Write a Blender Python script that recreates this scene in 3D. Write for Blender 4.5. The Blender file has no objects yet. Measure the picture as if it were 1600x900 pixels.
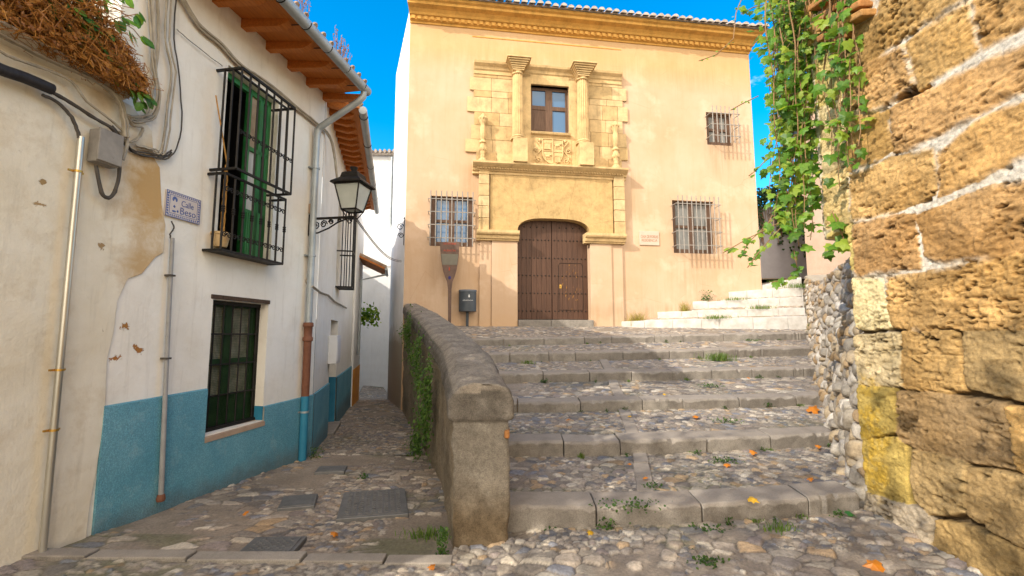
import bpy, bmesh, math, random
import numpy as np
from mathutils import Vector, Matrix

random.seed(7)
RNG = np.random.default_rng(7)
PI = math.pi
scene = bpy.context.scene
COL = bpy.context.collection

# ------------------------------------------------------------------ camera model (used to read positions on real planes)
EYE = 1.5
FPX = 711.1
PITCH = math.radians(5.9)
CP, SP = math.cos(PITCH), math.sin(PITCH)


def ray(u, v):
    x = (u - 800.0) / FPX
    k = (450.0 - v) / FPX
    return (x, CP - k * SP, k * CP + SP)


class Wall:
    """vertical plane: local x runs along it, local y goes into it, z is up"""
    def __init__(self, o, d):
        n = math.hypot(*d)
        self.o = o
        self.d = (d[0] / n, d[1] / n)
        self.n = (self.d[1], -self.d[0])          # outward
        self.rz = math.atan2(self.d[1], self.d[0])

    def px(self, u, v, off=0.0):
        r = ray(u, v)
        ox, oy = self.o[0] + self.n[0] * off, self.o[1] + self.n[1] * off
        den = r[0] * self.n[0] + r[1] * self.n[1]
        t = (ox * self.n[0] + oy * self.n[1]) / den
        p = (r[0] * t, r[1] * t, r[2] * t + EYE)
        a = (p[0] - self.o[0]) * self.d[0] + (p[1] - self.o[1]) * self.d[1]
        return a, p[2]

    def w(self, a, y, z):
        return (self.o[0] + self.d[0] * a - self.n[0] * y, self.o[1] + self.d[1] * a - self.n[1] * y, z)

    def local(self, x, y):
        dx, dy = x - self.o[0], y - self.o[1]
        return dx * self.d[0] + dy * self.d[1], -(dx * self.n[0] + dy * self.n[1])


# ------------------------------------------------------------------ object helpers
def tag(o, label=None, cat=None, group=None, kind=None):
    if label: o['label'] = label
    if cat: o['category'] = cat
    if group: o['group'] = group
    if kind: o['kind'] = kind
    return o


def thing(name, label, cat, loc=(0, 0, 0), rz=0.0, group=None):
    o = bpy.data.objects.new(name, None)
    COL.objects.link(o)
    o.empty_display_size = 0.1
    o.location = loc
    o.rotation_euler = (0, 0, rz)
    return tag(o, label, cat, group)


def wthing(wall, a, z, name, label, cat, group=None, y=0.0):
    o = thing(name, label, cat, wall.w(a, y, z), wall.rz, group)
    o['_a'] = a; o['_y'] = y; o['_z'] = z
    return o


def dup(root, label=None, loc=None, rz=None, group=None, scale=None):
    r = root.copy(); COL.objects.link(r)
    if loc is not None: r.location = loc
    if rz is not None: r.rotation_euler = (0, 0, rz)
    if scale is not None: r.scale = (scale, scale, scale)
    if label: r['label'] = label
    if group: r['group'] = group
    for ch in list(root.children):
        c = ch.copy(); COL.objects.link(c); c.parent = r
        for g in ch.children:
            d = g.copy(); COL.objects.link(d); d.parent = c
    return r


class MB:
    def __init__(self):
        self.v = []; self.f = []

    def add(self, vs, fs):
        b = len(self.v)
        self.v.extend([tuple(p) for p in vs])
        self.f.extend([tuple(b + i for i in f) for f in fs])
        return self

    def box(self, x0, x1, y0, y1, z0, z1):
        vs = [(x0, y0, z0), (x1, y0, z0), (x1, y1, z0), (x0, y1, z0), (x0, y0, z1), (x1, y0, z1), (x1, y1, z1), (x0, y1, z1)]
        return self.add(vs, [(0, 3, 2, 1), (4, 5, 6, 7), (0, 1, 5, 4), (1, 2, 6, 5), (2, 3, 7, 6), (3, 0, 4, 7)])

    def prism(self, pts, y0, y1):
        """polygon in x,z pushed along y"""
        n = len(pts)
        vs = [(p[0], y0, p[1]) for p in pts] + [(p[0], y1, p[1]) for p in pts]
        fs = [tuple(range(n)), tuple(range(2 * n - 1, n - 1, -1))]
        for i in range(n):
            j = (i + 1) % n
            fs.append((i, j, n + j, n + i))
        return self.add(vs, fs)

    def slab(self, pts, z0, z1):
        """polygon in x,y pushed along z"""
        n = len(pts)
        vs = [(p[0], p[1], z0) for p in pts] + [(p[0], p[1], z1) for p in pts]
        fs = [tuple(range(n - 1, -1, -1)), tuple(range(n, 2 * n))]
        for i in range(n):
            j = (i + 1) % n
            fs.append((i, j, n + j, n + i))
        return self.add(vs, fs)

    def sweep(self, prof, x0, x1, ends=(0, 0)):
        """profile of (y,z) swept along x; ends return the moulding by its own projection"""
        n = len(prof)
        vs = [(x0 + ends[0] * p[0], p[0], p[1]) for p in prof] + [(x1 - ends[1] * p[0], p[0], p[1]) for p in prof]
        fs = [tuple(range(n)), tuple(range(2 * n - 1, n - 1, -1))]
        for i in range(n):
            j = (i + 1) % n
            fs.append((i, j, n + j, n + i))
        return self.add(vs, fs)

    def tube(self, path, r, n=8, caps=True, flat=1.0):
        P = [Vector(p) for p in path]
        m = len(P)
        rs = r if isinstance(r, (list, tuple)) else [r] * m
        T = []
        for i in range(m):
            t = P[min(i + 1, m - 1)] - P[max(i - 1, 0)]
            T.append(t.normalized() if t.length > 1e-9 else Vector((0, 0, 1)))
        up = Vector((0, 0, 1)) if abs(T[0].z) < 0.9 else Vector((1, 0, 0))
        N = (up - T[0] * up.dot(T[0])).normalized()
        vs = []
        for i in range(m):
            N = N - T[i] * N.dot(T[i])
            if N.length < 1e-6:
                N = T[i].orthogonal()
            N.normalize()
            B = T[i].cross(N)
            for k in range(n):
                a = 2 * PI * k / n
                vs.append(P[i] + (N * math.cos(a) + B * math.sin(a) * flat) * rs[i])
        fs = []
        for i in range(m - 1):
            for k in range(n):
                k2 = (k + 1) % n
                fs.append((i * n + k, i * n + k2, (i + 1) * n + k2, (i + 1) * n + k))
        if caps:
            fs.append(tuple(range(n - 1, -1, -1)))
            fs.append(tuple((m - 1) * n + k for k in range(n)))
        return self.add(vs, fs)

    def bar(self, p, q, r, n=6):
        return self.tube([p, q], r, n)

    def lathe(self, prof, c=(0, 0, 0), n=16, flute=0.0, nf=0):
        vs = []; m = len(prof)
        for (r, z) in prof:
            for k in range(n):
                a = 2 * PI * k / n
                rr = r * (1 - flute * (0.5 + 0.5 * math.cos(nf * a))) if nf else r
                vs.append((c[0] + rr * math.cos(a), c[1] + rr * math.sin(a), c[2] + z))
        fs = []
        for i in range(m - 1):
            for k in range(n):
                k2 = (k + 1) % n
                fs.append((i * n + k, i * n + k2, (i + 1) * n + k2, (i + 1) * n + k))
        fs.append(tuple(range(n - 1, -1, -1)))
        fs.append(tuple((m - 1) * n + k for k in range(n)))
        return self.add(vs, fs)

    def ball(self, c, r, n=10, m=6):
        rx, ry, rz = r if isinstance(r, (tuple, list)) else (r, r, r)
        prof = [(max(0.02, math.sin(PI * i / m)), -math.cos(PI * i / m)) for i in range(m + 1)]
        vs = []
        for (q, z) in prof:
            for k in range(n):
                a = 2 * PI * k / n
                vs.append((c[0] + rx * q * math.cos(a), c[1] + ry * q * math.sin(a), c[2] + rz * z))
        fs = []
        for i in range(m):
            for k in range(n):
                k2 = (k + 1) % n
                fs.append((i * n + k, i * n + k2, (i + 1) * n + k2, (i + 1) * n + k))
        fs.append(tuple(range(n - 1, -1, -1))); fs.append(tuple(m * n + k for k in range(n)))
        return self.add(vs, fs)

    def wall(self, a0, a1, z0, z1, holes=(), y=0.0, reveal=0.2, thick=None):
        xs = sorted(set([a0, a1] + [h[0] for h in holes] + [h[1] for h in holes]))
        zs = sorted(set([z0, z1] + [h[2] for h in holes] + [h[3] for h in holes]))
        # extra cuts keep quads small enough
        for i in range(len(xs) - 1):
            for j in range(len(zs) - 1):
                cx, cz = (xs[i] + xs[i + 1]) / 2, (zs[j] + zs[j + 1]) / 2
                if any(h[0] < cx < h[1] and h[2] < cz < h[3] for h in holes): continue
                if not (a0 < cx < a1 and z0 < cz < z1): continue
                self.add([(xs[i], y, zs[j]), (xs[i + 1], y, zs[j]), (xs[i + 1], y, zs[j + 1]), (xs[i], y, zs[j + 1])], [(0, 1, 2, 3)])
        for h in holes:
            q = [(h[0], h[2]), (h[1], h[2]), (h[1], h[3]), (h[0], h[3])]
            for k in range(4):
                p, r = q[k], q[(k + 1) % 4]
                self.add([(p[0], y, p[1]), (r[0], y, r[1]), (r[0], y + reveal, r[1]), (p[0], y + reveal, p[1])], [(3, 2, 1, 0)])
        return self

    def build(self, name, m, parent=None, smooth=None, bevel=0.0, recalc=True, xf=None, segs=2):
        me = bpy.data.meshes.new(name)
        vs = self.v
        if parent is not None and '_a' in parent:
            a, y, z = parent['_a'], parent['_y'], parent['_z']
            vs = [(p[0] - a, p[1] - y, p[2] - z) for p in vs]
        if xf is not None:
            vs = [tuple(xf @ Vector(p)) for p in vs]
        me.from_pydata(vs, [], self.f)
        if recalc:
            bm = bmesh.new(); bm.from_mesh(me)
            bmesh.ops.recalc_face_normals(bm, faces=bm.faces)
            bm.to_mesh(me); bm.free()
        if smooth:
            me.polygons.foreach_set('use_smooth', [True] * len(me.polygons))
            me.set_sharp_from_angle(angle=math.radians(smooth))
        me.update()
        o = bpy.data.objects.new(name, me)
        COL.objects.link(o)
        if m is not None: me.materials.append(m)
        if parent is not None:
            o.parent = parent
        if bevel:
            b = o.modifiers.new('bevel', 'BEVEL'); b.width = bevel; b.segments = segs; b.limit_method = 'ANGLE'; b.angle_limit = math.radians(35)
        return o


def sub(name, mb, m, part, root, **k):
    """sub-part of a part whose root holds the wall offset"""
    if '_a' in root:
        a, y, z = root['_a'], root['_y'], root['_z']
        mb.v = [(p[0] - a, p[1] - y, p[2] - z) for p in mb.v]
    return mb.build(name, m, part, **k)


def gridmesh(name, V, cols, m, parent=None, wrap=False, smooth=True, flip=False):
    """V: (ny,nx,3) array; cols: (ny,nx,3)"""
    ny, nx = V.shape[:2]
    me = bpy.data.meshes.new(name)
    idx = np.arange(ny * nx).reshape(ny, nx)
    if wrap:
        a = idx[:-1, :]; b = np.roll(idx, -1, axis=1)[:-1, :]; c = np.roll(idx, -1, axis=1)[1:, :]; d = idx[1:, :]
    else:
        a = idx[:-1, :-1]; b = idx[:-1, 1:]; c = idx[1:, 1:]; d = idx[1:, :-1]
    q = np.stack([a, d, c, b] if flip else [a, b, c, d], -1).reshape(-1, 4)
    nf = len(q)
    me.vertices.add(ny * nx); me.vertices.foreach_set('co', V.reshape(-1).astype(np.float32))
    me.loops.add(nf * 4); me.loops.foreach_set('vertex_index', q.reshape(-1).astype(np.int32))
    me.polygons.add(nf)
    me.polygons.foreach_set('loop_start', np.arange(0, nf * 4, 4, dtype=np.int32))
    me.polygons.foreach_set('loop_total', np.full(nf, 4, dtype=np.int32))
    me.polygons.foreach_set('use_smooth', np.full(nf, smooth))
    me.update(calc_edges=True)
    if cols is not None:
        at = me.color_attributes.new('Col', 'FLOAT_COLOR', 'POINT')
        c4 = np.ones((ny * nx, 4), np.float32); c4[:, :3] = np.clip(cols.reshape(-1, 3), 0, 1)
        at.data.foreach_set('color', c4.reshape(-1))
    me.materials.append(m)
    o = bpy.data.objects.new(name, me)
    COL.objects.link(o)
    if parent is not None: o.parent = parent
    return o


# ------------------------------------------------------------------ numpy noise
def _h(ix, iy, s):
    x = (ix.astype(np.int64) * 374761393 + iy.astype(np.int64) * 668265263 + s * 974711) & 0x7fffffff
    x = ((x ^ (x >> 13)) * 1274126177) & 0x7fffffff
    x = (x ^ (x >> 16)) & 0xffffff
    return x / float(0xffffff)


def vn(x, y, s=0):
    ix, iy = np.floor(x), np.floor(y)
    fx, fy = x - ix, y - iy
    fx = fx * fx * (3 - 2 * fx); fy = fy * fy * (3 - 2 * fy)
    a = _h(ix, iy, s); b = _h(ix + 1, iy, s); c = _h(ix, iy + 1, s); d = _h(ix + 1, iy + 1, s)
    return (a * (1 - fx) + b * fx) * (1 - fy) + (c * (1 - fx) + d * fx) * fy


def fbm(x, y, s=0, o=4):
    r = 0; amp = 0.5; t = 0
    for i in range(o):
        r = r + amp * vn(x, y, s + i * 17); t += amp
        x = x * 2.03 + 5.1; y = y * 2.03 - 3.7; amp *= 0.5
    return r / t


def sst(a, b, x):
    t = np.clip((x - a) / (b - a), 0, 1)
    return t * t * (3 - 2 * t)


def voro(x, y, s=0, jit=0.9):
    """nearest cell: distance f1, f2, random id"""
    ix, iy = np.floor(x), np.floor(y)
    f1 = np.full(x.shape, 9.0); f2 = np.full(x.shape, 9.0); rid = np.zeros(x.shape); r2 = np.zeros(x.shape)
    for dx in (-1, 0, 1):
        for dy in (-1, 0, 1):
            cx, cy = ix + dx, iy + dy
            px = cx + 0.5 + jit * (_h(cx, cy, s) - 0.5); py = cy + 0.5 + jit * (_h(cx, cy, s + 91) - 0.5)
            an = _h(cx, cy, s + 55) * 6.28; st = 0.72 + 0.56 * _h(cx, cy, s + 56)
            ex, ey = x - px, y - py
            ca, sa = np.cos(an), np.sin(an)
            d = np.sqrt(((ex * ca + ey * sa) * st) ** 2 + ((-ex * sa + ey * ca) / st) ** 2)
            idn = _h(cx, cy, s + 7)
            nearer = d < f1
            f2 = np.where(nearer, f1, np.minimum(f2, d))
            rid = np.where(nearer, idn, rid)
            r2 = np.where(nearer, _h(cx, cy, s + 133), r2)
            f1 = np.where(nearer, d, f1)
    return f1, f2, rid, r2


def pal(rid, colors):
    C = np.array(colors)
    return C[np.minimum((rid * len(C)).astype(int), len(C) - 1)]


# ------------------------------------------------------------------ materials
class NT:
    def __init__(self, name):
        self.m = bpy.data.materials.new(name)
        self.m.use_nodes = True
        self.t = self.m.node_tree
        self.b = self.t.nodes['Principled BSDF']
        self.out = self.t.nodes['Material Output']
        self._obj = None

    def n(self, ty, **k):
        nd = self.t.nodes.new(ty)
        for a, v in k.items(): setattr(nd, a, v)
        return nd

    def set(self, sock, v):
        if isinstance(v, bpy.types.NodeSocket): self.t.links.new(v, sock)
        elif isinstance(v, (tuple, list)) and len(v) == 3 and sock.type == 'RGBA': sock.default_value = (*v, 1)
        else: sock.default_value = v

    def obj(self):
        if self._obj is None: self._obj = self.n('ShaderNodeTexCoord').outputs['Object']
        return self._obj

    def mapv(self, sc=(1, 1, 1), rot=(0, 0, 0), v=None):
        nd = self.n('ShaderNodeMapping'); self.set(nd.inputs['Vector'], v or self.obj())
        nd.inputs['Scale'].default_value = sc; nd.inputs['Rotation'].default_value = rot
        return nd.outputs[0]

    def noise(self, s=5, d=5, r=0.6, v=None, dist=0.0):
        nd = self.n('ShaderNodeTexNoise'); self.set(nd.inputs['Vector'], v or self.obj())
        nd.inputs['Scale'].default_value = s; nd.inputs['Detail'].default_value = d; nd.inputs['Roughness'].default_value = r
        nd.inputs['Distortion'].default_value = dist
        return nd.outputs['Fac']

    def vor(self, s=5, feat='F1', v=None, out='Distance'):
        nd = self.n('ShaderNodeTexVoronoi', feature=feat); self.set(nd.inputs['Vector'], v or self.obj())
        nd.inputs['Scale'].default_value = s
        return nd.outputs[out]

    def ramp(self, f, stops):
        nd = self.n('ShaderNodeValToRGB'); self.set(nd.inputs[0], f)
        e = nd.color_ramp.elements
        while len(e) < len(stops): e.new(0.5)
        for i, (p, c) in enumerate(stops):
            e[i].position = p
            e[i].color = (c, c, c, 1) if isinstance(c, (int, float)) else (*c, 1)
        return nd.outputs[0]

    def mix(self, f, a, b, mode='MIX'):
        nd = self.n('ShaderNodeMix', data_type='RGBA', blend_type=mode)
        self.set(nd.inputs[0], f); self.set(nd.inputs[6], a); self.set(nd.inputs[7], b)
        return nd.outputs[2]

    def math(self, op, a, b=0.5, c=None, clamp=False):
        nd = self.n('ShaderNodeMath', operation=op, use_clamp=clamp)
        self.set(nd.inputs[0], a); self.set(nd.inputs[1], b)
        if c is not None: self.set(nd.inputs[2], c)
        return nd.outputs[0]

    def sep(self, v=None):
        nd = self.n('ShaderNodeSeparateXYZ'); self.set(nd.inputs[0], v or self.obj())
        return nd.outputs

    def blob(self, c, r):
        """1 at c fading to 0 at radius r (ellipsoid radii)"""
        sb = self.n('ShaderNodeVectorMath', operation='SUBTRACT'); self.set(sb.inputs[0], self.obj()); sb.inputs[1].default_value = c
        dv = self.n('ShaderNodeVectorMath', operation='DIVIDE'); self.set(dv.inputs[0], sb.outputs[0]); dv.inputs[1].default_value = r
        ln = self.n('ShaderNodeVectorMath', operation='LENGTH'); self.set(ln.inputs[0], dv.outputs[0])
        return self.math('SUBTRACT', 1.0, ln.outputs['Value'], clamp=True)

    def island(self):
        return self.n('ShaderNodeNewGeometry').outputs['Random Per Island']

    def attr(self):
        return self.n('ShaderNodeAttribute', attribute_name='Col').outputs['Color']

    def bump(self, h, st=0.3, dist=0.02, prev=None):
        nd = self.n('ShaderNodeBump'); self.set(nd.inputs['Height'], h)
        nd.inputs['Strength'].default_value = st; nd.inputs['Distance'].default_value = dist
        if prev is not None: self.t.links.new(prev, nd.inputs['Normal'])
        self.t.links.new(nd.outputs[0], self.b.inputs['Normal'])
        return nd.outputs[0]

    def fin(self, col=None, rough=0.8, metal=0.0, spec=0.3):
        if col is not None: self.set(self.b.inputs['Base Color'], col)
        self.set(self.b.inputs['Roughness'], rough)
        self.b.inputs['Metallic'].default_value = metal
        self.b.inputs['Specular IOR Level'].default_value = spec
        return self.m


def simple(name, c1, c2, s=6, rough=0.7, metal=0.0, bump=0.2, bs=40, bd=0.004, spec=0.3, stretch=(1, 1, 1)):
    t = NT(name)
    v = t.mapv(stretch)
    col = t.ramp(t.noise(s, 6, 0.65, v), [(0.3, c1), (0.7, c2)])
    if bump: t.bump(t.noise(bs, 5, 0.6, v), bump, bd)
    return t.fin(col, rough, metal, spec)


def foliage(name, c1, c2, c3, trans=0.35):
    t = NT(name)
    isl = t.island()
    col = t.ramp(isl, [(0.0, c1), (0.5, c2), (1.0, c3)])
    col = t.mix(0.25, col, t.ramp(t.noise(60, 3), [(0.3, c1), (0.7, c3)]))
    t.fin(col, 0.45, 0, 0.35)
    tr = t.n('ShaderNodeBsdfTranslucent')
    t.set(tr.inputs['Color'], t.mix(1.0, col, (1.6, 1.5, 0.6), 'MULTIPLY'))
    mx = t.n('ShaderNodeMixShader'); mx.inputs[0].default_value = trans
    t.t.links.new(t.b.outputs[0], mx.inputs[1]); t.t.links.new(tr.outputs[0], mx.inputs[2])
    t.t.links.new(mx.outputs[0], t.out.inputs['Surface'])
    return t.m


def leafshape(kind):
    if kind == 'ivy':
        return [(0, 0), (-.22, -.12), (-.5, .1), (-.36, .34), (-.46, .62), (-.2, .66), (0, 1.05), (.2, .66), (.46, .62), (.36, .34), (.5, .1), (.22, -.12)]
    if kind == 'long':
        return [(0, 0), (-.16, .25), (-.2, .5), (-.12, .8), (0, 1.05), (.12, .8), (.2, .5), (.16, .25)]
    return [(0, 0), (-.3, .2), (-.36, .5), (-.22, .82), (0, 1), (.22, .82), (.36, .5), (.3, .2)]


def add_leaf(mb, p, nrm, up, size, kind='oval', fold=0.12):
    n = Vector(nrm).normalized(); u = Vector(up); u = (u - n * u.dot(n))
    if u.length < 1e-5: u = n.orthogonal()
    u.normalize(); w = u.cross(n); p = Vector(p)
    sh = leafshape(kind)
    vs = [p + (w * a + u * b) * size - n * (abs(a) * fold + (b - .5) ** 2 * fold) * size for a, b in sh]
    vs.append(p + u * size * 0.45 + n * fold * 0.4 * size)
    k = len(sh)
    mb.add(vs, [(k, i, (i + 1) % k) for i in range(k)])


def rv(s=1.0):
    return Vector((random.uniform(-s, s), random.uniform(-s, s), random.uniform(-s, s)))


def text_into(mb, txt, w, h, x, y, z, depth=0.004):
    """letters in the local x,z plane, centred at x,z, fitted into w by h, standing out to -y"""
    cu = bpy.data.curves.new('letters', 'FONT'); cu.body = txt; cu.size = 1.0; cu.extrude = 0.5; cu.resolution_u = 3
    cu.align_x = 'CENTER'
    ob = bpy.data.objects.new('letters', cu); COL.objects.link(ob)
    dg = bpy.context.evaluated_depsgraph_get()
    me = bpy.data.meshes.new_from_object(ob.evaluated_get(dg))
    xs = [v.co.x for v in me.vertices]; ys = [v.co.y for v in me.vertices]
    cx, cy = (min(xs) + max(xs)) / 2, (min(ys) + max(ys)) / 2
    sx = w / max(1e-6, max(xs) - min(xs)); sy = h / max(1e-6, max(ys) - min(ys))
    vs = [(x + (v.co.x - cx) * sx, y - (v.co.z + 0.5) * depth, z + (v.co.y - cy) * sy) for v in me.vertices]
    mb.add(vs, [tuple(p.vertices) for p in me.polygons])
    bpy.data.objects.remove(ob); bpy.data.curves.remove(cu); bpy.data.meshes.remove(me)
# ------------------------------------------------------------------ camera, sky, sun
cam = bpy.data.cameras.new('camera'); cam.lens = 16.0; cam.sensor_width = 36.0; cam.clip_start = 0.05; cam.clip_end = 2000
camo = bpy.data.objects.new('camera', cam); COL.objects.link(camo)
camo.location = (0, 0, EYE); camo.rotation_euler = (PI / 2 + PITCH, 0, math.radians(0))
scene.camera = camo
SUN_EL = math.radians(31.5)
SV = Vector((-.788, -.615, 0)).normalized()
SUN_DIR = Vector((SV.x * math.cos(SUN_EL), SV.y * math.cos(SUN_EL), math.sin(SUN_EL)))
sl = bpy.data.lights.new('sun', 'SUN'); sl.energy = 5.0; sl.angle = math.radians(0.5); sl.color = (1.0, .92, .79)
so = bpy.data.objects.new('sun', sl); COL.objects.link(so)
so.rotation_euler = (-SUN_DIR).to_track_quat('-Z', 'Y').to_euler()
so.location = (-20, -20, 20)

wd = bpy.data.worlds.new('World'); scene.world = wd; wd.use_nodes = True
wt = wd.node_tree
bg = wt.nodes['Background']
sky = wt.nodes.new('ShaderNodeTexSky'); sky.sky_type = 'NISHITA'; sky.sun_disc = False
sky.sun_elevation = SUN_EL; sky.sun_rotation = math.atan2(SV.x, SV.y); sky.altitude = 700; sky.air_density = 1.0; sky.dust_density = 0.6; sky.ozone_density = 2.0
hs = wt.nodes.new('ShaderNodeHueSaturation'); hs.inputs['Saturation'].default_value = 1.5; hs.inputs['Value'].default_value = 2.55; hs.inputs['Hue'].default_value = 0.492
wt.links.new(sky.outputs[0], hs.inputs['Color'])
# white cloud added unseen behind the viewer as fill, wisps low over the lane
tc = wt.nodes.new('ShaderNodeTexCoord')
sp = wt.nodes.new('ShaderNodeSeparateXYZ'); wt.links.new(tc.outputs['Generated'], sp.inputs[0])
nz = wt.nodes.new('ShaderNodeTexNoise'); nz.inputs['Scale'].default_value = 3.2; nz.inputs['Detail'].default_value = 8; nz.inputs['Roughness'].default_value = 0.62
mp = wt.nodes.new('ShaderNodeMapping'); mp.inputs['Scale'].default_value = (1, 1, 2.2); wt.links.new(tc.outputs['Generated'], mp.inputs[0]); wt.links.new(mp.outputs[0], nz.inputs['Vector'])
def wmath(op, a, b, clamp=False):
    nd = wt.nodes.new('ShaderNodeMath'); nd.operation = op; nd.use_clamp = clamp
    for i, v in enumerate((a, b)):
        if isinstance(v, (int, float)): nd.inputs[i].default_value = v
        else: wt.links.new(v, nd.inputs[i])
    return nd.outputs[0]
back = wmath('MULTIPLY', wmath('ADD', wmath('MULTIPLY', sp.outputs[1], -1.0), 0.05), 1.6, True)      # 0 ahead, 1 behind
low = wmath('MULTIPLY', wmath('SUBTRACT', 0.42, sp.outputs[2]), 0.45, True)
thr = wmath('ADD', wmath('MULTIPLY', back, 0.42), low)
cl = wmath('MULTIPLY', wmath('SUBTRACT', wmath('ADD', nz.outputs['Fac'], thr), 0.66), 3.2, True)
mxw = wt.nodes.new('ShaderNodeMix'); mxw.data_type = 'RGBA'
wt.links.new(cl, mxw.inputs[0]); wt.links.new(hs.outputs[0], mxw.inputs[6]); mxw.inputs[7].default_value = (26.5, 23.0, 18.0, 1)
wt.links.new(mxw.outputs[2], bg.inputs['Color'])
bg.inputs['Strength'].default_value = 0.15
scene.view_settings.view_transform = 'Standard'; scene.view_settings.look = 'None'
scene.view_settings.exposure = 0; scene.view_settings.gamma = 1
scene.cycles.max_bounces = 6; scene.cycles.diffuse_bounces = 4; scene.cycles.glossy_bounces = 2; scene.cycles.transmission_bounces = 3
scene.cycles.use_denoising = True

# ------------------------------------------------------------------ wall planes and plan lines
L1 = Wall((-3.747, .635), (.167, .986))
BEND = (-2.76, 6.43)
AB = L1.local(*BEND)[0]
L2 = Wall(BEND, (-.249, .968))
F = Wall((1.098, 12.2), (.990, .139))                # palace front
A_L, A_R = F.px(630, 480)[0], F.px(1190, 440)[0]
FC = F.w(A_L, 0, 0)                                  # left corner of the palace
PS = Wall((-4.05, 15.06), (FC[0] + 4.05, FC[1] - 15.06))   # lane side of the palace (runs back to front); outward must face the lane
PS_LEN = math.hypot(FC[0] + 4.05, FC[1] - 15.06)
R = Wall((2.63 + .07 * 3.83, 3.83), (-.07, -.9975))   # golden ashlar wall, x runs toward the viewer
RUBL = Wall((2.80, 3.87), (-.522, -.853))             # rubble wall, x negative runs up the hill


def itp(pts):
    xs = [p[0] for p in pts]; ys = [p[1] for p in pts]
    return lambda y: np.interp(y, xs, ys)


par_in = itp([(3.5, 0.0), (4.8, -.2), (5.8, -.45), (7.3, -.88), (8.9, -1.38), (10.75, -2.05), (11.7, -2.42)])
par_out = itp([(3.5, -.47), (4.5, -.66), (5.2, -.81), (7.8, -1.59), (10.4, -2.41), (11.7, -2.8)])
par_top = itp([(3.5, EYE - .37), (11.2, EYE + .75), (12, EYE + .86)])
alley_z0 = itp([(-9, EYE - 1.53), (3.2, EYE - 1.55), (6.4, EYE - 1.68), (12, EYE - 1.88), (15, EYE - 2.06), (20, EYE - 2.12)])


def alley_left(y):
    return np.where(y < BEND[1], -3.747 + (y - .635) * .1694, BEND[0] - .2572 * (y - BEND[1]))


def alley_right(y):
    return np.where(y < 11.66, par_out(y), -2.8 - .353 * (y - 11.66))


def rub_x(y): return 2.72 + .612 * (y - 3.77)


def alley_z(x, y):
    l, r = alley_left(y), alley_right(y)
    return alley_z0(y) + .045 * np.clip((r - x) / np.maximum(r - l, .1), 0, 1.2)


def front_z(x, y):
    z = EYE - 1.55 + .03 * np.clip(x + .5, 0, 4) + .055 * sst(-.35, .35, x) * sst(2.2, 3.6, y)
    return z + .05 * np.clip((-.47 - x) / 2.9, 0, 1)


# riser lines: left (y, z top, z bottom), right (y, z top, z bottom), all relative to the eye
RIS = [((3.65, -1.307, -1.453), (3.78, -1.262, -1.40)),
       ((4.85, -1.104, -1.251), (5.20, -1.08, -1.22)),
       ((6.10, -.883, -1.022), (6.60, -.85, -.98)),
       ((7.35, -.624, -.774), (8.00, -.56, -.70)),
       ((8.50, -.36, -.524), (9.20, -.25, -.40)),
       ((9.70, -.101, -.249), (10.3, .06, -.09))]

# ------------------------------------------------------------------ materials for the ground
def mat_cobble():
    t = NT('cobble_stone')
    c = t.attr()
    m = t.ramp(t.noise(45, 6, 0.7), [(0.25, .62), (0.5, 1.0), (0.78, 1.35)])
    col = t.mix(1.0, c, m, 'MULTIPLY')
    t.bump(t.math('ADD', t.noise(38, 5, .6), t.noise(110, 6, 0.7)), 0.75, 0.009)
    return t.fin(col, t.ramp(t.noise(12, 3), [(0.3, .62), (0.7, .9)]), 0, 0.3)


def mat_kerb(name, c1, c2, wear):
    t = NT(name)
    isl = t.island()
    base = t.mix(isl, c1, c2)
    col = t.mix(1.0, base, t.ramp(t.noise(5, 9, 0.75), [(0.25, .5), (0.5, 1.0), (0.75, 1.35)]), 'MULTIPLY')
    sp_ = t.ramp(t.noise(130, 3, 0.7), [(0.35, .7), (0.6, 1.12)])
    col = t.mix(0.8, col, sp_, 'MULTIPLY')
    # top faces are paler where feet polish them, faces below the nosing dark with dirt
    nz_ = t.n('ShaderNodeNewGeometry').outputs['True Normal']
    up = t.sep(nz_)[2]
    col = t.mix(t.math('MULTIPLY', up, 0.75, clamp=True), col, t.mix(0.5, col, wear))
    t.bump(t.noise(60, 8, 0.75), 0.7, 0.01)
    return t.fin(col, 0.82, 0, 0.25)


M = {}
M['cobble'] = mat_cobble()
M['kerb'] = mat_kerb('kerb_granite', (.205, .18, .155), (.285, .258, .225), (.42, .352, .285))
M['white_kerb'] = simple('whitewashed_stone', (.40, .37, .33), (.60, .575, .54), 5, .85, 0, .5, 45, .01)
M['earth'] = simple('bare_earth', (.14, .11, .08), (.22, .18, .13), 3, .95)

STONES = [(.30, .255, .205), (.22, .19, .16), (.36, .30, .235), (.16, .15, .145), (.26, .21, .165), (.43, .37, .29), (.175, .175, .19), (.34, .24, .145), (.28, .245, .205), (.23, .19, .17), (.43, .38, .31), (.19, .165, .145), (.32, .27, .22), (.25, .215, .18)]


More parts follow.
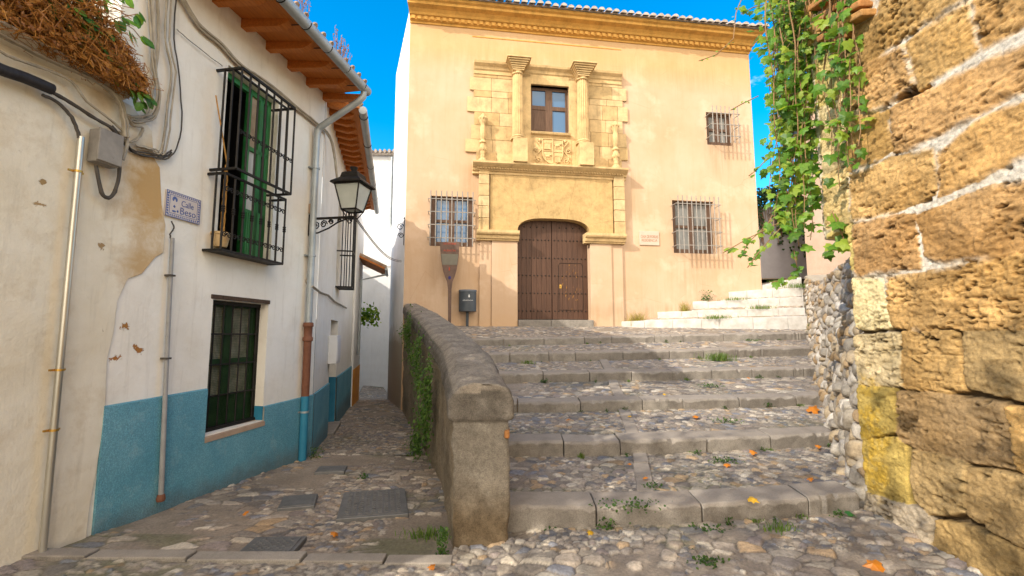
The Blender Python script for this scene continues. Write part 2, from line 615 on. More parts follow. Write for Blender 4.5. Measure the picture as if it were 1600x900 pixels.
def cobbles(name, y_of, x_of, z_of, ns, nt, spacing, amp, parent=None, seed=0, stretch=(1, 1), bare=0.35, tint=(1, 1, 1), soft=1.0):
    """grid of real relief: s runs up the slope, t across"""
    s = np.linspace(0, 1, ns)[:, None] * np.ones((1, nt)); t = np.ones((ns, 1)) * np.linspace(0, 1, nt)[None, :]
    x, y = x_of(s, t), y_of(s, t)
    z = z_of(x, y, s, t)
    wx = x + .25 * spacing * (fbm(x * 3.1 / spacing * .3, y * 3.1 / spacing * .3, seed + 3) - .5); wy = y + .25 * spacing * (fbm(x * .9 / spacing, y * .9 / spacing, seed + 5) - .5)
    gx, gy = wx / (spacing * stretch[0]), wy / (spacing * stretch[1])
    f1, f2, rid, r2 = voro(gx, gy, seed)
    # a second, finer set of stones fills some patches
    g1, g2, rib, rb2 = voro(gx * 1.7 + 9, gy * 1.7 - 4, seed + 400)
    pick = vn(x * 2.3, y * 2.3, seed + 8) > .55
    f1 = np.where(pick, g1, f1); f2 = np.where(pick, g2, f2); rid = np.where(pick, rib, rid); r2 = np.where(pick, rb2, r2)
    q1, q2, rq, rq2 = voro(gx * .60 - 6, gy * .66 + 2, seed + 800)
    pick3 = vn(x * 2.0 + 30, y * 2.0, seed + 9) > .66
    f1 = np.where(pick3, q1, f1); f2 = np.where(pick3, q2, f2); rid = np.where(pick3, rq, rid); r2 = np.where(pick3, rq2, r2)
    e = sst(.02, .20, f2 - f1)
    dome = np.sqrt(np.clip(1 - (f1 / .78) ** 2, 0, 1))
    cover = sst(.40, .62, fbm(x * 1.3, y * 1.3, seed + 21) + bare - .35 + .18 * (r2 - .5))     # where bedding mortar hides stones
    tilt = (gx - np.floor(gx) - .5) * (r2 - .5) * .5 + (gy - np.floor(gy) - .5) * (rid - .5) * .5
    h = e * (np.minimum(dome, .64) + .10 * dome + .12 * tilt) * (.65 + .5 * r2) * cover
    h = h * amp * np.where(pick, .75, 1.0)
    n1 = fbm(x * 28, y * 28, seed + 31) - .5
    zz = z + h + .006 * n1 + .02 * (fbm(x * 2.2, y * 2.2, seed + 77) - .5) * soft
    V = np.stack([x, y, zz], -1)
    mort = np.array((.25, .205, .16)) * (.75 + .6 * fbm(x * 4, y * 4, seed + 61))[..., None]
    c = pal(rid, STONES) * (.75 + .5 * r2)[..., None] * (.8 + .45 * fbm(x * 34, y * 34, seed + 64))[..., None]
    k = sst(.12, .5, e * cover)[..., None]
    dark = (1 - .35 * (sst(.0, .12, f2 - f1) < .5) * (cover > .4))[..., None]
    colr = (mort * (1 - k) + c * k) * dark
    moss = sst(.64, .78, fbm(x * 1.1 + 3, y * 1.1, seed + 140, 5) + .12 * (s < .12) + .10 * (s > .9))[..., None] * (1 - .75 * k)
    colr = colr * (1 - .45 * moss) + .45 * moss * np.array((.075, .10, .03)) * (.6 + .8 * fbm(x * 50, y * 50, seed + 150, 2))[..., None]
    big = (.78 + .45 * fbm(x * .8, y * .8, seed + 90))[..., None]
    colr = colr * big * np.array(tint)
    return gridmesh(name, V, colr, M['cobble'], parent)


# big sheet of ground under everything
mb = MB(); mb.add([(-300, -300, EYE - 2.5), (300, -300, EYE - 2.5), (300, 300, EYE - 2.5), (-300, 300, EYE - 2.5)], [(0, 1, 2, 3)])
tag(mb.build('ground', M['earth']), kind='structure')
# lane
o = cobbles('lane', lambda s, t: 3.34 + (6.6 - 3.34) * s, lambda s, t: alley_left(3.34 + 3.26 * s) - .12 + (alley_right(3.34 + 3.26 * s) + .1 - alley_left(3.34 + 3.26 * s) + .12) * t,
            lambda x, y, s, t: alley_z(x, y) - .01, 250, 270, .085, .020, seed=11, bare=.36, stretch=(1.25, .95), tint=(1.04, 1.0, .97))
tag(o, kind='structure')
o = cobbles('lane', lambda s, t: 6.6 + 13.2 * s, lambda s, t: alley_left(6.6 + 13.2 * s) - .1 + (alley_right(6.6 + 13.2 * s) + .1 - alley_left(6.6 + 13.2 * s) + .1) * t,
            lambda x, y, s, t: alley_z(x, y) - .01, 520, 130, .085, .020, seed=12, bare=.42, tint=(1.02, .98, .95))
tag(o, kind='structure')
# forecourt in front of the lane and the stairs
o = cobbles('pavement', lambda s, t: 1.0 + 2.23 * s, lambda s, t: -3.8 + 3.4 * t, lambda x, y, s, t: front_z(x, y), 170, 250, .09, .024, seed=13, bare=.45, stretch=(1.2, .9))
tag(o, kind='structure')
o = cobbles('pavement', lambda s, t: 1.6 + (3.72 - 1.6) * s + .12 * t, lambda s, t: -.42 + 3.5 * t, lambda x, y, s, t: front_z(x, y), 220, 330, .092, .028, seed=14, bare=.58, stretch=(1.0, .85))
tag(o, kind='structure')
mb = MB(); mb.add([(-4.5, -8, EYE - 1.56), (3.5, -8, EYE - 1.50), (3.5, 1.7, EYE - 1.51), (-4.5, 1.7, EYE - 1.56)], [(0, 1, 2, 3)])
tag(mb.build('pavement', M['earth']), kind='structure')
# flush stone band across the mouth of the lane
mb = MB(); x = -3.5; random.seed(3)
while x < -.45:
    w = random.uniform(.55, .9); x1 = min(x + w, -.40)
    z = front_z(np.array(x), np.array(3.28)) + .024
    mb.box(x + .006, x1 - .006, 3.225 + random.uniform(-.006, .006), 3.345, float(z) - .15, float(z))
    x = x1
tag(mb.build('kerb', M['kerb'], bevel=.008), kind='structure')

# ------------------------------------------------------------------ stairs
stair = thing('stone_staircase', 'broad flight of worn grey stone edged cobbled steps climbing to the palace door', 'staircase', (0, 0, 0))


def riser_pts(k):
    (yl, ztl, zbl), (yr, ztr, zbr) = RIS[k]
    return (float(par_in(yl)) - .05, yl, EYE + ztl, EYE + zbl), (float(rub_x(yr)) + .05, yr, EYE + ztr, EYE + zbr)


def bow(t): return -.10 * math.sin(PI * t)


random.seed(12)
for k in range(6):
    Lp, Rp = riser_pts(k)
    ln = math.hypot(Rp[0] - Lp[0], Rp[1] - Lp[1])
    mb = MB(); t = 0.0
    while t < 1:
        t1 = min(1, t + random.uniform(.5, .95) / ln)
        if 1 - t1 < .3 / ln: t1 = 1
        gap = .005 / ln
        dep = random.uniform(.25, .30); dz = random.uniform(-.006, .006); dy = random.uniform(-.012, .012)
        q = []
        for tt in (t + gap, t1 - gap):
            q.append((Lp[0] + (Rp[0] - Lp[0]) * tt, Lp[1] + (Rp[1] - Lp[1]) * tt + bow(tt) + dy, Lp[2] + (Rp[2] - Lp[2]) * tt + dz, Lp[3] + (Rp[3] - Lp[3]) * tt))
        nseg = 15
        vs = []; fs = []
        for i in range(nseg + 1):
            f = i / nseg
            p = [q[0][j] + (q[1][j] - q[0][j]) * f for j in range(4)]
            jz = random.gauss(0, .0045); jy = random.gauss(0, .006); chip = random.random() ** 6 * .03
            vs += [(p[0], p[1] + .012 + jy * .5, p[3] - .06), (p[0], p[1] + .004 + jy, p[2] - .022 + jz - chip), (p[0], p[1] + .022 + jy + chip, p[2] + jz * .5), (p[0], p[1] + dep, p[2] + .018), (p[0], p[1] + dep, p[2] - .12)]
        for i in range(nseg):
            for j in range(4):
                b = i * 5 + j
                fs.append((b, b + 5, b + 6, b + 1))
        fs += [(0, 1, 2, 3, 4), tuple(nseg * 5 + j for j in (4, 3, 2, 1, 0))]
        mb.add(vs, fs)
        t = t1
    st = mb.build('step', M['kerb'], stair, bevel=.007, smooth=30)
    # cobbled tread behind the edge stones
    if k < 5:
        L2p, R2p = riser_pts(k + 1)
        def fy(s, t, Lp=Lp, Rp=Rp, L2p=L2p, R2p=R2p):
            bw = -.10 * np.sin(PI * t)
            y0 = Lp[1] + (Rp[1] - Lp[1]) * t + .255 + bw; y1 = L2p[1] + (R2p[1] - L2p[1]) * t + .06 + bw
            return y0 + (y1 - y0) * s
        def fx(s, t, fy=fy):
            y = fy(s, t)
            a = par_in(y) - .05; b = rub_x(y) + .08
            return a + (b - a) * t
        def fz(x, y, s, t, Lp=Lp, Rp=Rp, L2p=L2p, R2p=R2p):
            z0 = Lp[2] + (Rp[2] - Lp[2]) * t + .006; z1 = L2p[3] + (R2p[3] - L2p[3]) * t
            return z0 + (z1 - z0) * s - .012
        w = 2.7 + .8 * k
        ns, nt = (110, int(w / .0125)) if k < 2 else (75, int(w / .02))
        cobbles('cobbled_tread', fy, fx, fz, ns, nt, .082, .024, st, seed=30 + k, bare=.54)
    else:
        # landing up to the palace front
        def fy(s, t, Lp=Lp, Rp=Rp):
            y0 = Lp[1] + (Rp[1] - Lp[1]) * t + .255 - .1 * np.sin(PI * t)
            x = -2.4 + 9.5 * t
            y1 = np.minimum(12.2 + .1404 * (x - 1.098) + .05, 12.42 - .3535 * (x - 2.93) + .06)
            y1 = np.maximum(y1, y0 + .05)
            return y0 + (y1 - y0) * s
        def fx(s, t, fy=fy):
            y = fy(s, t); a = par_in(y) - .05; b = rub_x(y) + .1
            return a + (b - a) * t
        def fz(x, y, s, t, Lp=Lp, Rp=Rp):
            z0 = Lp[2] + (Rp[2] - Lp[2]) * t
            zf = EYE + np.interp(x, [-3, 1, 2.9, 8], [.24, .246, .24, .14])
            return z0 + (zf - z0) * s - .012
        cobbles('landing', fy, fx, fz, 110, 300, .08, .02, stair, seed=40, bare=.5)
# slabs set end to end up the middle of the lower treads
random.seed(44)
for k in range(4):
    Lp, Rp = riser_pts(k); L2p, R2p = riser_pts(k + 1)
    tc_ = .41
    x0 = Lp[0] + (Rp[0] - Lp[0]) * tc_; x1 = L2p[0] + (R2p[0] - L2p[0]) * tc_
    y0 = Lp[1] + (Rp[1] - Lp[1]) * tc_ + .18; y1 = L2p[1] + (R2p[1] - L2p[1]) * tc_ - .06
    z0 = Lp[2] + (Rp[2] - Lp[2]) * tc_; z1 = L2p[3] + (R2p[3] - L2p[3]) * tc_
    for i in range(3):
        f0, f1 = i / 3 + .006, (i + 1) / 3 - .006
        mb = MB(); vs = []
        for f in (f0, f1):
            for w_ in (-.075, .075):
                for dz in (-.06, .020):
                    vs.append((x0 + (x1 - x0) * f + w_ + random.uniform(-.006, .006), y0 + (y1 - y0) * f, z0 + (z1 - z0) * f + dz + random.uniform(-.003, .003)))
        mb.add(vs, [(0, 1, 3, 2), (4, 6, 7, 5), (0, 4, 5, 1), (2, 3, 7, 6), (1, 5, 7, 3), (0, 2, 6, 4)])
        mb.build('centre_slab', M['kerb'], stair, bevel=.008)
# whitewashed steps rising along the palace front
wst = thing('whitewashed_staircase', 'sunlit whitewashed low steps rising to the right along the palace wall', 'staircase', (0, 0, 0))
WS = [((2.93, 12.42, .356, .22), (7.10, 10.95, .46, .12)), ((4.03, 12.58, .627, .50), (7.42, 11.5, .70, .52)), ((5.07, 12.73, .92, .77), (7.75, 12.05, 1.00, .80)), ((6.17, 12.89, 1.2, 1.06), (8.1, 12.6, 1.33, 1.10)), ((7.23, 13.05, 1.44, 1.32), (8.5, 13.25, 1.68, 1.44))]
random.seed(5)
for k, (Lp, Rp) in enumerate(WS):
    ln = math.hypot(Rp[0] - Lp[0], Rp[1] - Lp[1])
    mb = MB(); t = 0
    NX = (WS[k + 1] if k < 4 else ((7.6, 16.6, 1.9, 1.9), (11.2, 16.6, 2.1, 2.1)))
    while t < 1:
        t1 = min(1, t + random.uniform(.4, .8) / ln)
        q = [[Lp[j] + (Rp[j] - Lp[j]) * tt for j in range(4)] for tt in (t + .004 / ln, t1 - .004 / ln)]
        (a, b) = q
        dz = random.uniform(-.015, .015)
        vs = []
        for p in (a, b):
            vs += [(p[0], p[1], EYE + p[3] - .15), (p[0], p[1], EYE + p[2] + dz), (p[0] - .05, p[1] + .3, EYE + p[2] + dz + .02), (p[0] - .05, p[1] + .3, EYE + p[3] - .15)]
        mb.add(vs, [(0, 1, 2, 3), (7, 6, 5, 4), (0, 4, 5, 1), (1, 5, 6, 2), (2, 6, 7, 3), (3, 7, 4, 0)])
        t = t1
    st = mb.build('step', M['white_kerb'], wst, bevel=.012)
    y1l, z1l, y1r, z1r = NX[0][1], NX[0][3], NX[1][1], NX[1][3]
    def fy(s, t, Lp=Lp, Rp=Rp, NX=NX):
        y0 = Lp[1] + (Rp[1] - Lp[1]) * t + .28; y1 = NX[0][1] + (NX[1][1] - NX[0][1]) * t + .05
        return y0 + (np.maximum(y1, y0 + .02) - y0) * s
    def fx(s, t, Lp=Lp, Rp=Rp, NX=NX):
        a = Lp[0] - .1 + (NX[0][0] - Lp[0] + .1) * s; b = Rp[0] + (NX[1][0] - Rp[0]) * s
        return a + (b - a) * t
    def fz(x, y, s, t, Lp=Lp, Rp=Rp, NX=NX):
        z0 = Lp[2] + (Rp[2] - Lp[2]) * t; z1 = NX[0][3] + (NX[1][3] - NX[0][3]) * t
        return EYE + z0 + (z1 - z0) * s - .012
    cobbles('cobbled_tread', fy, fx, fz, 40, 140, .11, .02, st, seed=50 + k, bare=.42, tint=(1.35, 1.32, 1.25))
# ------------------------------------------------------------------ golden ashlar wall on the right
def mat_ashlar():
    t = NT('sandstone_ashlar')
    c = t.attr()
    v = t.mapv((1, 1, 2.2))
    m = t.ramp(t.noise(22, 8, 0.75, v), [(0.22, .55), (0.5, 1.0), (0.8, 1.3)])
    col = t.mix(1.0, c, m, 'MULTIPLY')
    g = t.ramp(t.noise(160, 4, 0.7), [(0.35, .75), (0.6, 1.1)])
    col = t.mix(.8, col, g, 'MULTIPLY')
    h = t.math('ADD', t.noise(60, 8, 0.75, v), t.math('MULTIPLY', t.ramp(t.noise(26, 5, .7, v), [(0.28, 0.0), (0.42, 1.0)]), 1.2))
    t.bump(h, 0.72, 0.011)
    return t.fin(col, 0.9, 0, 0.15)


M['ashlar'] = mat_ashlar()
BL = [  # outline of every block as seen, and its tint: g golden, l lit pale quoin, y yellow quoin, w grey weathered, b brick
    ('g', [(1322, 52), (1378, 20), (1392, -60), (1640, -140), (1522, -2), (1482, 20), (1440, 46), (1415, 62), (1384, 86), (1345, 106)]),
    ('g', [(1328, 128), (1345, 109), (1384, 90), (1419, 72), (1426, 84), (1436, 132), (1396, 164), (1372, 172), (1328, 176)]),
    ('g', [(1423, 70), (1443, 52), (1482, 26), (1520, 4), (1528, 30), (1532, 66), (1541, 79), (1500, 104), (1441, 140), (1432, 110)]),
    ('g', [(1527, 0), (1640, -120), (1640, 25), (1600, 49), (1547, 78), (1534, 66)]),
    ('g', [(1399, 168), (1451, 144), (1552, 92), (1602, 74), (1660, 50), (1660, 120), (1602, 147), (1552, 172), (1511, 194), (1441, 229), (1404, 238)]),
    ('g', [(1328, 180), (1372, 176), (1395, 170), (1399, 236), (1366, 256), (1330, 268)]),
    ('g', [(1335, 272), (1365, 260), (1400, 246), (1465, 231), (1470, 250), (1470, 303), (1440, 319), (1400, 334), (1336, 346)]),
    ('g', [(1472, 240), (1530, 192), (1602, 158), (1660, 135), (1660, 225), (1602, 250), (1557, 268), (1540, 282), (1476, 306)]),
    ('g', [(1338, 350), (1400, 338), (1437, 337), (1440, 380), (1447, 416), (1405, 422), (1352, 432), (1340, 425)]),
    ('g', [(1442, 337), (1500, 314), (1560, 290), (1602, 286), (1660, 270), (1660, 385), (1602, 396), (1540, 404), (1486, 412), (1454, 398)]),
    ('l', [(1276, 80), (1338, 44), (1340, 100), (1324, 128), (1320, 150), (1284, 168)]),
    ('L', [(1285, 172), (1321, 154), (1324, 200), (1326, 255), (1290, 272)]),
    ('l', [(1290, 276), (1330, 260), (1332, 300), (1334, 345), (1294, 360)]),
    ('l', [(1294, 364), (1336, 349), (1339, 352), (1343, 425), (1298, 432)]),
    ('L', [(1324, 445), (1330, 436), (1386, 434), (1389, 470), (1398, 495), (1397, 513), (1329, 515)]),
    ('g', [(1392, 432), (1446, 427), (1500, 415), (1602, 400), (1660, 395), (1660, 512), (1602, 512), (1510, 516), (1488, 512), (1440, 516), (1402, 511), (1396, 490)]),
    ('L', [(1326, 524), (1410, 521), (1418, 560), (1420, 604), (1380, 602), (1336, 598), (1327, 570)]),
    ('g', [(1416, 520), (1500, 520), (1503, 560), (1512, 606), (1480, 611), (1422, 606), (1418, 560)]),
    ('w', [(1514, 520), (1602, 516), (1660, 516), (1660, 632), (1602, 626), (1561, 619), (1520, 604), (1512, 570)]),
    ('y', [(1344, 602), (1406, 608), (1408, 640), (1410, 676), (1342, 688), (1340, 650)]),
    ('w', [(1410, 612), (1500, 618), (1578, 632), (1586, 660), (1596, 733), (1530, 721), (1500, 714), (1432, 699), (1412, 688)]),
    ('g', [(1584, 636), (1660, 640), (1660, 745), (1602, 736)]),
    ('y', [(1340, 690), (1412, 684), (1422, 698), (1427, 786), (1385, 776), (1344, 764), (1338, 720)]),
    ('w', [(1434, 704), (1500, 717), (1517, 722), (1521, 760), (1518, 800), (1490, 806), (1462, 803), (1442, 784), (1432, 750)]),
    ('w', [(1523, 730), (1600, 742), (1660, 752), (1660, 880), (1610, 856), (1560, 830), (1522, 806)]),
    ('s', [(1344, 768), (1400, 780), (1460, 802), (1464, 850), (1466, 900), (1400, 880), (1340, 850)]),
    ('w', [(1469, 815), (1530, 826), (1600, 860), (1660, 900), (1700, 1000), (1500, 960), (1470, 900)]),
]
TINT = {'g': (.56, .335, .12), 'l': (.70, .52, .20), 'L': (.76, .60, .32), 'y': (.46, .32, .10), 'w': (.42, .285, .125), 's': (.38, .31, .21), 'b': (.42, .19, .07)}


def ashlar_grid(a, z, seed=0):
    """relief (outward) and colour for points of the wall plane"""
    aw = a + .028 * (fbm(a * 7, z * 7, 1) - .5) + .012 * (fbm(a * 30, z * 30, 2) - .5)
    zw = z + .028 * (fbm(a * 7 + 40, z * 7, 3) - .5) + .012 * (fbm(a * 30, z * 30 + 9, 4) - .5)
    best = np.full(a.shape, -.06); tint = np.zeros(a.shape + (3,)); own = np.full(a.shape, -1)
    dd = np.full(a.shape, -9.0)
    for bi, (k, pts) in enumerate(BL):
        P = [R.px(u, v) for u, v in pts]
        ins = np.zeros(a.shape, bool); dist = np.full(a.shape, 9.0)
        for i in range(len(P)):
            (x0, y0), (x1, y1) = P[i], P[(i + 1) % len(P)]
            if abs(x1 - x0) + abs(y1 - y0) < 1e-6: continue
            c = ((y0 > zw) != (y1 > zw)) & (aw < (x1 - x0) * (zw - y0) / ((y1 - y0) if abs(y1 - y0) > 1e-9 else 1e-9) + x0)
            ins ^= c
            L2_ = (x1 - x0) ** 2 + (y1 - y0) ** 2
            tt = np.clip(((aw - x0) * (x1 - x0) + (zw - y0) * (y1 - y0)) / L2_, 0, 1)
            dist = np.minimum(dist, np.hypot(aw - x0 - tt * (x1 - x0), zw - y0 - tt * (y1 - y0)))
        dist = np.where(ins, dist, -dist) + .013 + .010 * _h(np.full(a.shape, bi), np.full(a.shape, 3), 9)
        take = (dist > dd) & (dist > -.06)
        dd = np.where(take, dist, dd); own = np.where(take, bi, own)
    # region never seen in the picture: regular courses
    cz = np.floor((z - .1) / .40); ca = a / .62 + .5 * (cz % 2) + _h(cz, cz, 4) * .3
    fa = (ca - np.floor(ca)) * .62; fz = (z - .1) - cz * .40
    dreg = np.minimum(np.minimum(fa, .62 - fa), np.minimum(fz, .40 - fz))
    far = (a > R.px(1600, 450)[0] + .12) | (z > R.px(1600, -10)[1] + .75)
    dd = np.where((own < 0) & far, dreg, dd); own = np.where((own < 0) & far, 100 + (np.floor(ca) * 7 + cz * 13).astype(int) % 60, own)
    inb = own >= 0
    e = np.where(inb, sst(-.002, .014, dd), 0)
    rnd = _h(own, own, 77)
    col = np.zeros(a.shape + (3,))
    for bi in range(len(BL)):
        m_ = own == bi
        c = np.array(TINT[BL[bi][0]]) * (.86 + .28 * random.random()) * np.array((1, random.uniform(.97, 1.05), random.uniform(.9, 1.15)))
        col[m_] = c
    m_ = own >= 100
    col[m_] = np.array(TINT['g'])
    # block surface: pitted, bedded
    ero = fbm(a * 5, z * 9, 21, 5)
    pit = sst(.56, .66, fbm(a * 24, z * 58, 33, 4)) * sst(.42, .62, fbm(a * 2.6, z * 2.6, 39, 3))
    hole = sst(.67, .71, fbm(a * 17 + 7, z * 40, 43, 3))
    rgh = .38 + .80 * sst(.40, .62, fbm(a * 2.4 + own * 1.7, z * 3.2, 29, 4))
    pit = pit * rgh; hole = hole * rgh
    rnd_ = 1 - np.exp(-np.clip(dd, 0, 1) / .035)
    h = e * (.012 + .034 * rnd + .012 * rnd_ + .030 * (ero - .5) + rgh * (.022 * (fbm(a * 8 + 3 * own, z * 42, 23, 4) - .5) + .03 * np.abs(fbm(a * 11, z * 19, 27, 4) - .5))) - e * (pit * .018 + hole * .018) + .012 * (fbm(a * 60, z * 60, 51, 3) - .5)
    var = (.45 + 1.1 * fbm(a * 4.2, z * 8, 61, 6))[..., None]
    col = col * var
    col = col * (1 - .45 * pit - .5 * hole)[..., None]
    dirt = sst(.5, .75, fbm(a * 1.6, z * 1.6, 71, 4))[..., None] * .45
    col = col * (1 - dirt * np.array((.5, .6, .8)))
    # yellow wash: patchy, running over joints
    yc = R.px(1372, 690); yd = np.hypot((a - yc[0]) / .17, (z - yc[1]) / .50)
    yl = sst(1.15, .45, yd + 1.1 * (fbm(a * 7, z * 7, 73, 5) - .5)) * (.15 + .85 * sst(.36, .56, fbm(a * 26, z * 26, 74, 5)))
    col = col * (1 - .72 * yl[..., None]) + .72 * yl[..., None] * np.array((.56, .35, .04)) * (.6 + .8 * fbm(a * 20, z * 20, 75, 4))[..., None]
    # mortar: lime white in the sunny joints, brown hollows elsewhere
    lime = sst(.50, .60, .55 * fbm(a * 2.3 + 3, z * 2.3, 81, 4) + .45 * fbm(a * 11, z * 15, 82, 4) + .13 * sst(1.5, 2.3, z) - .30 * sst(1.75, 1.1, z))[..., None]
    mort = np.array((.68, .60, .48)) * lime + np.array((.13, .09, .05)) * (1 - lime)
    mort = mort * (.75 + .5 * fbm(a * 40, z * 40, 91, 3))[..., None]
    smear = sst(.045, .0, dd + .03 * (fbm(a * 14, z * 14, 95, 4) - .5)) * sst(.45, .8, lime[..., 0]) * sst(.35, .6, fbm(a * 3 + 5, z * 3, 97, 4))
    k = (sst(.25, .7, e) * (1 - .9 * smear))[..., None]
    col = mort * (1 - k) + col * k
    rim = (sst(.0, .5, e) * (1 - sst(.5, 1, e)))[..., None] * (1 - .8 * lime)
    col = col * (1 - .35 * rim)
    h = h - (1 - e) * (.040 * (1 - lime[..., 0]) - .03 * lime[..., 0])
    # plaster-like face of the top quoins
    return h, np.clip(col, 0, 1)


RC = R.px(1325, 500)[0]          # corner
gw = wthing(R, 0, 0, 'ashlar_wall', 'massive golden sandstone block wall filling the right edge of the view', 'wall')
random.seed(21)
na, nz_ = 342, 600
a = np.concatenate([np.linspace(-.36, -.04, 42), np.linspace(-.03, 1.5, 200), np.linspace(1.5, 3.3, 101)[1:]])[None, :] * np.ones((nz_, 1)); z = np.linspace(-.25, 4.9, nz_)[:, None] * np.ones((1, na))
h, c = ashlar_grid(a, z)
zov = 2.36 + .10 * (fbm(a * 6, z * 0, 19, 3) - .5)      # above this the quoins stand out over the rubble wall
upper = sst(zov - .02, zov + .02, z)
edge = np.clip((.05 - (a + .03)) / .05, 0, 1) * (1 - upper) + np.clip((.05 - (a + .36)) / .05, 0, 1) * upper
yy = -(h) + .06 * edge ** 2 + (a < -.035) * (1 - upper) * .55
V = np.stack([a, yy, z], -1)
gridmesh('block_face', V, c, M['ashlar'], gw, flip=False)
mb = MB()
mb.box(0, 7.0, .14, .75, -.3, 4.9)
mb.wall(3.3, 7.0, -.3, 4.9, (), y=-.04)
mb.box(-.03, 3.3, -.02, .75, 4.9, 5.0)
mb.build('wall_core', simple('sandstone_core', (.3, .2, .1), (.5, .33, .15), 4, .9, 0, .6, 20, .03), gw)
# courses of thin brick in the top corner
mb = MB(); random.seed(8)
for (u0, v0, u1, v1) in [(1290, 62, 1372, 16), (1288, 46, 1366, 2), (1284, 32, 1350, -8), (1280, 14, 1330, -22), (1300, 74, 1340, 52), (1296, -6, 1420, -60)]:
    p, q = R.px(u0, v0, .03), R.px(u1, v1, .03)
    n = 2 if u1 - u0 > 60 else 1
    for i in range(n):
        f0, f1 = i / n + .02, (i + 1) / n - .02
        x0, z0 = p[0] + (q[0] - p[0]) * f0, p[1] + (q[1] - p[1]) * f0
        x1, z1 = p[0] + (q[0] - p[0]) * f1, p[1] + (q[1] - p[1]) * f1
        j = random.uniform(-.01, .02)
        mb.prism([(x0, z0 - .03), (x1, z1 - .03), (x1, z1 + .028), (x0, z0 + .028)], -.125 - j, .05)
def mat_brick():
    t = NT('thin_brick'); isl = t.island()
    col = t.ramp(isl, [(0, (.36, .15, .055)), (.5, (.48, .22, .07)), (1, (.52, .30, .10))])
    col = t.mix(1.0, col, t.ramp(t.noise(18, 6, .7), [(.3, .6), (.7, 1.2)]), 'MULTIPLY')
    t.bump(t.noise(50, 6, .7), .7, .012); return t.fin(col, .9)
M['brick'] = mat_brick()
mb.build('brick_course', M['brick'], gw, bevel=.012)

# ------------------------------------------------------------------ rubble wall climbing behind it
M['rubble'] = M['cobble']
rw = wthing(RUBL, 0, 0, 'rubble_wall', 'leaning rubble stone wall running up the right side of the steps', 'wall')
na, nz_ = 620, 150
a = np.linspace(-11.5, .12, na)[None, :] * np.ones((nz_, 1)); tt = np.linspace(0, 1, nz_)[:, None] * np.ones((1, na))
gz = np.interp(-a, [-.2, 0, 1.5, 3.2, 5.0, 6.4, 7.7, 9, 11.5], [EYE - 1.55, EYE - 1.5, EYE - 1.3, EYE - 1.05, EYE - .72, EYE - .45, EYE - .2, EYE + .1, EYE + 1.0])
top = np.interp(-a, [0, .5, 1.2, 2.5, 5, 8, 11.5], [EYE + .92, EYE + .98, EYE + .9, EYE + .95, EYE + 1.0, EYE + 1.25, EYE + 1.75])
z = gz - .1 + (top - gz + .1) * tt
f1, f2, rid, r2 = voro(a / .20 + .35 * fbm(a * 5, z * 5, 5), z / .15, 301)
e = sst(.02, .22, f2 - f1); dome = np.sqrt(np.clip(1 - (f1 / .8) ** 2, 0, 1))
h = e * dome * (.045 + .075 * r2) + .02 * (fbm(a * 18, z * 18, 6) - .5) + .05 * (fbm(a * 1.6, z * 1.6, 7) - .5)
y = .17 * (z - gz) - h * (1 - sst(-.10, .06, a)) - .02 + .16 * sst(-.14, .10, a)
c = pal(rid, [(.34, .30, .25), (.45, .40, .33), (.29, .255, .21), (.40, .31, .20), (.52, .47, .40), (.36, .25, .14), (.35, .30, .235)]) * (.7 + .6 * fbm(a * 22, z * 22, 8))[..., None]
k = sst(.1, .5, e)[..., None]
c = np.array((.40, .34, .26)) * (.7 + .6 * fbm(a * 9, z * 9, 9))[..., None] * (1 - k) + c * k
# bottom plaster smear near the corner
V = np.stack([a, y, z], -1)
gridmesh('rubble_face', V, c, M['rubble'], rw)
# cap and back
Vt = np.stack([np.stack([a[-1], y[-1], z[-1]], -1), np.stack([a[-1], y[-1] + .12, z[-1] + .05], -1), np.stack([a[-1], y[-1] + .5, z[-1] + .04], -1), np.stack([a[-1], y[-1] + .52, z[-1] - 2.2], -1)], 0)
gridmesh('wall_top', Vt, np.ones(Vt.shape) * np.array((.36, .31, .24)), M['rubble'], rw)

# ------------------------------------------------------------------ parapet between lane and stairs
def mat_parapet():
    t = NT('parapet_stone'); c = t.attr()
    col = t.mix(1.0, c, t.ramp(t.noise(26, 8, .75), [(.25, .55), (.5, 1.0), (.78, 1.4)]), 'MULTIPLY')
    col = t.mix(.7, col, t.ramp(t.noise(140, 3, .7), [(.36, .6), (.6, 1.15)]), 'MULTIPLY')
    t.bump(t.math('ADD', t.noise(48, 8, .8), t.math('MULTIPLY', t.noise(150, 3, .7), .6)), .9, .014)
    return t.fin(col, .93, 0, .15)


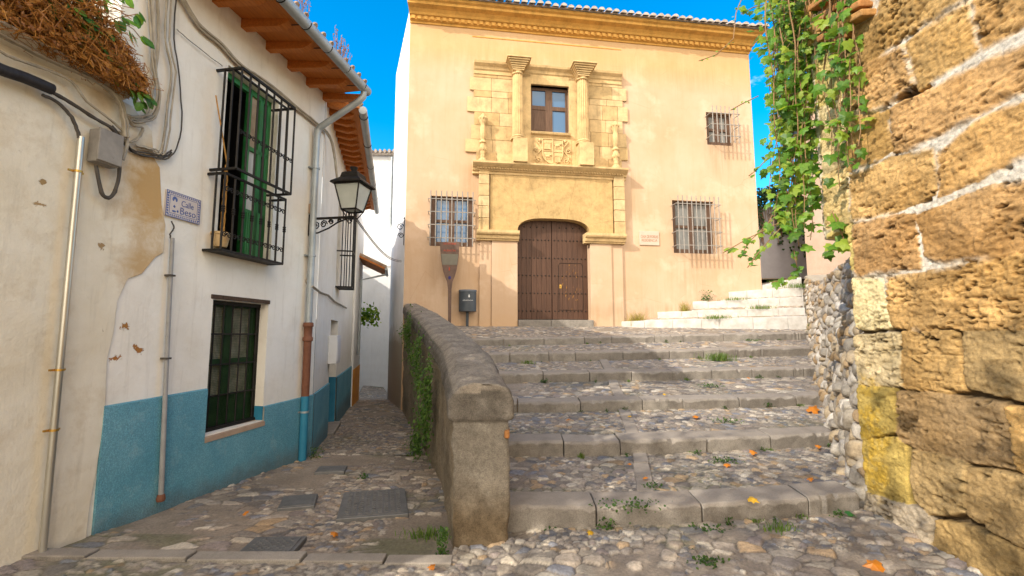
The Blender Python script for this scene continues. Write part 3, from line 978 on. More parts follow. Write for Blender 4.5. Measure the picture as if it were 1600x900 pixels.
M['parapet'] = mat_parapet()
pw = thing('parapet_wall', 'low weathered stone parapet with a rough rounded coping between lane and steps', 'wall')
ys = np.concatenate([np.full(6, 3.5), np.linspace(3.5, 6.2, 120)[1:], np.linspace(6.2, 11.62, 150)[1:]])
shr = np.concatenate([np.array([0.0, .3, .6, .85, .96, .995]), np.ones(len(ys) - 6)])
push = np.concatenate([np.array([-.012, -.012, -.01, -.006, .0, .012]), np.full(len(ys) - 6, .02)])
NPER = 130
V = np.zeros((len(ys), NPER, 3)); C = np.zeros((len(ys), NPER, 3))
for i, y in enumerate(ys):
    xi, xo, zt = float(par_in(y)), float(par_out(y)), float(par_top(y))
    zb = float(alley_z0(y)) - .25
    # perimeter: outer base -> outer top -> inner top -> inner base
    zo = zt - .28
    pts = []
    H1 = zo - zb
    pts_t = np.linspace(0, 1, NPER)
    # piecewise corners with coping standing 1.5 cm proud
    key = [(xo + .035, zb), (xo + .025, zo - .015), (xo + .04, zo), (xo - .012, zo + .02), (xo - .012, zt - .12), (xo + .03, zt - .04), (xo + .10, zt), (xi - .10, zt), (xi - .03, zt - .04), (xi + .010, zt - .12), (xi + .008, zo + .02), (xi - .03, zo), (xi - .02, zo - .015), (xi - .02, zb)]
    ks = np.array([0, .34, .345, .36, .42, .445, .47, .55, .575, .60, .655, .67, .675, 1.0])
    px = np.interp(pts_t, ks, [k_[0] for k_ in key]); pz = np.interp(pts_t, ks, [k_[1] for k_ in key])
    cx = (xi + xo) / 2; cz = (zt + zo) / 2
    cxx = px + (cx - px) * (1 - shr[i])
    czz = np.where(True, pz, pz)
    yy = y + push[i]
    sa = 3.0 * y
    q = px * 3 + pz
    n = .035 * (fbm(q * 6 + 11, np.full(NPER, y * 6), 5, 5) - .5) + .02 * (fbm(q * 22, np.full(NPER, y * 22) + pz * 9, 6, 3) - .5)
    cap = (pz > zo)
    body = 1 - cap
    st = fbm(np.full(NPER, y * 5.0), pz * 7, 15, 3)
    outer = (pts_t < .34)
    n = n + outer * .06 * (st - .5)
    V[i, :, 0] = cxx + np.where(pts_t < .45, -1, 1) * n * np.where((pts_t > .445) & (pts_t < .575), .2, 1) * shr[i] ** 3
    V[i, :, 1] = yy + (1 - shr[i]) * 0 - (shr[i] < .999) * (.02 * (fbm(cxx * 9, pz * 9, 23, 5) - .5) + .012 * (fbm(cxx * 30, pz * 30, 24, 3) - .5) + .006 * cap) + (shr[i] < .999) * .016 * np.exp(-((pz - zo) / .012) ** 2)
    V[i, :, 2] = czz + n * np.where((pts_t > .40) & (pts_t < .62), 1.0, .0)
    base = np.array((.255, .225, .185)) * np.ones((NPER, 3))
    mott = (.65 + .75 * fbm(cxx * 4 + y * 3, pz * 4 + y, 33, 4))[:, None]
    base = base * mott
    capc = np.array((.165, .145, .122)) * (.5 + 1.0 * fbm(cxx * 7 + y * 2, pz * 5 + y * 7, 35, 5))[:, None]
    topc = np.array((.28, .24, .195)) * (.55 + .9 * fbm(cxx * 6, np.full(NPER, y * 6), 37, 5))[:, None]
    istop = ((pts_t > .44) & (pts_t < .58))[:, None]
    colr = np.where(cap[:, None], np.where(istop, topc, capc), base)
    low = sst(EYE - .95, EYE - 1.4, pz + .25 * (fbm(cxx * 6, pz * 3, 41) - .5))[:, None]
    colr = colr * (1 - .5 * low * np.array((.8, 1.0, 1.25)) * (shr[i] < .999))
    ob = fbm(np.full(NPER, y * 2.2), pz * 3.2, 44, 4)
    oc = np.array((.23, .185, .13)) * (.6 + .9 * ob)[:, None]
    colr = np.where((outer & (shr[i] > .99))[:, None], oc, colr)
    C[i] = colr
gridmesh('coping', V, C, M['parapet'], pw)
mb = MB()
for (u, v, w, h_) in [(792, 679, .04, .03)]:
    r = ray(u, v); t_ = 3.475 / r[1]
    p = (r[0] * t_, 3.475, r[2] * t_ + EYE)
    mb.box(p[0] - w / 2, p[0] + w / 2, p[1] - .006, p[1] + .12, p[2] - h_, p[2] + h_)
mb.build('brick_chip', M['brick'], pw, bevel=.012)

# ------------------------------------------------------------------ plasters of the left side
def mat_oldwhite(name, spots, c1=(.76, .71, .62), c2=(.86, .82, .75), stain=(.40, .28, .15), amount=.5):
    t = NT(name)
    col = t.mix(t.ramp(t.noise(1.1, 6, .65), [(.35, 0.0), (.68, 1.0)]), c1, c2)
    col = t.mix(t.math('MULTIPLY', t.ramp(t.noise(2.6, 8, .7), [(.52, 0.0), (.75, 1.0)]), amount), col, stain)
    v = t.mapv((6, 6, .5))
    col = t.mix(t.math('MULTIPLY', t.ramp(t.noise(2.0, 5, .7, v), [(.55, 0.0), (.8, 1.0)]), .35), col, (.33, .28, .21))
    # small scars
    sc = t.ramp(t.noise(13, 9, .78, dist=.6), [(.655, 0.0), (.69, 1.0)])
    sc = t.math('MULTIPLY', sc, t.ramp(t.noise(1.7, 3, .5), [(.5, 0.0), (.62, 1.0)]))
    col = t.mix(t.math('MULTIPLY', sc, .85), col, (.36, .24, .12))
    hgt = t.math('MULTIPLY', sc, -1.0)
    for (c, r, colr, lo, hi, sca) in spots:
        bl = t.blob(c, r)
        m_ = t.math('ADD', t.math('MULTIPLY', bl, 1.0), t.math('SUBTRACT', t.noise(sca, 7, .7, dist=.4), .5))
        m_ = t.math('MULTIPLY', t.ramp(m_, [(lo, 0.0), (hi, 1.0)]), t.math('GREATER_THAN', bl, 0.0))
        col = t.mix(m_, col, colr)
        if hi - lo < .1: hgt = t.math('SUBTRACT', hgt, t.math('MULTIPLY', m_, 1.5))
    b = t.bump(t.noise(3.5, 6, .6), .35, .05)
    b = t.bump(t.noise(55, 7, .7), .28, .008, b)
    t.bump(hgt, .6, .008, b)
    return t.fin(col, .9, 0, .15)


GWA = L1.px(60, 700)[0]


def Lp(u, v, off=0.0, a0=None):
    p = L1.px(u, v, off); return (p[0] - (AB if a0 is None else a0), 0.0, p[1])


HZ = EYE + 3.55
S1 = Lp(200, 530); S2 = Lp(235, 420); S3 = Lp(240, 270)
M['white'] = mat_oldwhite('lime_white_plaster', [(Lp(180, 560), (.24, .4, .16), (.36, .15, .04), .86, .88, 20.0), (Lp(215, 545), (.22, .4, .26), (.36, .16, .045), .84, .86, 15.0), (Lp(195, 510), (.25, .4, .18), (.36, .17, .05), .86, .88, 22.0), (Lp(205, 535), (.75, .6, .62), (.38, .20, .08), 1.03, 1.045, 17.0), (Lp(205, 520), (.9, .6, .8), (.45, .33, .2), 1.05, 1.07, 34.0), (Lp(300, 700), (.5, .5, .3), (.5, .45, .36), .4, 1.2, 8.0)], amount=.22)
M['cream'] = mat_oldwhite('old_cream_plaster', [(Lp(238, 300, 0, GWA), (.55, .5, .75), (.50, .32, .14), .25, .75, 5.0), (Lp(228, 420, 0, GWA), (.5, .5, .6), (.52, .36, .19), .35, .85, 5.0), (Lp(65, 285, 0, GWA), (.10, .3, .10), (.33, .22, .10), .80, .82, 24.0), (Lp(60, 320, 0, GWA), (.18, .3, .07), (.38, .26, .13), .80, .82, 24.0), (Lp(155, 385, 0, GWA), (.16, .3, .12), (.36, .24, .12), .80, .82, 24.0)],
                        c1=(.67, .59, .45), c2=(.79, .73, .61), stain=(.42, .29, .14), amount=.55)
def mat_dado():
    t = NT('blue_roughcast')
    col = t.mix(t.ramp(t.noise(2.0, 6, .65), [(.3, 0.0), (.7, 1.0)]), (.115, .35, .46), (.20, .455, .555))
    col = t.mix(1.0, col, t.ramp(t.vor(85), [(.0, 1.1), (.6, .72)]), 'MULTIPLY')
    wr = t.ramp(t.noise(3.4, 9, .75), [(.54, 0.0), (.66, 1.0)])
    col = t.mix(t.math('MULTIPLY', wr, .4), col, (.30, .46, .50))
    z_ = t.sep()[2]
    col = t.mix(t.math('MULTIPLY', t.ramp(t.math('ADD', z_, t.math('MULTIPLY', t.noise(6, 4), .25)), [(.06, 1.0), (.26, 0.0)]), .55), col, (.12, .115, .10))
    h = t.math('ADD', t.math('MULTIPLY', t.vor(80), -1.0), t.math('MULTIPLY', t.noise(70, 4, .6), .5))
    t.bump(h, .7, .010)
    return t.fin(col, .85, 0, .25)
M['dado'] = mat_dado()
M['blue'] = simple('smooth_blue_paint', (.02, .16, .27), (.035, .21, .32), 6, .6, 0, .2, 30, .004)
M['iron'] = simple('black_iron', (.012, .011, .010), (.03, .026, .022), 14, .55, .4, .3, 60, .003)
M['greyiron'] = simple('pale_grey_iron', (.20, .18, .16), (.33, .30, .27), 20, .6, .1, .3, 60, .003)
M['zinc'] = simple('zinc_sheet', (.30, .33, .34), (.44, .47, .48), 5, .5, .45, .15, 30, .004)
M['rust'] = simple('brown_cast_iron', (.14, .055, .03), (.22, .09, .05), 8, .7, .1, .5, 40, .006)
M['green'] = simple('green_gloss_paint', (.012, .11, .025), (.03, .20, .05), 9, .42, 0, .4, 22, .006, .4, (1, 1, .2))
M['greendark'] = simple('dark_green_paint', (.012, .035, .012), (.03, .07, .022), 9, .5, 0, .4, 22, .006)
M['dark'] = simple('dark_interior', (.010, .009, .008), (.022, .018, .015), 2, .9, 0, 0)
M['wood'] = simple('orange_eave_wood', (.40, .115, .018), (.60, .20, .035), 5, .6, 0, .5, 18, .006, .3, (1, 9, 9))
M['oldwood'] = simple('dark_weathered_wood', (.045, .028, .018), (.10, .062, .04), 6, .7, 0, .6, 20, .006, .25, (9, 9, .7))
M['tile'] = simple('clay_roof_tile', (.24, .14, .085), (.42, .32, .22), 5, .9, 0, .6, 30, .01)
def mat_glass(name, c, r=.06):
    t = NT(name); t.bump(t.noise(2.2, 2), .06, .02)
    m = t.fin(c, r, 0, .8); return m
M['glass'] = mat_glass('window_glass', (.02, .035, .06))
M['dimcurtain'] = simple('dim_curtain', (.15, .15, .145), (.26, .26, .25), 5, .9, 0, .4, 9, .02, .1, (6, 1, .6))
M['curtain'] = simple('pale_curtain', (.45, .43, .40), (.62, .60, .56), 5, .9, 0, .4, 9, .02, .1, (6, 1, .6))

# ------------------------------------------------------------------ near house on the left
house = wthing(L1, AB, 0, 'white_house', 'white plastered house with blue base and green barred windows along the left of the lane', 'house')
uw = (L1.px(347, 250)[0], L1.px(431, 250)[0], L1.px(390, 400)[1], L1.px(390, 126)[1])      # upper window opening
lw = (L1.px(327, 560)[0], L1.px(415, 560)[0], L1.px(370, 667)[1], L1.px(370, 471)[1])      # lower window opening
A0 = L1.px(205, 100)[0] - .12
mb = MB(); mb.wall(A0, AB, -.4, HZ, (uw, lw), 0, .24); mb.add([(A0, 0, -.4), (A0, 6, -.4), (A0, 6, HZ + 2.2), (A0, 0, HZ)], [(0, 1, 2, 3)]); mb.wall(L1.px(60, 700)[0] - .2, A0, -.4, float(L1.px(150, 650)[1]), (), 0); mb.build('front_wall', M['white'], house)
# blue base: stepped down under the window, bulging roughcast
top_d = itp([(L1.px(u, v)[0], L1.px(u, v)[1]) for u, v in [(150, 636), (200, 627), (265, 612), (326, 606)]])
zw1 = L1.px(413, 634)[1]
mb = MB()
ad0 = L1.px(160, 640)[0]
zst = float(top_d(lw[0]))
def strip(a0, a1, zt0, zt1, zb=-.45, y=-.022):
    n = max(2, int((a1 - a0) / .12))
    for i in range(n):
        f0, f1 = i / n, (i + 1) / n
        x0, x1 = a0 + (a1 - a0) * f0, a0 + (a1 - a0) * f1
        z0, z1 = zt0 + (zt1 - zt0) * f0, zt0 + (zt1 - zt0) * f1
        mb.add([(x0, y, zb), (x1, y, zb), (x1, y, z1 - .012), (x0, y, z0 - .012), (x0, 0.004, z0), (x1, 0.004, z1)], [(0, 1, 2, 3), (3, 2, 5, 4)])
strip(ad0, lw[0] - .012, float(top_d(ad0)), zst)
strip(lw[0] - .012, lw[1] + .0, lw[2] - .03, lw[2] - .02)
mb.add([(lw[0] - .012, -.022, lw[2] - .04), (lw[0] - .012, -.022, zst - .012), (lw[0] - .012, .004, zst), (lw[0] - .012, .004, lw[2] - .04)], [(0, 1, 2, 3)])
strip(lw[1], AB, zw1, L1.px(479, 618)[1])
mb.add([(ad0, -.022, -.45), (ad0, -.022, float(top_d(ad0))), (ad0, .01, float(top_d(ad0))), (ad0, .01, -.45)], [(0, 1, 2, 3)])
mb.build('dado', M['dado'], house, recalc=False)
mb = MB(); mb.box(lw[1] + .003, lw[1] + .006, .0, .235, lw[2], zw1)      # painted reveal
mb.add([(lw[1] - .003, -.004, lw[2] + .002), (lw[1] - .003, .236, lw[2] + .002), (lw[1] - .003, .236, zw1), (lw[1] - .003, -.004, zw1)], [(0, 1, 2, 3)])
mb.build('painted_reveal', M['blue'], house)
mb = MB(); mb.add([(lw[0] - .02, -.03, lw[2] - .022), (lw[1] + .01, -.03, lw[2] - .012), (lw[1] + .01, .2, lw[2] + .02), (lw[0] - .02, .2, lw[2] + .01), (lw[0] - .02, -.03, lw[2] - .07), (lw[1] + .01, -.03, lw[2] - .06)], [(0, 1, 2, 3), (0, 4, 5, 1)])
mb.build('window_sill', simple('pinkish_mortar', (.36, .25, .17), (.46, .34, .25), 6, .9, 0, .5, 40, .01), house)

# lower window: dark green casement behind mesh and bars
wf = MB(); y0 = .13
a0, a1, z0, z1 = lw
am = a1 - .002
for (x0, x1, q0, q1) in [(a0, a0 + .06, z0, z1), (am - .06, am, z0, z1), (a0, am, z1 - .06, z1), (a0, am, z0, z0 + .07), ((a0 + am) / 2 - .05, (a0 + am) / 2 + .05, z0, z1), (a0, am, z0 + .52 * (z1 - z0) - .03, z0 + .52 * (z1 - z0) + .03), (a0, am, z0 + .07, z0 + .25 * (z1 - z0))]:
    wf.box(x0, x1, y0 + .03, y0 + .07, q0, q1)
wpart = wf.build('window', M['greendark'], house, bevel=.004)
mb = MB(); mb.box(a0, am + .02, y0 + .075, y0 + .08, z0, z1); sub('pane', mb, simple('mottled_glass', (.16, .135, .08), (.46, .40, .29), 9, .3, 0, .2, 12, .01), wpart, house)
mb = MB()
nv = 7
for i in range(nv):
    x = a0 + .03 + (am - a0 - .06) * i / (nv - 1); mb.bar((x, y0 - .01, z0 + .02), (x, y0 - .01, z1 - .02), .0085)
for i in range(5):
    z = z0 + .03 + (z1 - z0 - .06) * i / 4; mb.box(a0, am, y0 - .018, y0 - .003, z - .008, z + .008)
mb.box(am - .02, am + .015, y0 - .02, y0 + .02, z0, z1); mb.box(a0 - .005, am, y0 - .03, y0 + .03, z1 - .04, z1 + .0); mb.box(a0 - .01, am + .01, y0 - .04, y0 + .03, z0, z0 + .035)
sub('grille', mb, M['iron'], wpart, house)
mb = MB(); n = 46; m_ = 74
for i in range(n):
    x = a0 + (am - a0) * i / n; mb.box(x, x + .0022, y0 + .012, y0 + .014, z0, z1)
for i in range(m_):
    z = z0 + (z1 - z0) * i / m_; mb.box(a0, am, y0 + .0145, y0 + .0165, z, z + .0022)
sub('wire_mesh', mb, M['greendark'], wpart, house)
mb = MB(); mb.box(a0 - .02, a1 + .01, .0, .2, z1 + .002, z1 + .03); mb.box(a0 - .03, a1 + .015, -.012, .05, z1 + .004, z1 + .05)
mb.build('lintel', M['oldwood'], house, bevel=.006)

# upper window: green casement, one leaf ajar on the dark room, projecting iron cage
a0, a1, z0, z1 = uw
wf = MB(); fy = .10
ad = a0 + (a1 - a0) * .54
for (x0, x1, q0, q1) in [(a0, a1, z1 - .07, z1), (a1 - .06, a1, z0, z1), (a0, a0 + .03, z0, z1), (ad, ad + .05, z0, z1), (ad, a1, z0 + .63 * (z1 - z0), z0 + .63 * (z1 - z0) + .05), (ad, a1, z0, z0 + .28 * (z1 - z0)), (a1 - .19, a1 - .13, z0, z1)]:
    wf.box(x0, x1, fy, fy + .05, q0, q1)
wpart = wf.build('window', M['green'], house, bevel=.005)
mb = MB(); mb.box(ad + .05, a1 - .19, fy + .03, fy + .034, z0 + .28 * (z1 - z0), z0 + .63 * (z1 - z0)); sub('curtained_pane', mb, M['curtain'], wpart, house)
mb = MB(); mb.box(ad + .05, a1 - .19, fy + .03, fy + .034, z0 + .66 * (z1 - z0), z1 - .07); sub('pane', mb, simple('tan_blind', (.28, .20, .13), (.42, .32, .22), 5, .8, 0, 0), wpart, house)
mb = MB(); mb.box(a1 - .13, a1 - .06, fy + .03, fy + .034, z0, z1 - .07); sub('dark_pane', mb, M['greendark'], wpart, house)
mb = MB(); mb.wall(a0 - .4, a1 + .2, z0 - .2, z1 + .2, (), y=1.2); mb.box(a0 - .4, a0 - .38, .25, 1.2, z0 - .2, z1 + .2); mb.box(a1 + .2, a1 + .22, .25, 1.2, z0 - .2, z1 + .2); mb.box(a0 - .4, a1 + .2, .25, 1.2, z1 + .2, z1 + .22); mb.box(a0 - .4, a1 + .2, .25, 1.2, z0 - .22, z0 - .2)
sub('dark_room', mb, M['dark'], wpart, house)
mb = MB()   # panel of boards on the low part of the leaf
for i in range(4):
    x = ad + .055 + i * (a1 - .2 - ad - .05) / 4; mb.box(x, x + (a1 - .2 - ad - .05) / 4 - .008, fy - .012, fy + .004, z0 + .03, z0 + .26 * (z1 - z0))
sub('door_board', mb, M['green'], wpart, house, bevel=.003)


def scroll(mb, c, r, axis, flip=1, turns=1.25, rad=.006):
    """spiral scroll in the plane of (axis, z)"""
    pts = []
    for i in range(13):
        f = i / 12; an = f * turns * 2 * PI; rr = r * (1 - .72 * f)
        k = flip * rr * math.cos(an)
        pts.append((c[0] + axis[0] * k, c[1] + axis[1] * k, c[2] + rr * math.sin(an)))
    mb.tube(pts, rad, 5)


mb = MB()
P1, P0 = .30, .20                # projection of the upper and lower cage
zr = L1.px(415, 289, P1)[1]      # rail between them
za = L1.px(420, 138, P1)[1]
ax0, ax1 = L1.px(379, 103, P1)[0], L1.px(461, 172, P1)[0]
bx0, bx1 = L1.px(352, 275, P0)[0], L1.px(442, 400, P0)[0]
zb = L1.px(388, 400, P0)[1]
bw = .011
def rect_rail(x0, x1, P, z, h=.012):
    mb.box(x0, x1, -P - .012, -P + .012, z - h, z + h); mb.box(x0 - .012, x0 + .012, -P, .02, z - h, z + h); mb.box(x1 - .012, x1 + .012, -P, .02, z - h, z + h)
rect_rail(ax0, ax1, P1, za); rect_rail(ax0, ax1, P1, zr + .03); rect_rail(bx0, bx1, P0, zr - .02); rect_rail(bx0, bx1, P0, zb)
mb.box(ax0, ax1, -P1 + .1 - .01, -P1 + .1 + .01, za - .01, za + .01)
nb = 8
for i in range(nb):
    x = ax0 + (ax1 - ax0) * i / (nb - 1)
    mb.bar((x, -P1, zr + .03), (x, -P1, za), bw)
for f in (.33, .66):
    for x in (ax0, ax1):
        mb.bar((x, -P1 * f, zr + .03), (x, -P1 * f, za), bw)
for i in range(nb):
    x = bx0 + (bx1 - bx0) * i / (nb - 1)
    mb.bar((x, -P0, zb), (x, -P0, zr - .02), bw)
    for k in (.33, .36, .39): mb.ball((x, -P0, zb + (zr - zb) * (k + .16)), (.02, .02, .016), 8, 4)
for x in (bx0, bx1): mb.bar((x, -P0 * .5, zb), (x, -P0 * .5, zr), bw)
mb.add([(bx0, -P0, zb - .008), (bx1, -P0, zb - .008), (bx1, 0.0, zb - .008), (bx0, 0.0, zb - .008)], [(0, 1, 2, 3)])
sp_ = (bx1 - bx0) / (nb - 1)
for i in range(nb - 1):
    x = bx0 + sp_ * (i + .5)
    for zz in (zb + .2 * (zr - zb), zb + .78 * (zr - zb)):
        scroll(mb, (x - sp_ * .23, -P0, zz), sp_ * .24, (1, 0), 1); scroll(mb, (x + sp_ * .23, -P0, zz), sp_ * .24, (1, 0), -1)
sp_ = (ax1 - ax0) / (nb - 1)
for i in range(nb - 1):
    x = ax0 + sp_ * (i + .5); zz = zr + .03 + .36 * (za - zr)
    scroll(mb, (x - sp_ * .23, -P1, zz), sp_ * .24, (1, 0), 1); scroll(mb, (x + sp_ * .23, -P1, zz), sp_ * .24, (1, 0), -1)
mb.build('window_cage', M['iron'], house, smooth=40)
mb = MB(); mb.box(a0 - .03, a1 + .06, -.05, .22, z0 - .035, z0); mb.build('window_sill', simple('worn_green_sill', (.10, .16, .05), (.45, .38, .25), 8, .8), house, bevel=.006)

# eaves of the near house
OV = .72
ZS = HZ + .0
def eave(root, x0, x1, first, step, n, ends=(0, 0), zt=ZS, matw=M['wood']):
    mb = MB()
    mb.add([(x0, .05, zt), (x1, .05, zt), (x1 - ends[1] * OV, -OV, zt - .10), (x0 + ends[0] * OV, -OV, zt - .10), (x0, .05, zt + .03), (x1, .05, zt + .03), (x1 - ends[1] * OV, -OV, zt - .07), (x0 + ends[0] * OV, -OV, zt - .07)], [(0, 1, 2, 3), (7, 6, 5, 4), (0, 3, 7, 4), (1, 5, 6, 2), (3, 2, 6, 7)])
    k = 0
    mb.build('soffit', matw, root)
    for i in range(n):
        x = first + step * i
        mb = MB()
        pts = [(.03, zt - .004), (.03, zt - .11), (-OV + .24, zt - .155), (-OV + .16, zt - .13), (-OV + .10, zt - .085)]
        mb.add([(x - .045, p[0], p[1]) for p in pts] + [(x + .045, p[0], p[1]) for p in pts], [(0, 1, 2, 3, 4), (9, 8, 7, 6, 5)] + [(j, (j + 1) % 5, 5 + (j + 1) % 5, 5 + j) for j in range(5)])
        mb.build('rafter', matw, root, bevel=.005)
    mb = MB(); mb.tube([(x0 + ends[0] * OV - .0, -OV - .045, zt - .115), (x1 - ends[1] * (OV + .045), -OV - .045, zt - .135)], .062, 14)
    g = mb.build('gutter', M['zinc'], root, smooth=50)
    return g


r_a = [L1.px(u, v)[0] for u, v in [(382, 28), (419, 64), (451, 97), (480, 125), (507, 151)]]
step = (r_a[-1] - r_a[0]) / 4
end1 = math.tan(math.radians(12.0))
g = eave(house, A0 - .2, AB, r_a[0] - step * 4, step, 9, (0, -end1 * 0 + .25))
for i in range(5):
    x = r_a[0] - step * 1 + i * step * 1.05
    mb = MB(); mb.tube([(x, -OV - .045 + .066 * math.cos(t), ZS - .122 + .066 * math.sin(t)) for t in np.linspace(-PI, .6 * PI, 12)], .006, 5)
    mb.tube([(x, -OV + .02, ZS - .12), (x, -OV + .2, ZS - .105)], .006, 5)
    sub('gutter_bracket', mb, M['iron'], g, house)
mb = MB(); random.seed(4)      # tile edges over the gutter, then the roof slope
x = A0
RS = .62
while x < AB - .15:
    mb.tube([(x, -OV + .02, ZS - .015), (x, -OV - .0, ZS - .03)], .075, 10, True, .55); x += .17
pts = [(A0 - .2, -OV - .02, ZS - .055), (AB - .2, -OV - .02, ZS - .055), (AB + .9, 3.6, ZS + RS * 3.6), (A0 - .2, 3.6, ZS + RS * 3.6)]
mb.add(pts, [(0, 1, 2, 3)])
mb.add([(p[0], p[1], p[2] + .05) for p in pts], [(0, 1, 2, 3)])
mb.build('roof', M['tile'], house)

# ------------------------------------------------------------------ second house beyond the bend
house2 = wthing(L2, 0, 0, 'white_house', 'white house with a meter box and narrow doorway beyond the bend of the lane', 'house')
LL2 = 5.75
d0, d1 = L2.px(514, 580)[0], L2.px(525.5, 580)[0]
zdt, zdb = L2.px(520, 500)[1], L2.px(518, 665)[1]
w0, w1 = L2.px(527, 380)[0], L2.px(531.5, 380)[0]
w0b, w1b = L2.px(528, 380)[0], L2.px(533, 380)[0]
mb = MB(); mb.wall(0, LL2, -.6, HZ, ((d0, d1, -.55, zdt), (w0, w1, L2.px(529, 452)[1], L2.px(529, 300)[1])), 0, .3); mb.build('front_wall', M['white'], house2)
mb = MB()
def strip2(a0, a1, zt0, zt1, y=-.02):
    n = 8
    for i in range(n):
        x0, x1 = a0 + (a1 - a0) * i / n, a0 + (a1 - a0) * (i + 1) / n
        z0, z1 = zt0 + (zt1 - zt0) * i / n, zt0 + (zt1 - zt0) * (i + 1) / n
        mb.add([(x0, y, -.7), (x1, y, -.7), (x1, y, z1 - .01), (x0, y, z0 - .01), (x0, .004, z0), (x1, .004, z1)], [(0, 1, 2, 3), (3, 2, 5, 4)])
zt0, zt1 = L2.px(484, 619)[1], L2.px(541, 577)[1]
fz = lambda q: zt0 + (zt1 - zt0) * q / LL2
strip2(0, d0, fz(0), fz(d0)); mb.build('dado', M['dado'], house2, recalc=False)
mb = MB(); strip2(d1, LL2, fz(d1), fz(LL2)); mb.build('dado', M['dado'], house2, recalc=False)
mb = MB(); mb.box(d0 - .05, d1, .22, .26, zdb, zdt); dr = mb.build('door', M['oldwood'], house2)
mb = MB(); mb.box(d0 - .03, d1 + .03, -.12, .25, zdb - .14, zdb); mb.build('threshold', M['kerb'], house2, bevel=.01)
mb = MB(); mb.box(d1 - .004, d1 - .002, .0, .22, zdb, fz(d1)); mb.build('painted_reveal', M['blue'], house2)
mb = MB(); mb.box(d0 + .002, d0 + .004, .0, .22, zdb, fz(d0)); mb.build('painted_reveal', M['blue'], house2)
zw0, zw1_ = L2.px(529, 452)[1], L2.px(529, 300)[1]
mb = MB(); mb.box(w0 - .1, w1 + .1, .2, .22, zw0 - .1, zw1_ + .1); wp = mb.build('window', M['glass'], house2)
mb = MB()
for i in range(7):
    x = w0 - .04 + (w1 - w0 + .08) * i / 6; mb.bar((x, -.28, zw0), (x, -.28, zw1_), .010)
for zz in (zw0, zw1_, (zw0 * .62 + zw1_ * .38)):
    mb.box(w0 - .05, w1 + .05, -.29, -.27, zz - .012, zz + .012); mb.box(w0 - .05, w0 - .03, -.28, .02, zz - .012, zz + .012); mb.box(w1 + .03, w1 + .05, -.28, .02, zz - .012, zz + .012)
for f in (.33, .66):
    for x in (w0 - .04, w1 + .04): mb.bar((x, -.28 * f, zw0), (x, -.28 * f, zw1_), .010)
mb.add([(w0 - .04, -.28, zw0), (w1 + .04, -.28, zw0), (w1 + .04, 0, zw0), (w0 - .04, 0, zw0)], [(0, 1, 2, 3)])
sub('window_cage', mb, M['iron'], wp, house2)
OV = .47
g = eave(house2, 0, LL2 + .3, .12, .27, 22, (.25, 0))
for i in range(5):
    x = .3 + i * 1.1
    mb = MB(); mb.tube([(x, -OV - .045 + .066 * math.cos(t), ZS - .122 + .066 * math.sin(t)) for t in np.linspace(-PI, .6 * PI, 12)], .006, 5)
    sub('gutter_bracket', mb, M['iron'], g, house2)
mb = MB(); x = .2
while x < LL2 + .2:
    mb.tube([(x, -OV + .02, ZS - .015), (x, -OV - .0, ZS - .03)], .075, 10, True, .55); x += .17
pts = [(.2, -OV - .02, ZS - .055), (LL2 + .3, -OV - .02, ZS - .055), (LL2 + .3, 3.6, ZS + RS * 3.6), (-1.0, 3.6, ZS + RS * 3.6)]
mb.add(pts, [(0, 1, 2, 3)]); mb.add([(p[0], p[1], p[2] + .05) for p in pts], [(0, 1, 2, 3)])
mb.build('roof', M['tile'], house2)
OV = .72

# third house: white over an orange base, tiled door canopy
M['white2'] = mat_oldwhite('bright_white_plaster', [], c1=(.64, .63, .62), c2=(.72, .71, .70), amount=.12)
house3 = wthing(L2, LL2, 0, 'white_house', 'white house with a bright orange base and a small tiled canopy farther down the lane', 'house')
mb = MB(); mb.box(LL2, LL2 + 2.4, -.05, 4, -.7, HZ - .1); mb.build('front_wall', M['white2'], house3)
mb = MB(); mb.box(LL2 + 2.5, LL2 + 7.0, 1.6, 6, -.9, HZ); mb.build('hidden_shade_block', M['white2'], house3)  # unseen block added to shade the wall closing the lane
zo = L2.px(546, 580)[1]
mb = MB(); mb.box(LL2 + .01, LL2 + 2.41, -.06, .3, -.8, zo); mb.build('orange_base', simple('orange_paint', (.62, .24, .02), (.72, .30, .04), 5, .8), house3)
cz = L2.px(548, 388)[1]; cx = LL2 + 1.0
mb = MB(); mb.add([(cx - .2, -.04, cz + .18), (cx + 1.3, -.04, cz + .18), (cx + 1.3, -.75, cz - .15), (cx - .2, -.75, cz - .15), (cx - .2, -.04, cz + .13), (cx + 1.3, -.04, cz + .13), (cx + 1.3, -.75, cz - .2), (cx - .2, -.75, cz - .2)], [(0, 1, 2, 3), (7, 6, 5, 4), (0, 3, 7, 4), (3, 2, 6, 7), (1, 5, 6, 2)])
cp = mb.build('canopy', M['wood'], house3)
mb = MB()
for i in range(9):
    x = cx - .14 + i * .17; mb.tube([(x, -.04, cz + .20), (x, -.78, cz - .14)], .07, 8, True, .6)
sub('canopy_tiles', mb, M['tile'], cp, house3)
mb = MB(); mb.tube([(cx - .2, -.80, cz - .19), (cx + 1.3, -.80, cz - .19)], .04, 8); mb.tube([(cx - .1, -.8, cz - .2), (cx - .1, -.78, cz - .34), (cx - .12, -.12, cz - .52), (cx - .12, -.10, zo + .35)], .032, 8)
mb.build('gutter', M['zinc'], house3, smooth=50)
# ------------------------------------------------------------------ the palace
def fl(u, v):
    p = F.px(u, v); return (p[0], 0.0, p[1] - EYE)


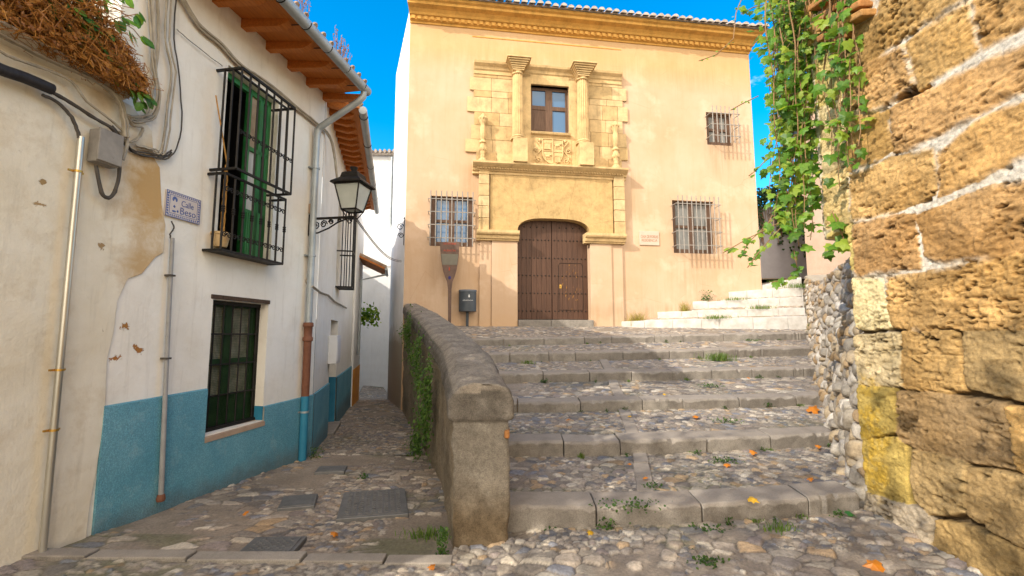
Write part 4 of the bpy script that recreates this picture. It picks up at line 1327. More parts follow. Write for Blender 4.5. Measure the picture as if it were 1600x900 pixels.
STAINS = [(fl(1083, 425), (.8, .5, 1.0)), (fl(1124, 245), (.6, .5, .8)), (fl(705, 420), (.8, .5, 1.0)), (fl(860, 95), (5.5, .6, .55)), (fl(1090, 105), (1.6, .6, .9)), (fl(990, 300), (.3, .4, 1.0)), (fl(735, 300), (.3, .4, 1.0)), (fl(1000, 490), (3.0, .5, .35))]


def mat_peach():
    t = NT('ochre_render')
    col = t.mix(t.ramp(t.noise(.55, 6, .6), [(.35, 0.0), (.68, 1.0)]), (.495, .335, .21), (.55, .40, .285))
    v = t.mapv((3, 3, .35))
    col = t.mix(t.math('MULTIPLY', t.ramp(t.noise(1.3, 6, .7, v), [(.5, 0.0), (.8, 1.0)]), .30), col, (.44, .26, .13))
    col = t.mix(t.math('MULTIPLY', t.ramp(t.noise(.9, 5, .6), [(.52, 0.0), (.62, 1.0)]), .55), col, (.63, .47, .345))
    for (c, r) in STAINS:
        m_ = t.math('MULTIPLY', t.ramp(t.blob(c, r), [(.0, 0.0), (.6, 1.0)]), t.ramp(t.noise(1.0, 6, .75, t.mapv((7, 7, .35))), [(.36, 0.0), (.66, 1.0)]))
        col = t.mix(t.math('MULTIPLY', m_, .6), col, (.36, .225, .12))
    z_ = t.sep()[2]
    lowm = t.ramp(t.math('ADD', t.math('SUBTRACT', z_, .15), t.math('MULTIPLY', t.noise(3, 6, .7), .8)), [(.35, 1.0), (.85, 0.0)])
    col = t.mix(t.math('MULTIPLY', lowm, .35), col, (.52, .32, .15))
    col = t.mix(t.math('MULTIPLY', t.ramp(t.math('SUBTRACT', z_, 7.0), [(.1, 0.0), (.9, 1.0)]), .55), col, (.56, .345, .14))  # shade under the cornice painted in as an orange tint
    v2 = t.mapv((9, 9, .22))
    st_ = t.math('MULTIPLY', t.ramp(t.noise(1.0, 6, .75, v2), [(.52, 0.0), (.72, 1.0)]), t.ramp(t.noise(.7, 4, .6), [(.42, 0.0), (.62, 1.0)]))
    col = t.mix(t.math('MULTIPLY', st_, .6), col, (.45, .29, .16))
    ck = t.ramp(t.vor(.9, 'DISTANCE_TO_EDGE', t.mapv((1, 1, 1))), [(.0, 1.0), (.006, 0.0)])
    ck = t.math('MULTIPLY', ck, t.ramp(t.noise(.8, 3), [(.5, 0.0), (.6, 1.0)]))
    col = t.mix(t.math('MULTIPLY', ck, .55), col, (.38, .23, .12))
    chip = t.math('MULTIPLY', t.ramp(t.noise(9, 8, .75, dist=.5), [(.66, 0.0), (.69, 1.0)]), t.ramp(z_, [(.0, 1.0), (1.0, 0.0)]))
    col = t.mix(t.math('MULTIPLY', chip, .6), col, (.70, .52, .36))
    b = t.bump(t.noise(2.2, 5, .55), .3, .04)
    t.bump(t.noise(45, 6, .65), .18, .006, b)
    return t.fin(col, .92, 0, .12)


def mat_portal(name, c1, c2, isl=True, b=.6, bs=38):
    t = NT(name)
    col = t.mix(t.island() if isl else t.noise(1.2, 4), c1, c2)
    col = t.mix(1.0, col, t.ramp(t.noise(4, 8, .72), [(.25, .6), (.5, 1.0), (.75, 1.25)]), 'MULTIPLY')
    v = t.mapv((5, 5, .6))
    col = t.mix(t.math('MULTIPLY', t.ramp(t.noise(2.2, 5, .7, v), [(.55, 0.0), (.8, 1.0)]), .45), col, (.20, .125, .05))
    p = t.bump(t.noise(bs, 8, .75), b, .016)
    return t.fin(col, .92, 0, .12)


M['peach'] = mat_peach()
M['stone'] = mat_portal('portal_sandstone', (.47, .325, .155), (.60, .445, .25))
M['stone2'] = mat_portal('carved_sandstone', (.52, .365, .175), (.60, .43, .225), False, .5, 30)
M['voussoir'] = mat_portal('rough_arch_stone', (.44, .295, .13), (.52, .36, .17), False, 1.0, 26)
M['cornice'] = mat_portal('ochre_cornice', (.54, .29, .07), (.60, .34, .095), False, .15)
M['peachpanel'] = M['peach']
M['door'] = simple('brown_door_boards', (.052, .024, .014), (.10, .048, .028), 4, .55, 0, .6, 14, .008, .3, (9, 9, .5))
M['doorgap'] = simple('door_gap', (.01, .006, .004), (.02, .012, .008), 4, .8, 0, 0)
M['sashwood'] = simple('brown_sash', (.075, .04, .025), (.14, .08, .05), 6, .6, 0, .4, 20, .005, .3, (6, 6, .6))
M['brass'] = simple('old_brass', (.45, .25, .05), (.6, .38, .1), 20, .4, .8, .2)
M['tilegrey'] = simple('lichened_roof_tile', (.30, .24, .19), (.52, .46, .40), 7, .92, 0, .6, 26, .012)

pal_ = wthing(F, 0, EYE, 'palace', 'tall ochre rendered palace with carved stone portal at the top of the steps', 'palace')
ZB = EYE - 2.4
ZC = EYE + 8.50                       # underside of the cornice
x = lambda u, v, off=0.0: F.px(u, v, off)[0]
zz = lambda u, v, off=0.0: F.px(u, v, off)[1]
wL = (x(672, 345), x(739, 345), zz(705, 385), zz(705, 307))
wR = (x(1051.5, 355), x(1116, 355), zz(1083, 396), zz(1083, 314))
wU = (x(1104, 200), x(1144.5, 200), zz(1124, 227), zz(1124, 176.5))
wC = (x(829, 170), x(888.5, 170), zz(858, 207.5), zz(858, 135))
dO = (x(808, 430), x(921, 430), zz(864, 502), zz(864, 343))
mb = MB(); mb.wall(A_L, A_R, ZB, ZC + .5, (wL, wR, wU, (wC[0] - .0, wC[1] + .0, wC[2], wC[3]), (dO[0] - .2, dO[1] + .2, dO[2] - .6, dO[3] + .1)), 0, .22)
# right end of the palace
mb.add([(A_R, 0, ZB), (A_R + .1, 9, ZB), (A_R + .1, 9, ZC + .5), (A_R, 0, ZC + .5)], [(0, 1, 2, 3)])
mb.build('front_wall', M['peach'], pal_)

# cornice with dentils, then the eave row of barrel tiles
def cornice_prof(z):
    return [(0.02, z), (-.03, z), (-.03, z + .05), (-.085, z + .07), (-.085, z + .17), (-.14, z + .19), (-.17, z + .24), (-.24, z + .30), (-.33, z + .33), (-.36, z + .34), (-.36, z + .41), (-.42, z + .44), (-.45, z + .50), (0.02, z + .50)]


mb = MB(); mb.sweep(cornice_prof(ZC), A_L, A_R, (.15, .6)); co = mb.build('cornice', M['cornice'], pal_, bevel=.006)
n = 60


def row(name, mb, m, part, root, offs, **k):
    """first piece built, the others copied along"""
    o = sub(name, mb, m, part, root, **k)
    for d in offs:
        c = o.copy(); COL.objects.link(c); c.parent = part; c.location = d
    return o


dx_ = (A_R - A_L) / n
mb = MB(); mb.box(A_L + dx_ * .5 - .05, A_L + dx_ * .5 + .05, -.125, -.08, ZC + .075, ZC + .165)
row('dentil', mb, M['cornice'], co, pal_, [(dx_ * i, 0, 0) for i in range(1, n)])
mb = MB(); n = int((A_R - A_L + .4) / .215)
rf = random.Random(3)
for i in range(n):
    xx = A_L - .08 + (A_R - A_L + .40) * (i + .5) / n
    dy = rf.uniform(-.03, .03); dz = rf.uniform(-.012, .012)
    # cover tile (arched) and mortar plug
    ring = []
    for j in range(9):
        an = PI * j / 8; ring.append((math.cos(an) * .088, math.sin(an) * .085))
    vs = [(xx + p[0], -.56 + dy, ZC + .53 + dz + p[1]) for p in ring] + [(xx + p[0] * .8, .3, ZC + .85 + dz + p[1]) for p in ring]
    mb.add(vs, [(j, j + 1, 10 + j, 9 + j) for j in range(8)] + [tuple(range(8, -1, -1))])
    vs = [(xx + .107 + p[0], -.54 + dy, ZC + .53 - p[1] * .55) for p in ring] + [(xx + .107 + p[0], .3, ZC + .83 - p[1] * .55) for p in ring]
    mb.add(vs, [(j, j + 1, 10 + j, 9 + j) for j in range(8)])
mb.add([(A_L - .05, -.50, ZC + .51), (A_R + .25, -.50, ZC + .51), (A_R + .25, 4.5, ZC + 2.2), (A_L - .05, 4.5, ZC + 2.2)], [(0, 1, 2, 3)])
mb.build('roof', M['tilegrey'], pal_, smooth=40)
# fillet under the cornice
mb = MB(); mb.box(x(738, 57), x(970, 78), -.012, .002, zz(850, 67) - .012, zz(850, 67) + .012); mb.build('string_line', M['cornice'], pal_)

# lane side wall, bright white painted brick
def mat_whitebrick():
    t = NT('white_painted_brick')
    nd = t.n('ShaderNodeTexBrick'); 
    sx = t.sep(); cb = t.n('ShaderNodeCombineXYZ'); t.set(cb.inputs[0], sx[1]); t.set(cb.inputs[1], sx[2])
    t.set(nd.inputs['Vector'], cb.outputs[0]); nd.inputs['Scale'].default_value = 1.0
    nd.inputs['Brick Width'].default_value = .26; nd.inputs['Row Height'].default_value = .075; nd.inputs['Mortar Size'].default_value = .008
    low = t.ramp(t.math('ADD', t.sep()[2], t.math('MULTIPLY', t.noise(3, 6), .8)), [(.15, 1.0), (.75, 0.0)])
    col = t.mix(t.ramp(t.noise(1.4, 5), [(.3, 0.0), (.7, 1.0)]), (.74, .72, .70), (.82, .80, .79))
    col = t.mix(low, col, (.36, .30, .23))
    b = t.bump(nd.outputs['Fac'], -.6, .012); t.bump(t.noise(30, 6, .7), .3, .01, b)
    return t.fin(col, .9, 0, .15)
side = MB()
c0 = FC; c1 = (-4.05, 15.06)
side.add([(c0[0], c0[1], ZB), (c1[0], c1[1], ZB), (c1[0], c1[1], ZC + .55), (c0[0], c0[1], ZC + .55)], [(0, 1, 2, 3)])
side.add([(c1[0], c1[1], ZB), (c1[0] + 3, c1[1] + .4, ZB), (c1[0] + 3, c1[1] + .4, ZC + .55), (c1[0], c1[1], ZC + .55)], [(0, 1, 2, 3)])
iv = Matrix.Translation(Vector(F.w(0, 0, EYE))) @ Matrix.Rotation(F.rz, 4, 'Z')
side.v = [tuple(iv.inverted() @ Vector(p)) for p in side.v]
o = MB.build(side, 'side_wall', mat_whitebrick(), None); o.parent = pal_

# windows with iron grilles
def grille_window(w, nv, nh, panes, P=.30, over=.05, shut=False):
    a0, a1, z0, z1 = w
    mb = MB(); y0 = .12; t = .07
    am = (a0 + a1) / 2; zm = z0 + .52 * (z1 - z0)
    for (p0, p1, q0, q1) in [(a0, a0 + t, z0, z1), (a1 - t, a1, z0, z1), (a0, a1, z1 - t, z1), (a0, a1, z0, z0 + t), (am - .075, am + .075, z0, z1), (a0, a1, zm - .04, zm + .04), (a0, a0 + t + .08, z0, z1), (a1 - t - .08, a1, z0, z1), (a0, a1, z0, z0 + .14)]:
        mb.box(p0, p1, y0 + random.uniform(-.002, .002), y0 + .06, q0, q1)
    wp = mb.build('window', M['sashwood'], pal_, bevel=.004)
    for (p0, p1) in ((a0 + t + .08, am - .075), (am + .075, a1 - t - .08)):
        for (q0, q1) in ((z0 + .14, zm - .04), (zm + .04, z1 - t)):
            mb = MB(); mb.box(p0, p1, y0 + .035, y0 + .04, q0, q1); sub('pane', mb, panes, wp, pal_)
    mb = MB()
    for i in range(nv):
        xx = a0 + .02 + (a1 - a0 - .04) * i / (nv - 1)
        mb.bar((xx, -P, z0 - over), (xx, -P, z1 + over), .0145)
    for i in range(nh):
        q = z0 + .06 + (z1 - z0 - .12) * (i + .3) / (nh - .4)
        mb.box(a0 - .05, a1 + .05, -P - .004, -P + .012, q - .010, q + .010)
        mb.box(a0 - .045, a0 - .03, -P, .03, q - .008, q + .008); mb.box(a1 + .03, a1 + .045, -P, .03, q - .008, q + .008)
    sub('grille', mb, M['greyiron'], wp, pal_)


M['blueglass'] = mat_glass('sky_lit_glass', (.05, .13, .26), .08)
grille_window(wL, 9, 4, M['blueglass'])
grille_window(wR, 10, 4, M['dimcurtain'])
grille_window(wU, 7, 3, M['dimcurtain'])

# ---------------- portal
g0, g1 = x(748, 320, .12), x(976, 320, .12)
zi1, zi0 = zz(778, 361, .12), zz(778, 376, .12)     # impost band
zc1, zc0 = zz(860, 259, .2), zz(860, 270, .16)      # great cornice
ar0, ar1 = dO[0], dO[1]
zk = dO[3]; zsp = zi1                                # crown and springing
def arch(n=16):
    """basket arch from the left springing to the right one"""
    pts = []; w = (ar1 - ar0) / 2; cx = (ar0 + ar1) / 2; h = zk - zsp
    for i in range(n + 1):
        t = PI - PI * i / n
        c, s = math.cos(t), math.sin(t)
        pts.append((cx + w * math.copysign(abs(c) ** .62, c), zsp + h * abs(s) ** .75))
    return pts


AP = arch()
mb = MB()
# one slab of arch stones with the doorway cut out (front skin, soffit and voussoir joints as separate wedges)
jt = [0, 3, 5, 7, 9, 11, 13, 16]
cxm = (ar0 + ar1) / 2
top = zc0 - .02
il, ir = x(766, 320, .12), x(958, 320, .12)
outer = [(il, zsp), (il, zsp + .62 * (top - zsp)), (il + .12 * (ir - il), top), (cxm - .13, top), (cxm + .13, top), (ir - .12 * (ir - il), top), (ir, zsp + .62 * (top - zsp)), (ir, zsp)]
outer = [(il, zsp), (il, zsp + .40), (il, top), (il + .30 * (ir - il), top), (ir - .30 * (ir - il), top), (ir, top), (ir, zsp + .40), (ir, zsp)]
for k in range(7):
    seg = AP[jt[k]:jt[k + 1] + 1]
    pts = seg + [outer[k + 1], outer[k]]
    g = .004
    cxp = sum(p[0] for p in pts) / len(pts); czp = sum(p[1] for p in pts) / len(pts)
    pts = [(p[0] + (cxp - p[0]) * .004, p[1] + (czp - p[1]) * .002) for p in pts]
    mb.prism(pts, -.10, .20)
portal = mb.build('portal', M['voussoir'], pal_, bevel=.003)
# outer pilasters above the imposts, block by block
for (p0, p1) in ((g0, il - .03), (ir + .03, g1)):
    mb = MB(); q = zsp
    while q < top - .05:
        q1 = min(top, q + random.uniform(.26, .38)); mb.box(p0, p1, -.16, .05, q + .004, q1 - .003); q = q1
    sub('pilaster', mb, M['stone'], portal, pal_, bevel=.012)
# imposts
imp = [(.03, zi0), (-.15, zi0), (-.15, zi0 + .03), (-.19, zi0 + .05), (-.21, zi0 + .10), (-.20, zi0 + .12), (-.26, zi0 + .15), (-.28, zi0 + .19), (-.28, zi1), (.03, zi1)]
for (u0, u1) in ((745, 812), (915, 979)):
    mb = MB(); mb.sweep(imp, x(u0, 367, .25), x(u1, 369, .25)); sub('impost', mb, M['stone2'], portal, pal_, bevel=.006)
# plinth piers painted like the wall
zgl = zz(790, 512, .1)
for (u0, u1, yy) in ((749, 768, -.06), (768, 808.5, -.10), (924, 957, -.10), (957, 975, -.06)):
    x0, x1 = x(u0, 440, .1), x(u1, 440, .1)
    if u0 == 768: x1 = ar0
    if u0 == 924: x0 = ar1
    mb = MB(); mb.box(x0 + .002, x1 - .002, yy, .30 if u0 in (768, 924) else .02, zgl - .3, zi0)
    mb.v = [(p[0], p[1], p[2]) for p in mb.v]
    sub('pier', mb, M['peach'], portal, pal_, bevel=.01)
mb = MB(); mb.prism([(AP[0][0], zi0), (AP[0][0], zsp)] , -.1, .1) if False else None
# great cornice over the arch with bead row
cp = [(.05, zc0 - .10), (-.12, zc0 - .10), (-.12, zc0 - .04), (-.17, zc0 - .02), (-.19, zc0 + .03), (-.24, zc0 + .06), (-.30, zc0 + .10), (-.34, zc1 - .05), (-.34, zc1), (.05, zc1 + .02)]
cx0, cx1 = x(739, 256, .3), x(981.5, 264, .3)
mb = MB(); mb.sweep(cp, cx0, cx1, (0, 0)); sub('great_cornice', mb, M['stone2'], portal, pal_, bevel=.006)
n = 56; dx_ = (cx1 - cx0 - .2) / n; xx = cx0 + .1 + dx_ * .5
mb = MB(); mb.box(xx - .022, xx + .022, -.235, -.19, zc0 + .005, zc0 + .05)
row('bead', mb, M['stone2'], portal, pal_, [(dx_ * i, 0, 0) for i in range(1, n)], bevel=.01)
# upper ashlar field with toothed edges
zt = zz(858, 117, .06); zb_ = zc1
rows = [(216, 236, 727, 981), (194, 216, 736, 979), (174, 194, 741, 973), (151, 174, 730, 981), (141, 151, 740, 973), (121, 141, 734, 979), (98, 121, 740, 972)]
rows = [(234, 256, 744, 972)] + rows
mb = MB(); rr = random.Random(11)
def rowz(v): return zz(858, v + 8, .05)
for (v0, v1, u0, u1) in rows:
    q0, q1 = rowz(v1), rowz(v0)
    q0 = max(q0, zc1)
    xa, xb = x(u0, (v0 + v1) / 2, .05), x(u1, (v0 + v1) / 2 + 12, .05)
    p = xa
    while p < xb - .02:
        p1 = min(xb, p + rr.uniform(.38, .75))
        if xb - p1 < .2: p1 = xb
        s0, s1 = p, p1
        # leave the window out
        for (c0_, c1_) in ([(s0, min(s1, wC[0])), (max(s0, wC[1]), s1)] if (q1 > wC[2] - .05 and q0 < wC[3] + .02) else [(s0, s1)]):
            if c1_ - c0_ > .03:
                if q0 < wC[3] < q1 and s0 < wC[1] and s1 > wC[0]: pass
                mb.box(c0_ + .004, c1_ - .004, -.045 - rr.uniform(0, .006), .02, q0 + .004, q1 - .003)
        p = p1
sub('ashlar_field', mb, M['stone'], portal, pal_, bevel=.006)
# window surround, entablature and shelf
mb = MB()
for (p0, p1) in ((x(801, 180, .08), wC[0]), (wC[1], x(921, 185, .08))):
    mb.box(p0, p1, -.07, .14, zc1, rowz(100))
mb.box(wC[0], wC[1], -.068, .14, wC[3], rowz(104)); mb.box(wC[0], wC[1], -.066, .14, zc1, wC[2])
sub('window_surround', mb, M['stone2'], portal, pal_, bevel=.008)
ent = lambda z0, z1: [(.03, z0), (-.07, z0), (-.07, z0 + .3 * (z1 - z0)), (-.10, z0 + .4 * (z1 - z0)), (-.12, z0 + .6 * (z1 - z0)), (-.19, z0 + .8 * (z1 - z0)), (-.21, z1), (.03, z1)]
ex0, ex1 = x(741, 105, .12), x(972, 121, .12)
ze1, ze0 = zz(858, 105, .12), zz(858, 122, .12)
mb = MB(); mb.sweep(ent(ze0, ze1), ex0, ex1, (0, 0)); sub('entablature', mb, M['stone2'], portal, pal_, bevel=.006)
sh0, sh1 = x(830.5, 210, .15), x(892, 211, .15); zs1, zs0 = zz(860, 207, .15), zz(860, 215, .12)
mb = MB(); mb.sweep([(.0, zs0), (-.075, zs0), (-.10, zs0 + .4 * (zs1 - zs0)), (-.16, zs0 + .6 * (zs1 - zs0)), (-.18, zs1), (0, zs1)], sh0, sh1); sub('window_shelf', mb, M['stone2'], portal, pal_, bevel=.005)
# columns
def column(ut, u0, u1, vcap, vsh0, vsh1, vped, up0, up1):
    Y = -.21
    off = .21
    cxx = x((u0 + u1) / 2, (vsh0 + vsh1) / 2, off)
    r = (x(u1, 170, off) - x(u0, 170, off)) / 2
    z_ct, z_cb, z_sb, z_pb = zz(ut, vcap, off), zz(ut, vsh0, off), zz(ut, vsh1, off), zc1 + .0
    cxp = x((up0 + up1) / 2, 238, off); hw = (x(up1, 238, off) - x(up0, 238, off)) / 2
    mb = MB(); mb.box(cxp - hw, cxp + hw, Y - hw, .02, z_pb, z_sb - .10); sub('pedestal', mb, M['stone2'], portal, pal_, bevel=.01)
    mb = MB()
    mb.lathe([(r * 1.32, z_sb - .10), (r * 1.35, z_sb - .07), (r * 1.1, z_sb - .05), (r * 1.22, z_sb - .03), (r * 1.2, z_sb - .01), (r * 1.02, z_sb + .02)], (cxx, Y, 0), 24)
    mb.lathe([(r * 1.02, z_sb + .02), (r * 1.03, z_sb + .4 * (z_cb - z_sb)), (r * .93, z_cb)], (cxx, Y, 0), 80, .16, 16)
    mb.lathe([(r * .93, z_cb), (r * 1.12, z_cb + .02), (r * .95, z_cb + .045), (r * 1.0, z_cb + .1)], (cxx, Y, 0), 24)
    hc = z_ct - z_cb
    for i in range(7):
        f = i / 6; ww = r * (1.05 + 1.15 * f ** 1.3)
        mb.box(cxx - ww, cxx + ww, Y - ww, .02, z_cb + .09 + (hc - .09) * (i / 7), z_cb + .09 + (hc - .09) * ((i + 1) / 7) - .006)
    sub('column', mb, M['stone2'], portal, pal_, smooth=35, bevel=.004)


column(809, 800.5, 817.5, 97, 119, 214, 255, 801, 823)
column(911, 902, 918.8, 106, 128, 221, 260, 903, 925)
# candelabra finials
def urn(u, vt, vb):
    off = .16; Y = -.17
    cxx = x(u, (vt + vb) / 2, off); z1 = zz(u, vt, off); z0 = zc1; H = z1 - z0
    p = [(.135, 0), (.14, .03), (.10, .07), (.06, .10), (.075, .14), (.055, .16), (.09, .24), (.10, .31), (.06, .38), (.10, .40), (.10, .43), (.055, .455), (.06, .48), (.075, .50), (.082, .72), (.06, .76), (.075, .80), (.105, .85), (.11, .90), (.08, .94), (.05, .98), (.02, 1.0)]
    mb = MB(); mb.lathe([(r_, z0 + q * H) for r_, q in p], (cxx, Y, 0), 32, .14, 8)
    for k in range(8):
        an = 2 * PI * k / 8; mb.ball((cxx + .10 * math.cos(an), Y + .10 * math.sin(an), z0 + .90 * H), (.032, .032, .045), 6, 4); mb.ball((cxx + .085 * math.cos(an), Y + .085 * math.sin(an), z0 + .27 * H), (.03, .03, .06), 6, 4)
    sub('finial', mb, M['stone2'], portal, pal_, smooth=50)
    mb = MB(); mb.box(cxx - .17, cxx + .17, -.055, .02, z0 + .02, z1 + .12); 


urn(754.5, 178, 254); urn(961.5, 190, 263)
# coat of arms
q0, q1 = x(833, 230, .06), x(892, 232, .06); zq1, zq0 = zs0, zc1 + .02
mb = MB(); mb.box(q0, q1, -.085, 0, zq0, zq1)
cxx = (q0 + q1) / 2; W_ = (q1 - q0); H_ = zq1 - zq0
sx0, sx1 = cxx - .27 * W_, cxx + .27 * W_
shield = [(sx0, zq1 - .06 * H_)] + [(sx1, zq1 - .06 * H_)] + [(cxx + .27 * W_ * math.cos(t), zq0 + .5 * H_ + .42 * H_ * -math.sin(t)) for t in np.linspace(0.1, PI - .1, 12)]
mb.prism(shield, -.125, -.08)
path = [(p[0], -.13, p[1]) for p in shield] + [(shield[0][0], -.13, shield[0][1])]
mb.tube(path, .018, 6)
mb.bar((cxx, -.135, zq0 + .1 * H_), (cxx, -.135, zq1 - .06 * H_), .018); mb.bar((sx0, -.13, zq0 + .52 * H_), (cxx, -.13, zq0 + .52 * H_), .012); mb.bar((cxx, -.13, zq0 + .5 * H_), (sx1, -.13, zq0 + .5 * H_), .012)
def tower(cx_, cz_, s):
    mb.box(cx_ - .5 * s, cx_ + .5 * s, -.15, -.12, cz_ - .6 * s, cz_ + .3 * s); mb.box(cx_ - .6 * s, cx_ + .6 * s, -.155, -.12, cz_ - .75 * s, cz_ - .6 * s)
    for k in (-1, 0, 1): mb.box(cx_ + k * .42 * s - .14 * s, cx_ + k * .42 * s + .14 * s, -.155, -.12, cz_ + .3 * s, cz_ + .6 * s)
def beast(cx_, cz_, s):
    mb.ball((cx_, -.13, cz_), (.55 * s, .03, .26 * s), 8, 5); mb.ball((cx_ + .55 * s, -.14, cz_ + .3 * s), (.2 * s, .03, .2 * s), 8, 4)
    for k in (-.4, -.15, .2, .45): mb.bar((cx_ + k * s, -.135, cz_), (cx_ + (k + .08) * s, -.135, cz_ - .6 * s), .07 * s)
    mb.tube([(cx_ - .5 * s, -.135, cz_), (cx_ - .8 * s, -.135, cz_ + .2 * s), (cx_ - .7 * s, -.135, cz_ + .55 * s)], .06 * s, 5)
tower(cxx - .14 * W_, zq0 + .72 * H_, .16); tower(cxx + .13 * W_, zq0 + .27 * H_, .14)
beast(cxx - .13 * W_, zq0 + .33 * H_, .14); beast(cxx + .13 * W_, zq0 + .72 * H_, .15)
for s in (-1, 1):      # scrolled mantling
    pts = []
    for i in range(30):
        f = i / 29; an = f * 3.0 * PI
        pts.append((cxx + s * (.36 * W_ + .07 * W_ * math.sin(an * .75)), -.105, zq0 + .16 * H_ + .7 * H_ * f))
    mb.tube(pts, .02, 6)
    for (fx, fz_, r_) in ((.37, .17, .09), (.42, .55, .07), (.36, .86, .06)):
        scroll(mb, (cxx + s * fx * W_, -.105, zq0 + fz_ * H_), r_ * W_, (1, 0), s, 1.4, .016)
    mb.ball((cxx + s * .33 * W_, -.11, zq0 + .9 * H_), (.045, .03, .05), 8, 5)
sub('coat_of_arms', mb, M['stone2'], portal, pal_, smooth=40)
# window over the door: two leaves with square panes, the lower left one boarded
mb = MB(); a0, a1, z0, z1 = wC; am = (a0 + a1) / 2; y0 = .10
zm = z0 + .56 * (z1 - z0)
for (p0, p1, r0, r1) in [(a0, a0 + .07, z0, z1), (a1 - .07, a1, z0, z1), (a0, a1, z1 - .09, z1), (a0, a1, z0, z0 + .06), (am - .10, am + .10, z0, z1), (a0, a1, zm - .06, zm + .06)]:
    mb.box(p0, p1, y0 + random.uniform(-.003, .003), y0 + .06, r0, r1)
mb.box(a0 + .07, am - .10, y0 + .012, y0 + .05, z0 + .06, zm - .06)
mb.box(a0 + .11, am - .14, y0 + .004, y0 + .02, z0 + .11, zm - .11)
wp = mb.build('window', M['sashwood'], pal_, bevel=.005)
for (p0, p1, r0, r1) in ((a0 + .07, am - .10, zm + .06, z1 - .09), (am + .10, a1 - .07, zm + .06, z1 - .09), (am + .10, a1 - .07, z0 + .06, zm - .06)):
    mb = MB(); mb.box(p0, p1, y0 + .03, y0 + .035, r0, r1); sub('pane', mb, M['blueglass'], wp, pal_)

# ---------------- door
zs = zz(864, 500, -.1)
DY = .16
mid = x(863, 430, -.1)
def in_arch(px_):
    xs = [p[0] for p in AP]; zs_ = [p[1] for p in AP]
    return float(np.interp(px_, xs, zs_))
for side_, (p0, p1) in enumerate(((ar0 + .0, mid - .008), (mid + .008, ar1 - .0))):
    mb = MB(); nb = 7
    for i in range(nb):
        b0, b1 = p0 + (p1 - p0) * i / nb + .002, p0 + (p1 - p0) * (i + 1) / nb - .002
        ts = np.linspace(b0, b1, 5)
        pts = [(b0, zs + .02), (b1, zs + .02)] + [(t_, in_arch(t_) + .01) for t_ in ts[::-1]]
        mb.prism(pts, DY + random.uniform(-.002, .002), DY + .05)
    lf = mb.build('door_leaf', M['door'], pal_, bevel=.003)
    st_pts = []
    rows_ = [.06, .24, .42, .60, .78]
    for q in rows_:
        zq = zs + .02 + q * (zk - zs) * .98 + .06
        if q == .78: zq = zs + .80 * (zk - zs)
        for i in range(9):
            st_pts.append((p0 + .07 + (p1 - p0 - .14) * i / 8 + random.uniform(-.006, .006), zq))
    for i in range(4):
        st_pts.append((p0 + .22 + (p1 - p0 - .44) * i / 3, zs + .93 * (zk - zs)))
    mb = MB(); mb.ball((st_pts[0][0], DY - .006, st_pts[0][1]), (.020, .016, .020), 8, 4)
    row('nail_stud', mb, M['iron'], lf, pal_, [(q[0] - st_pts[0][0], 0, q[1] - st_pts[0][1]) for q in st_pts[1:]], smooth=60)
    if side_ == 1:
        mb = MB(); h0, h1 = p0 + .18 * (p1 - p0), p0 + .86 * (p1 - p0); k0, k1 = zs + .10 * (zk - zs), zs + .57 * (zk - zs)
        mb.tube([(h0, DY - .002, k0), (h0, DY - .002, k1 - .06), (h0 + .04, DY - .002, k1), (h1 - .04, DY - .002, k1), (h1, DY - .002, k1 - .06), (h1, DY - .002, k0), (h0, DY - .002, k0)], .008, 4)
        wk = sub('wicket_door', mb, M['doorgap'], lf, pal_)
        mb = MB(); mb.ball((h0 + .05, DY - .02, (k0 + k1) / 2), .022, 8, 5); mb.box(h0 + .02, h0 + .08, DY - .008, DY - .002, (k0 + k1) / 2 - .05, (k0 + k1) / 2 + .05)
        sub('door_handle', mb, M['brass'], lf, pal_)
        # flaked varnish showing bare ochre wood
        mb = MB(); rr = random.Random(6)
        for i in range(26):
            xx = rr.gauss((h0 + h1) / 2, .13); qz = rr.uniform(k0, k1); w_ = rr.uniform(.004, .013); l_ = rr.uniform(.02, .11)
            mb.prism([(xx, qz), (xx + w_, qz + .3 * l_), (xx + w_ * .6 + .02, qz + l_), (xx + .008, qz + .6 * l_)], DY - .0045, DY - .003)
        sub('flaked_varnish', mb, simple('bare_ochre_wood', (.40, .17, .02), (.6, .28, .05), 20, .7, 0, 0), lf, pal_)
mb = MB(); mb.box(ar0 - .3, ar1 + .3, DY + .06, DY + .08, zs - .3, zk + .2); mb.build('door_back', M['doorgap'], pal_)
mb = MB(); zst = zz(864, 500, .05)
mb.box(ar0 + .01, mid - .1, -.16, DY + .06, zst - .45, zst); mb.box(mid - .094, ar1 + .05, -.16, DY + .06, zst - .45, zst + .002)
mb.build('threshold', M['kerb'], pal_, bevel=.012)

# plaque beside the right window
p0, p1, r0, r1 = x(999.5, 372, .03), x(1030, 372, .03), zz(1015, 383, .03), zz(1015, 361, .03)
pl = wthing(F, (p0 + p1) / 2, r0, 'wall_plaque', 'small pale stone plaque with two engraved lines right of the portal', 'plaque')
mb = MB(); mb.box(p0, p1, -.03, .01, r0, r1); mb.build('slab', simple('pale_marble', (.46, .37, .29), (.54, .44, .35), 6, .6, 0, .2), pl, bevel=.005)
mb = MB(); text_into(mb, 'CASA DE PORRAS', (p1 - p0) * .88, .085, (p0 + p1) / 2, -.031, r0 + .60 * (r1 - r0), .002); text_into(mb, 'RESIDENCIA', (p1 - p0) * .80, .075, (p0 + p1) / 2, -.031, r0 + .34 * (r1 - r0), .002)
mb.build('lettering', simple('red_brown_letter', (.30, .14, .08), (.36, .18, .11), 6, .8, 0, 0), pl, recalc=False)
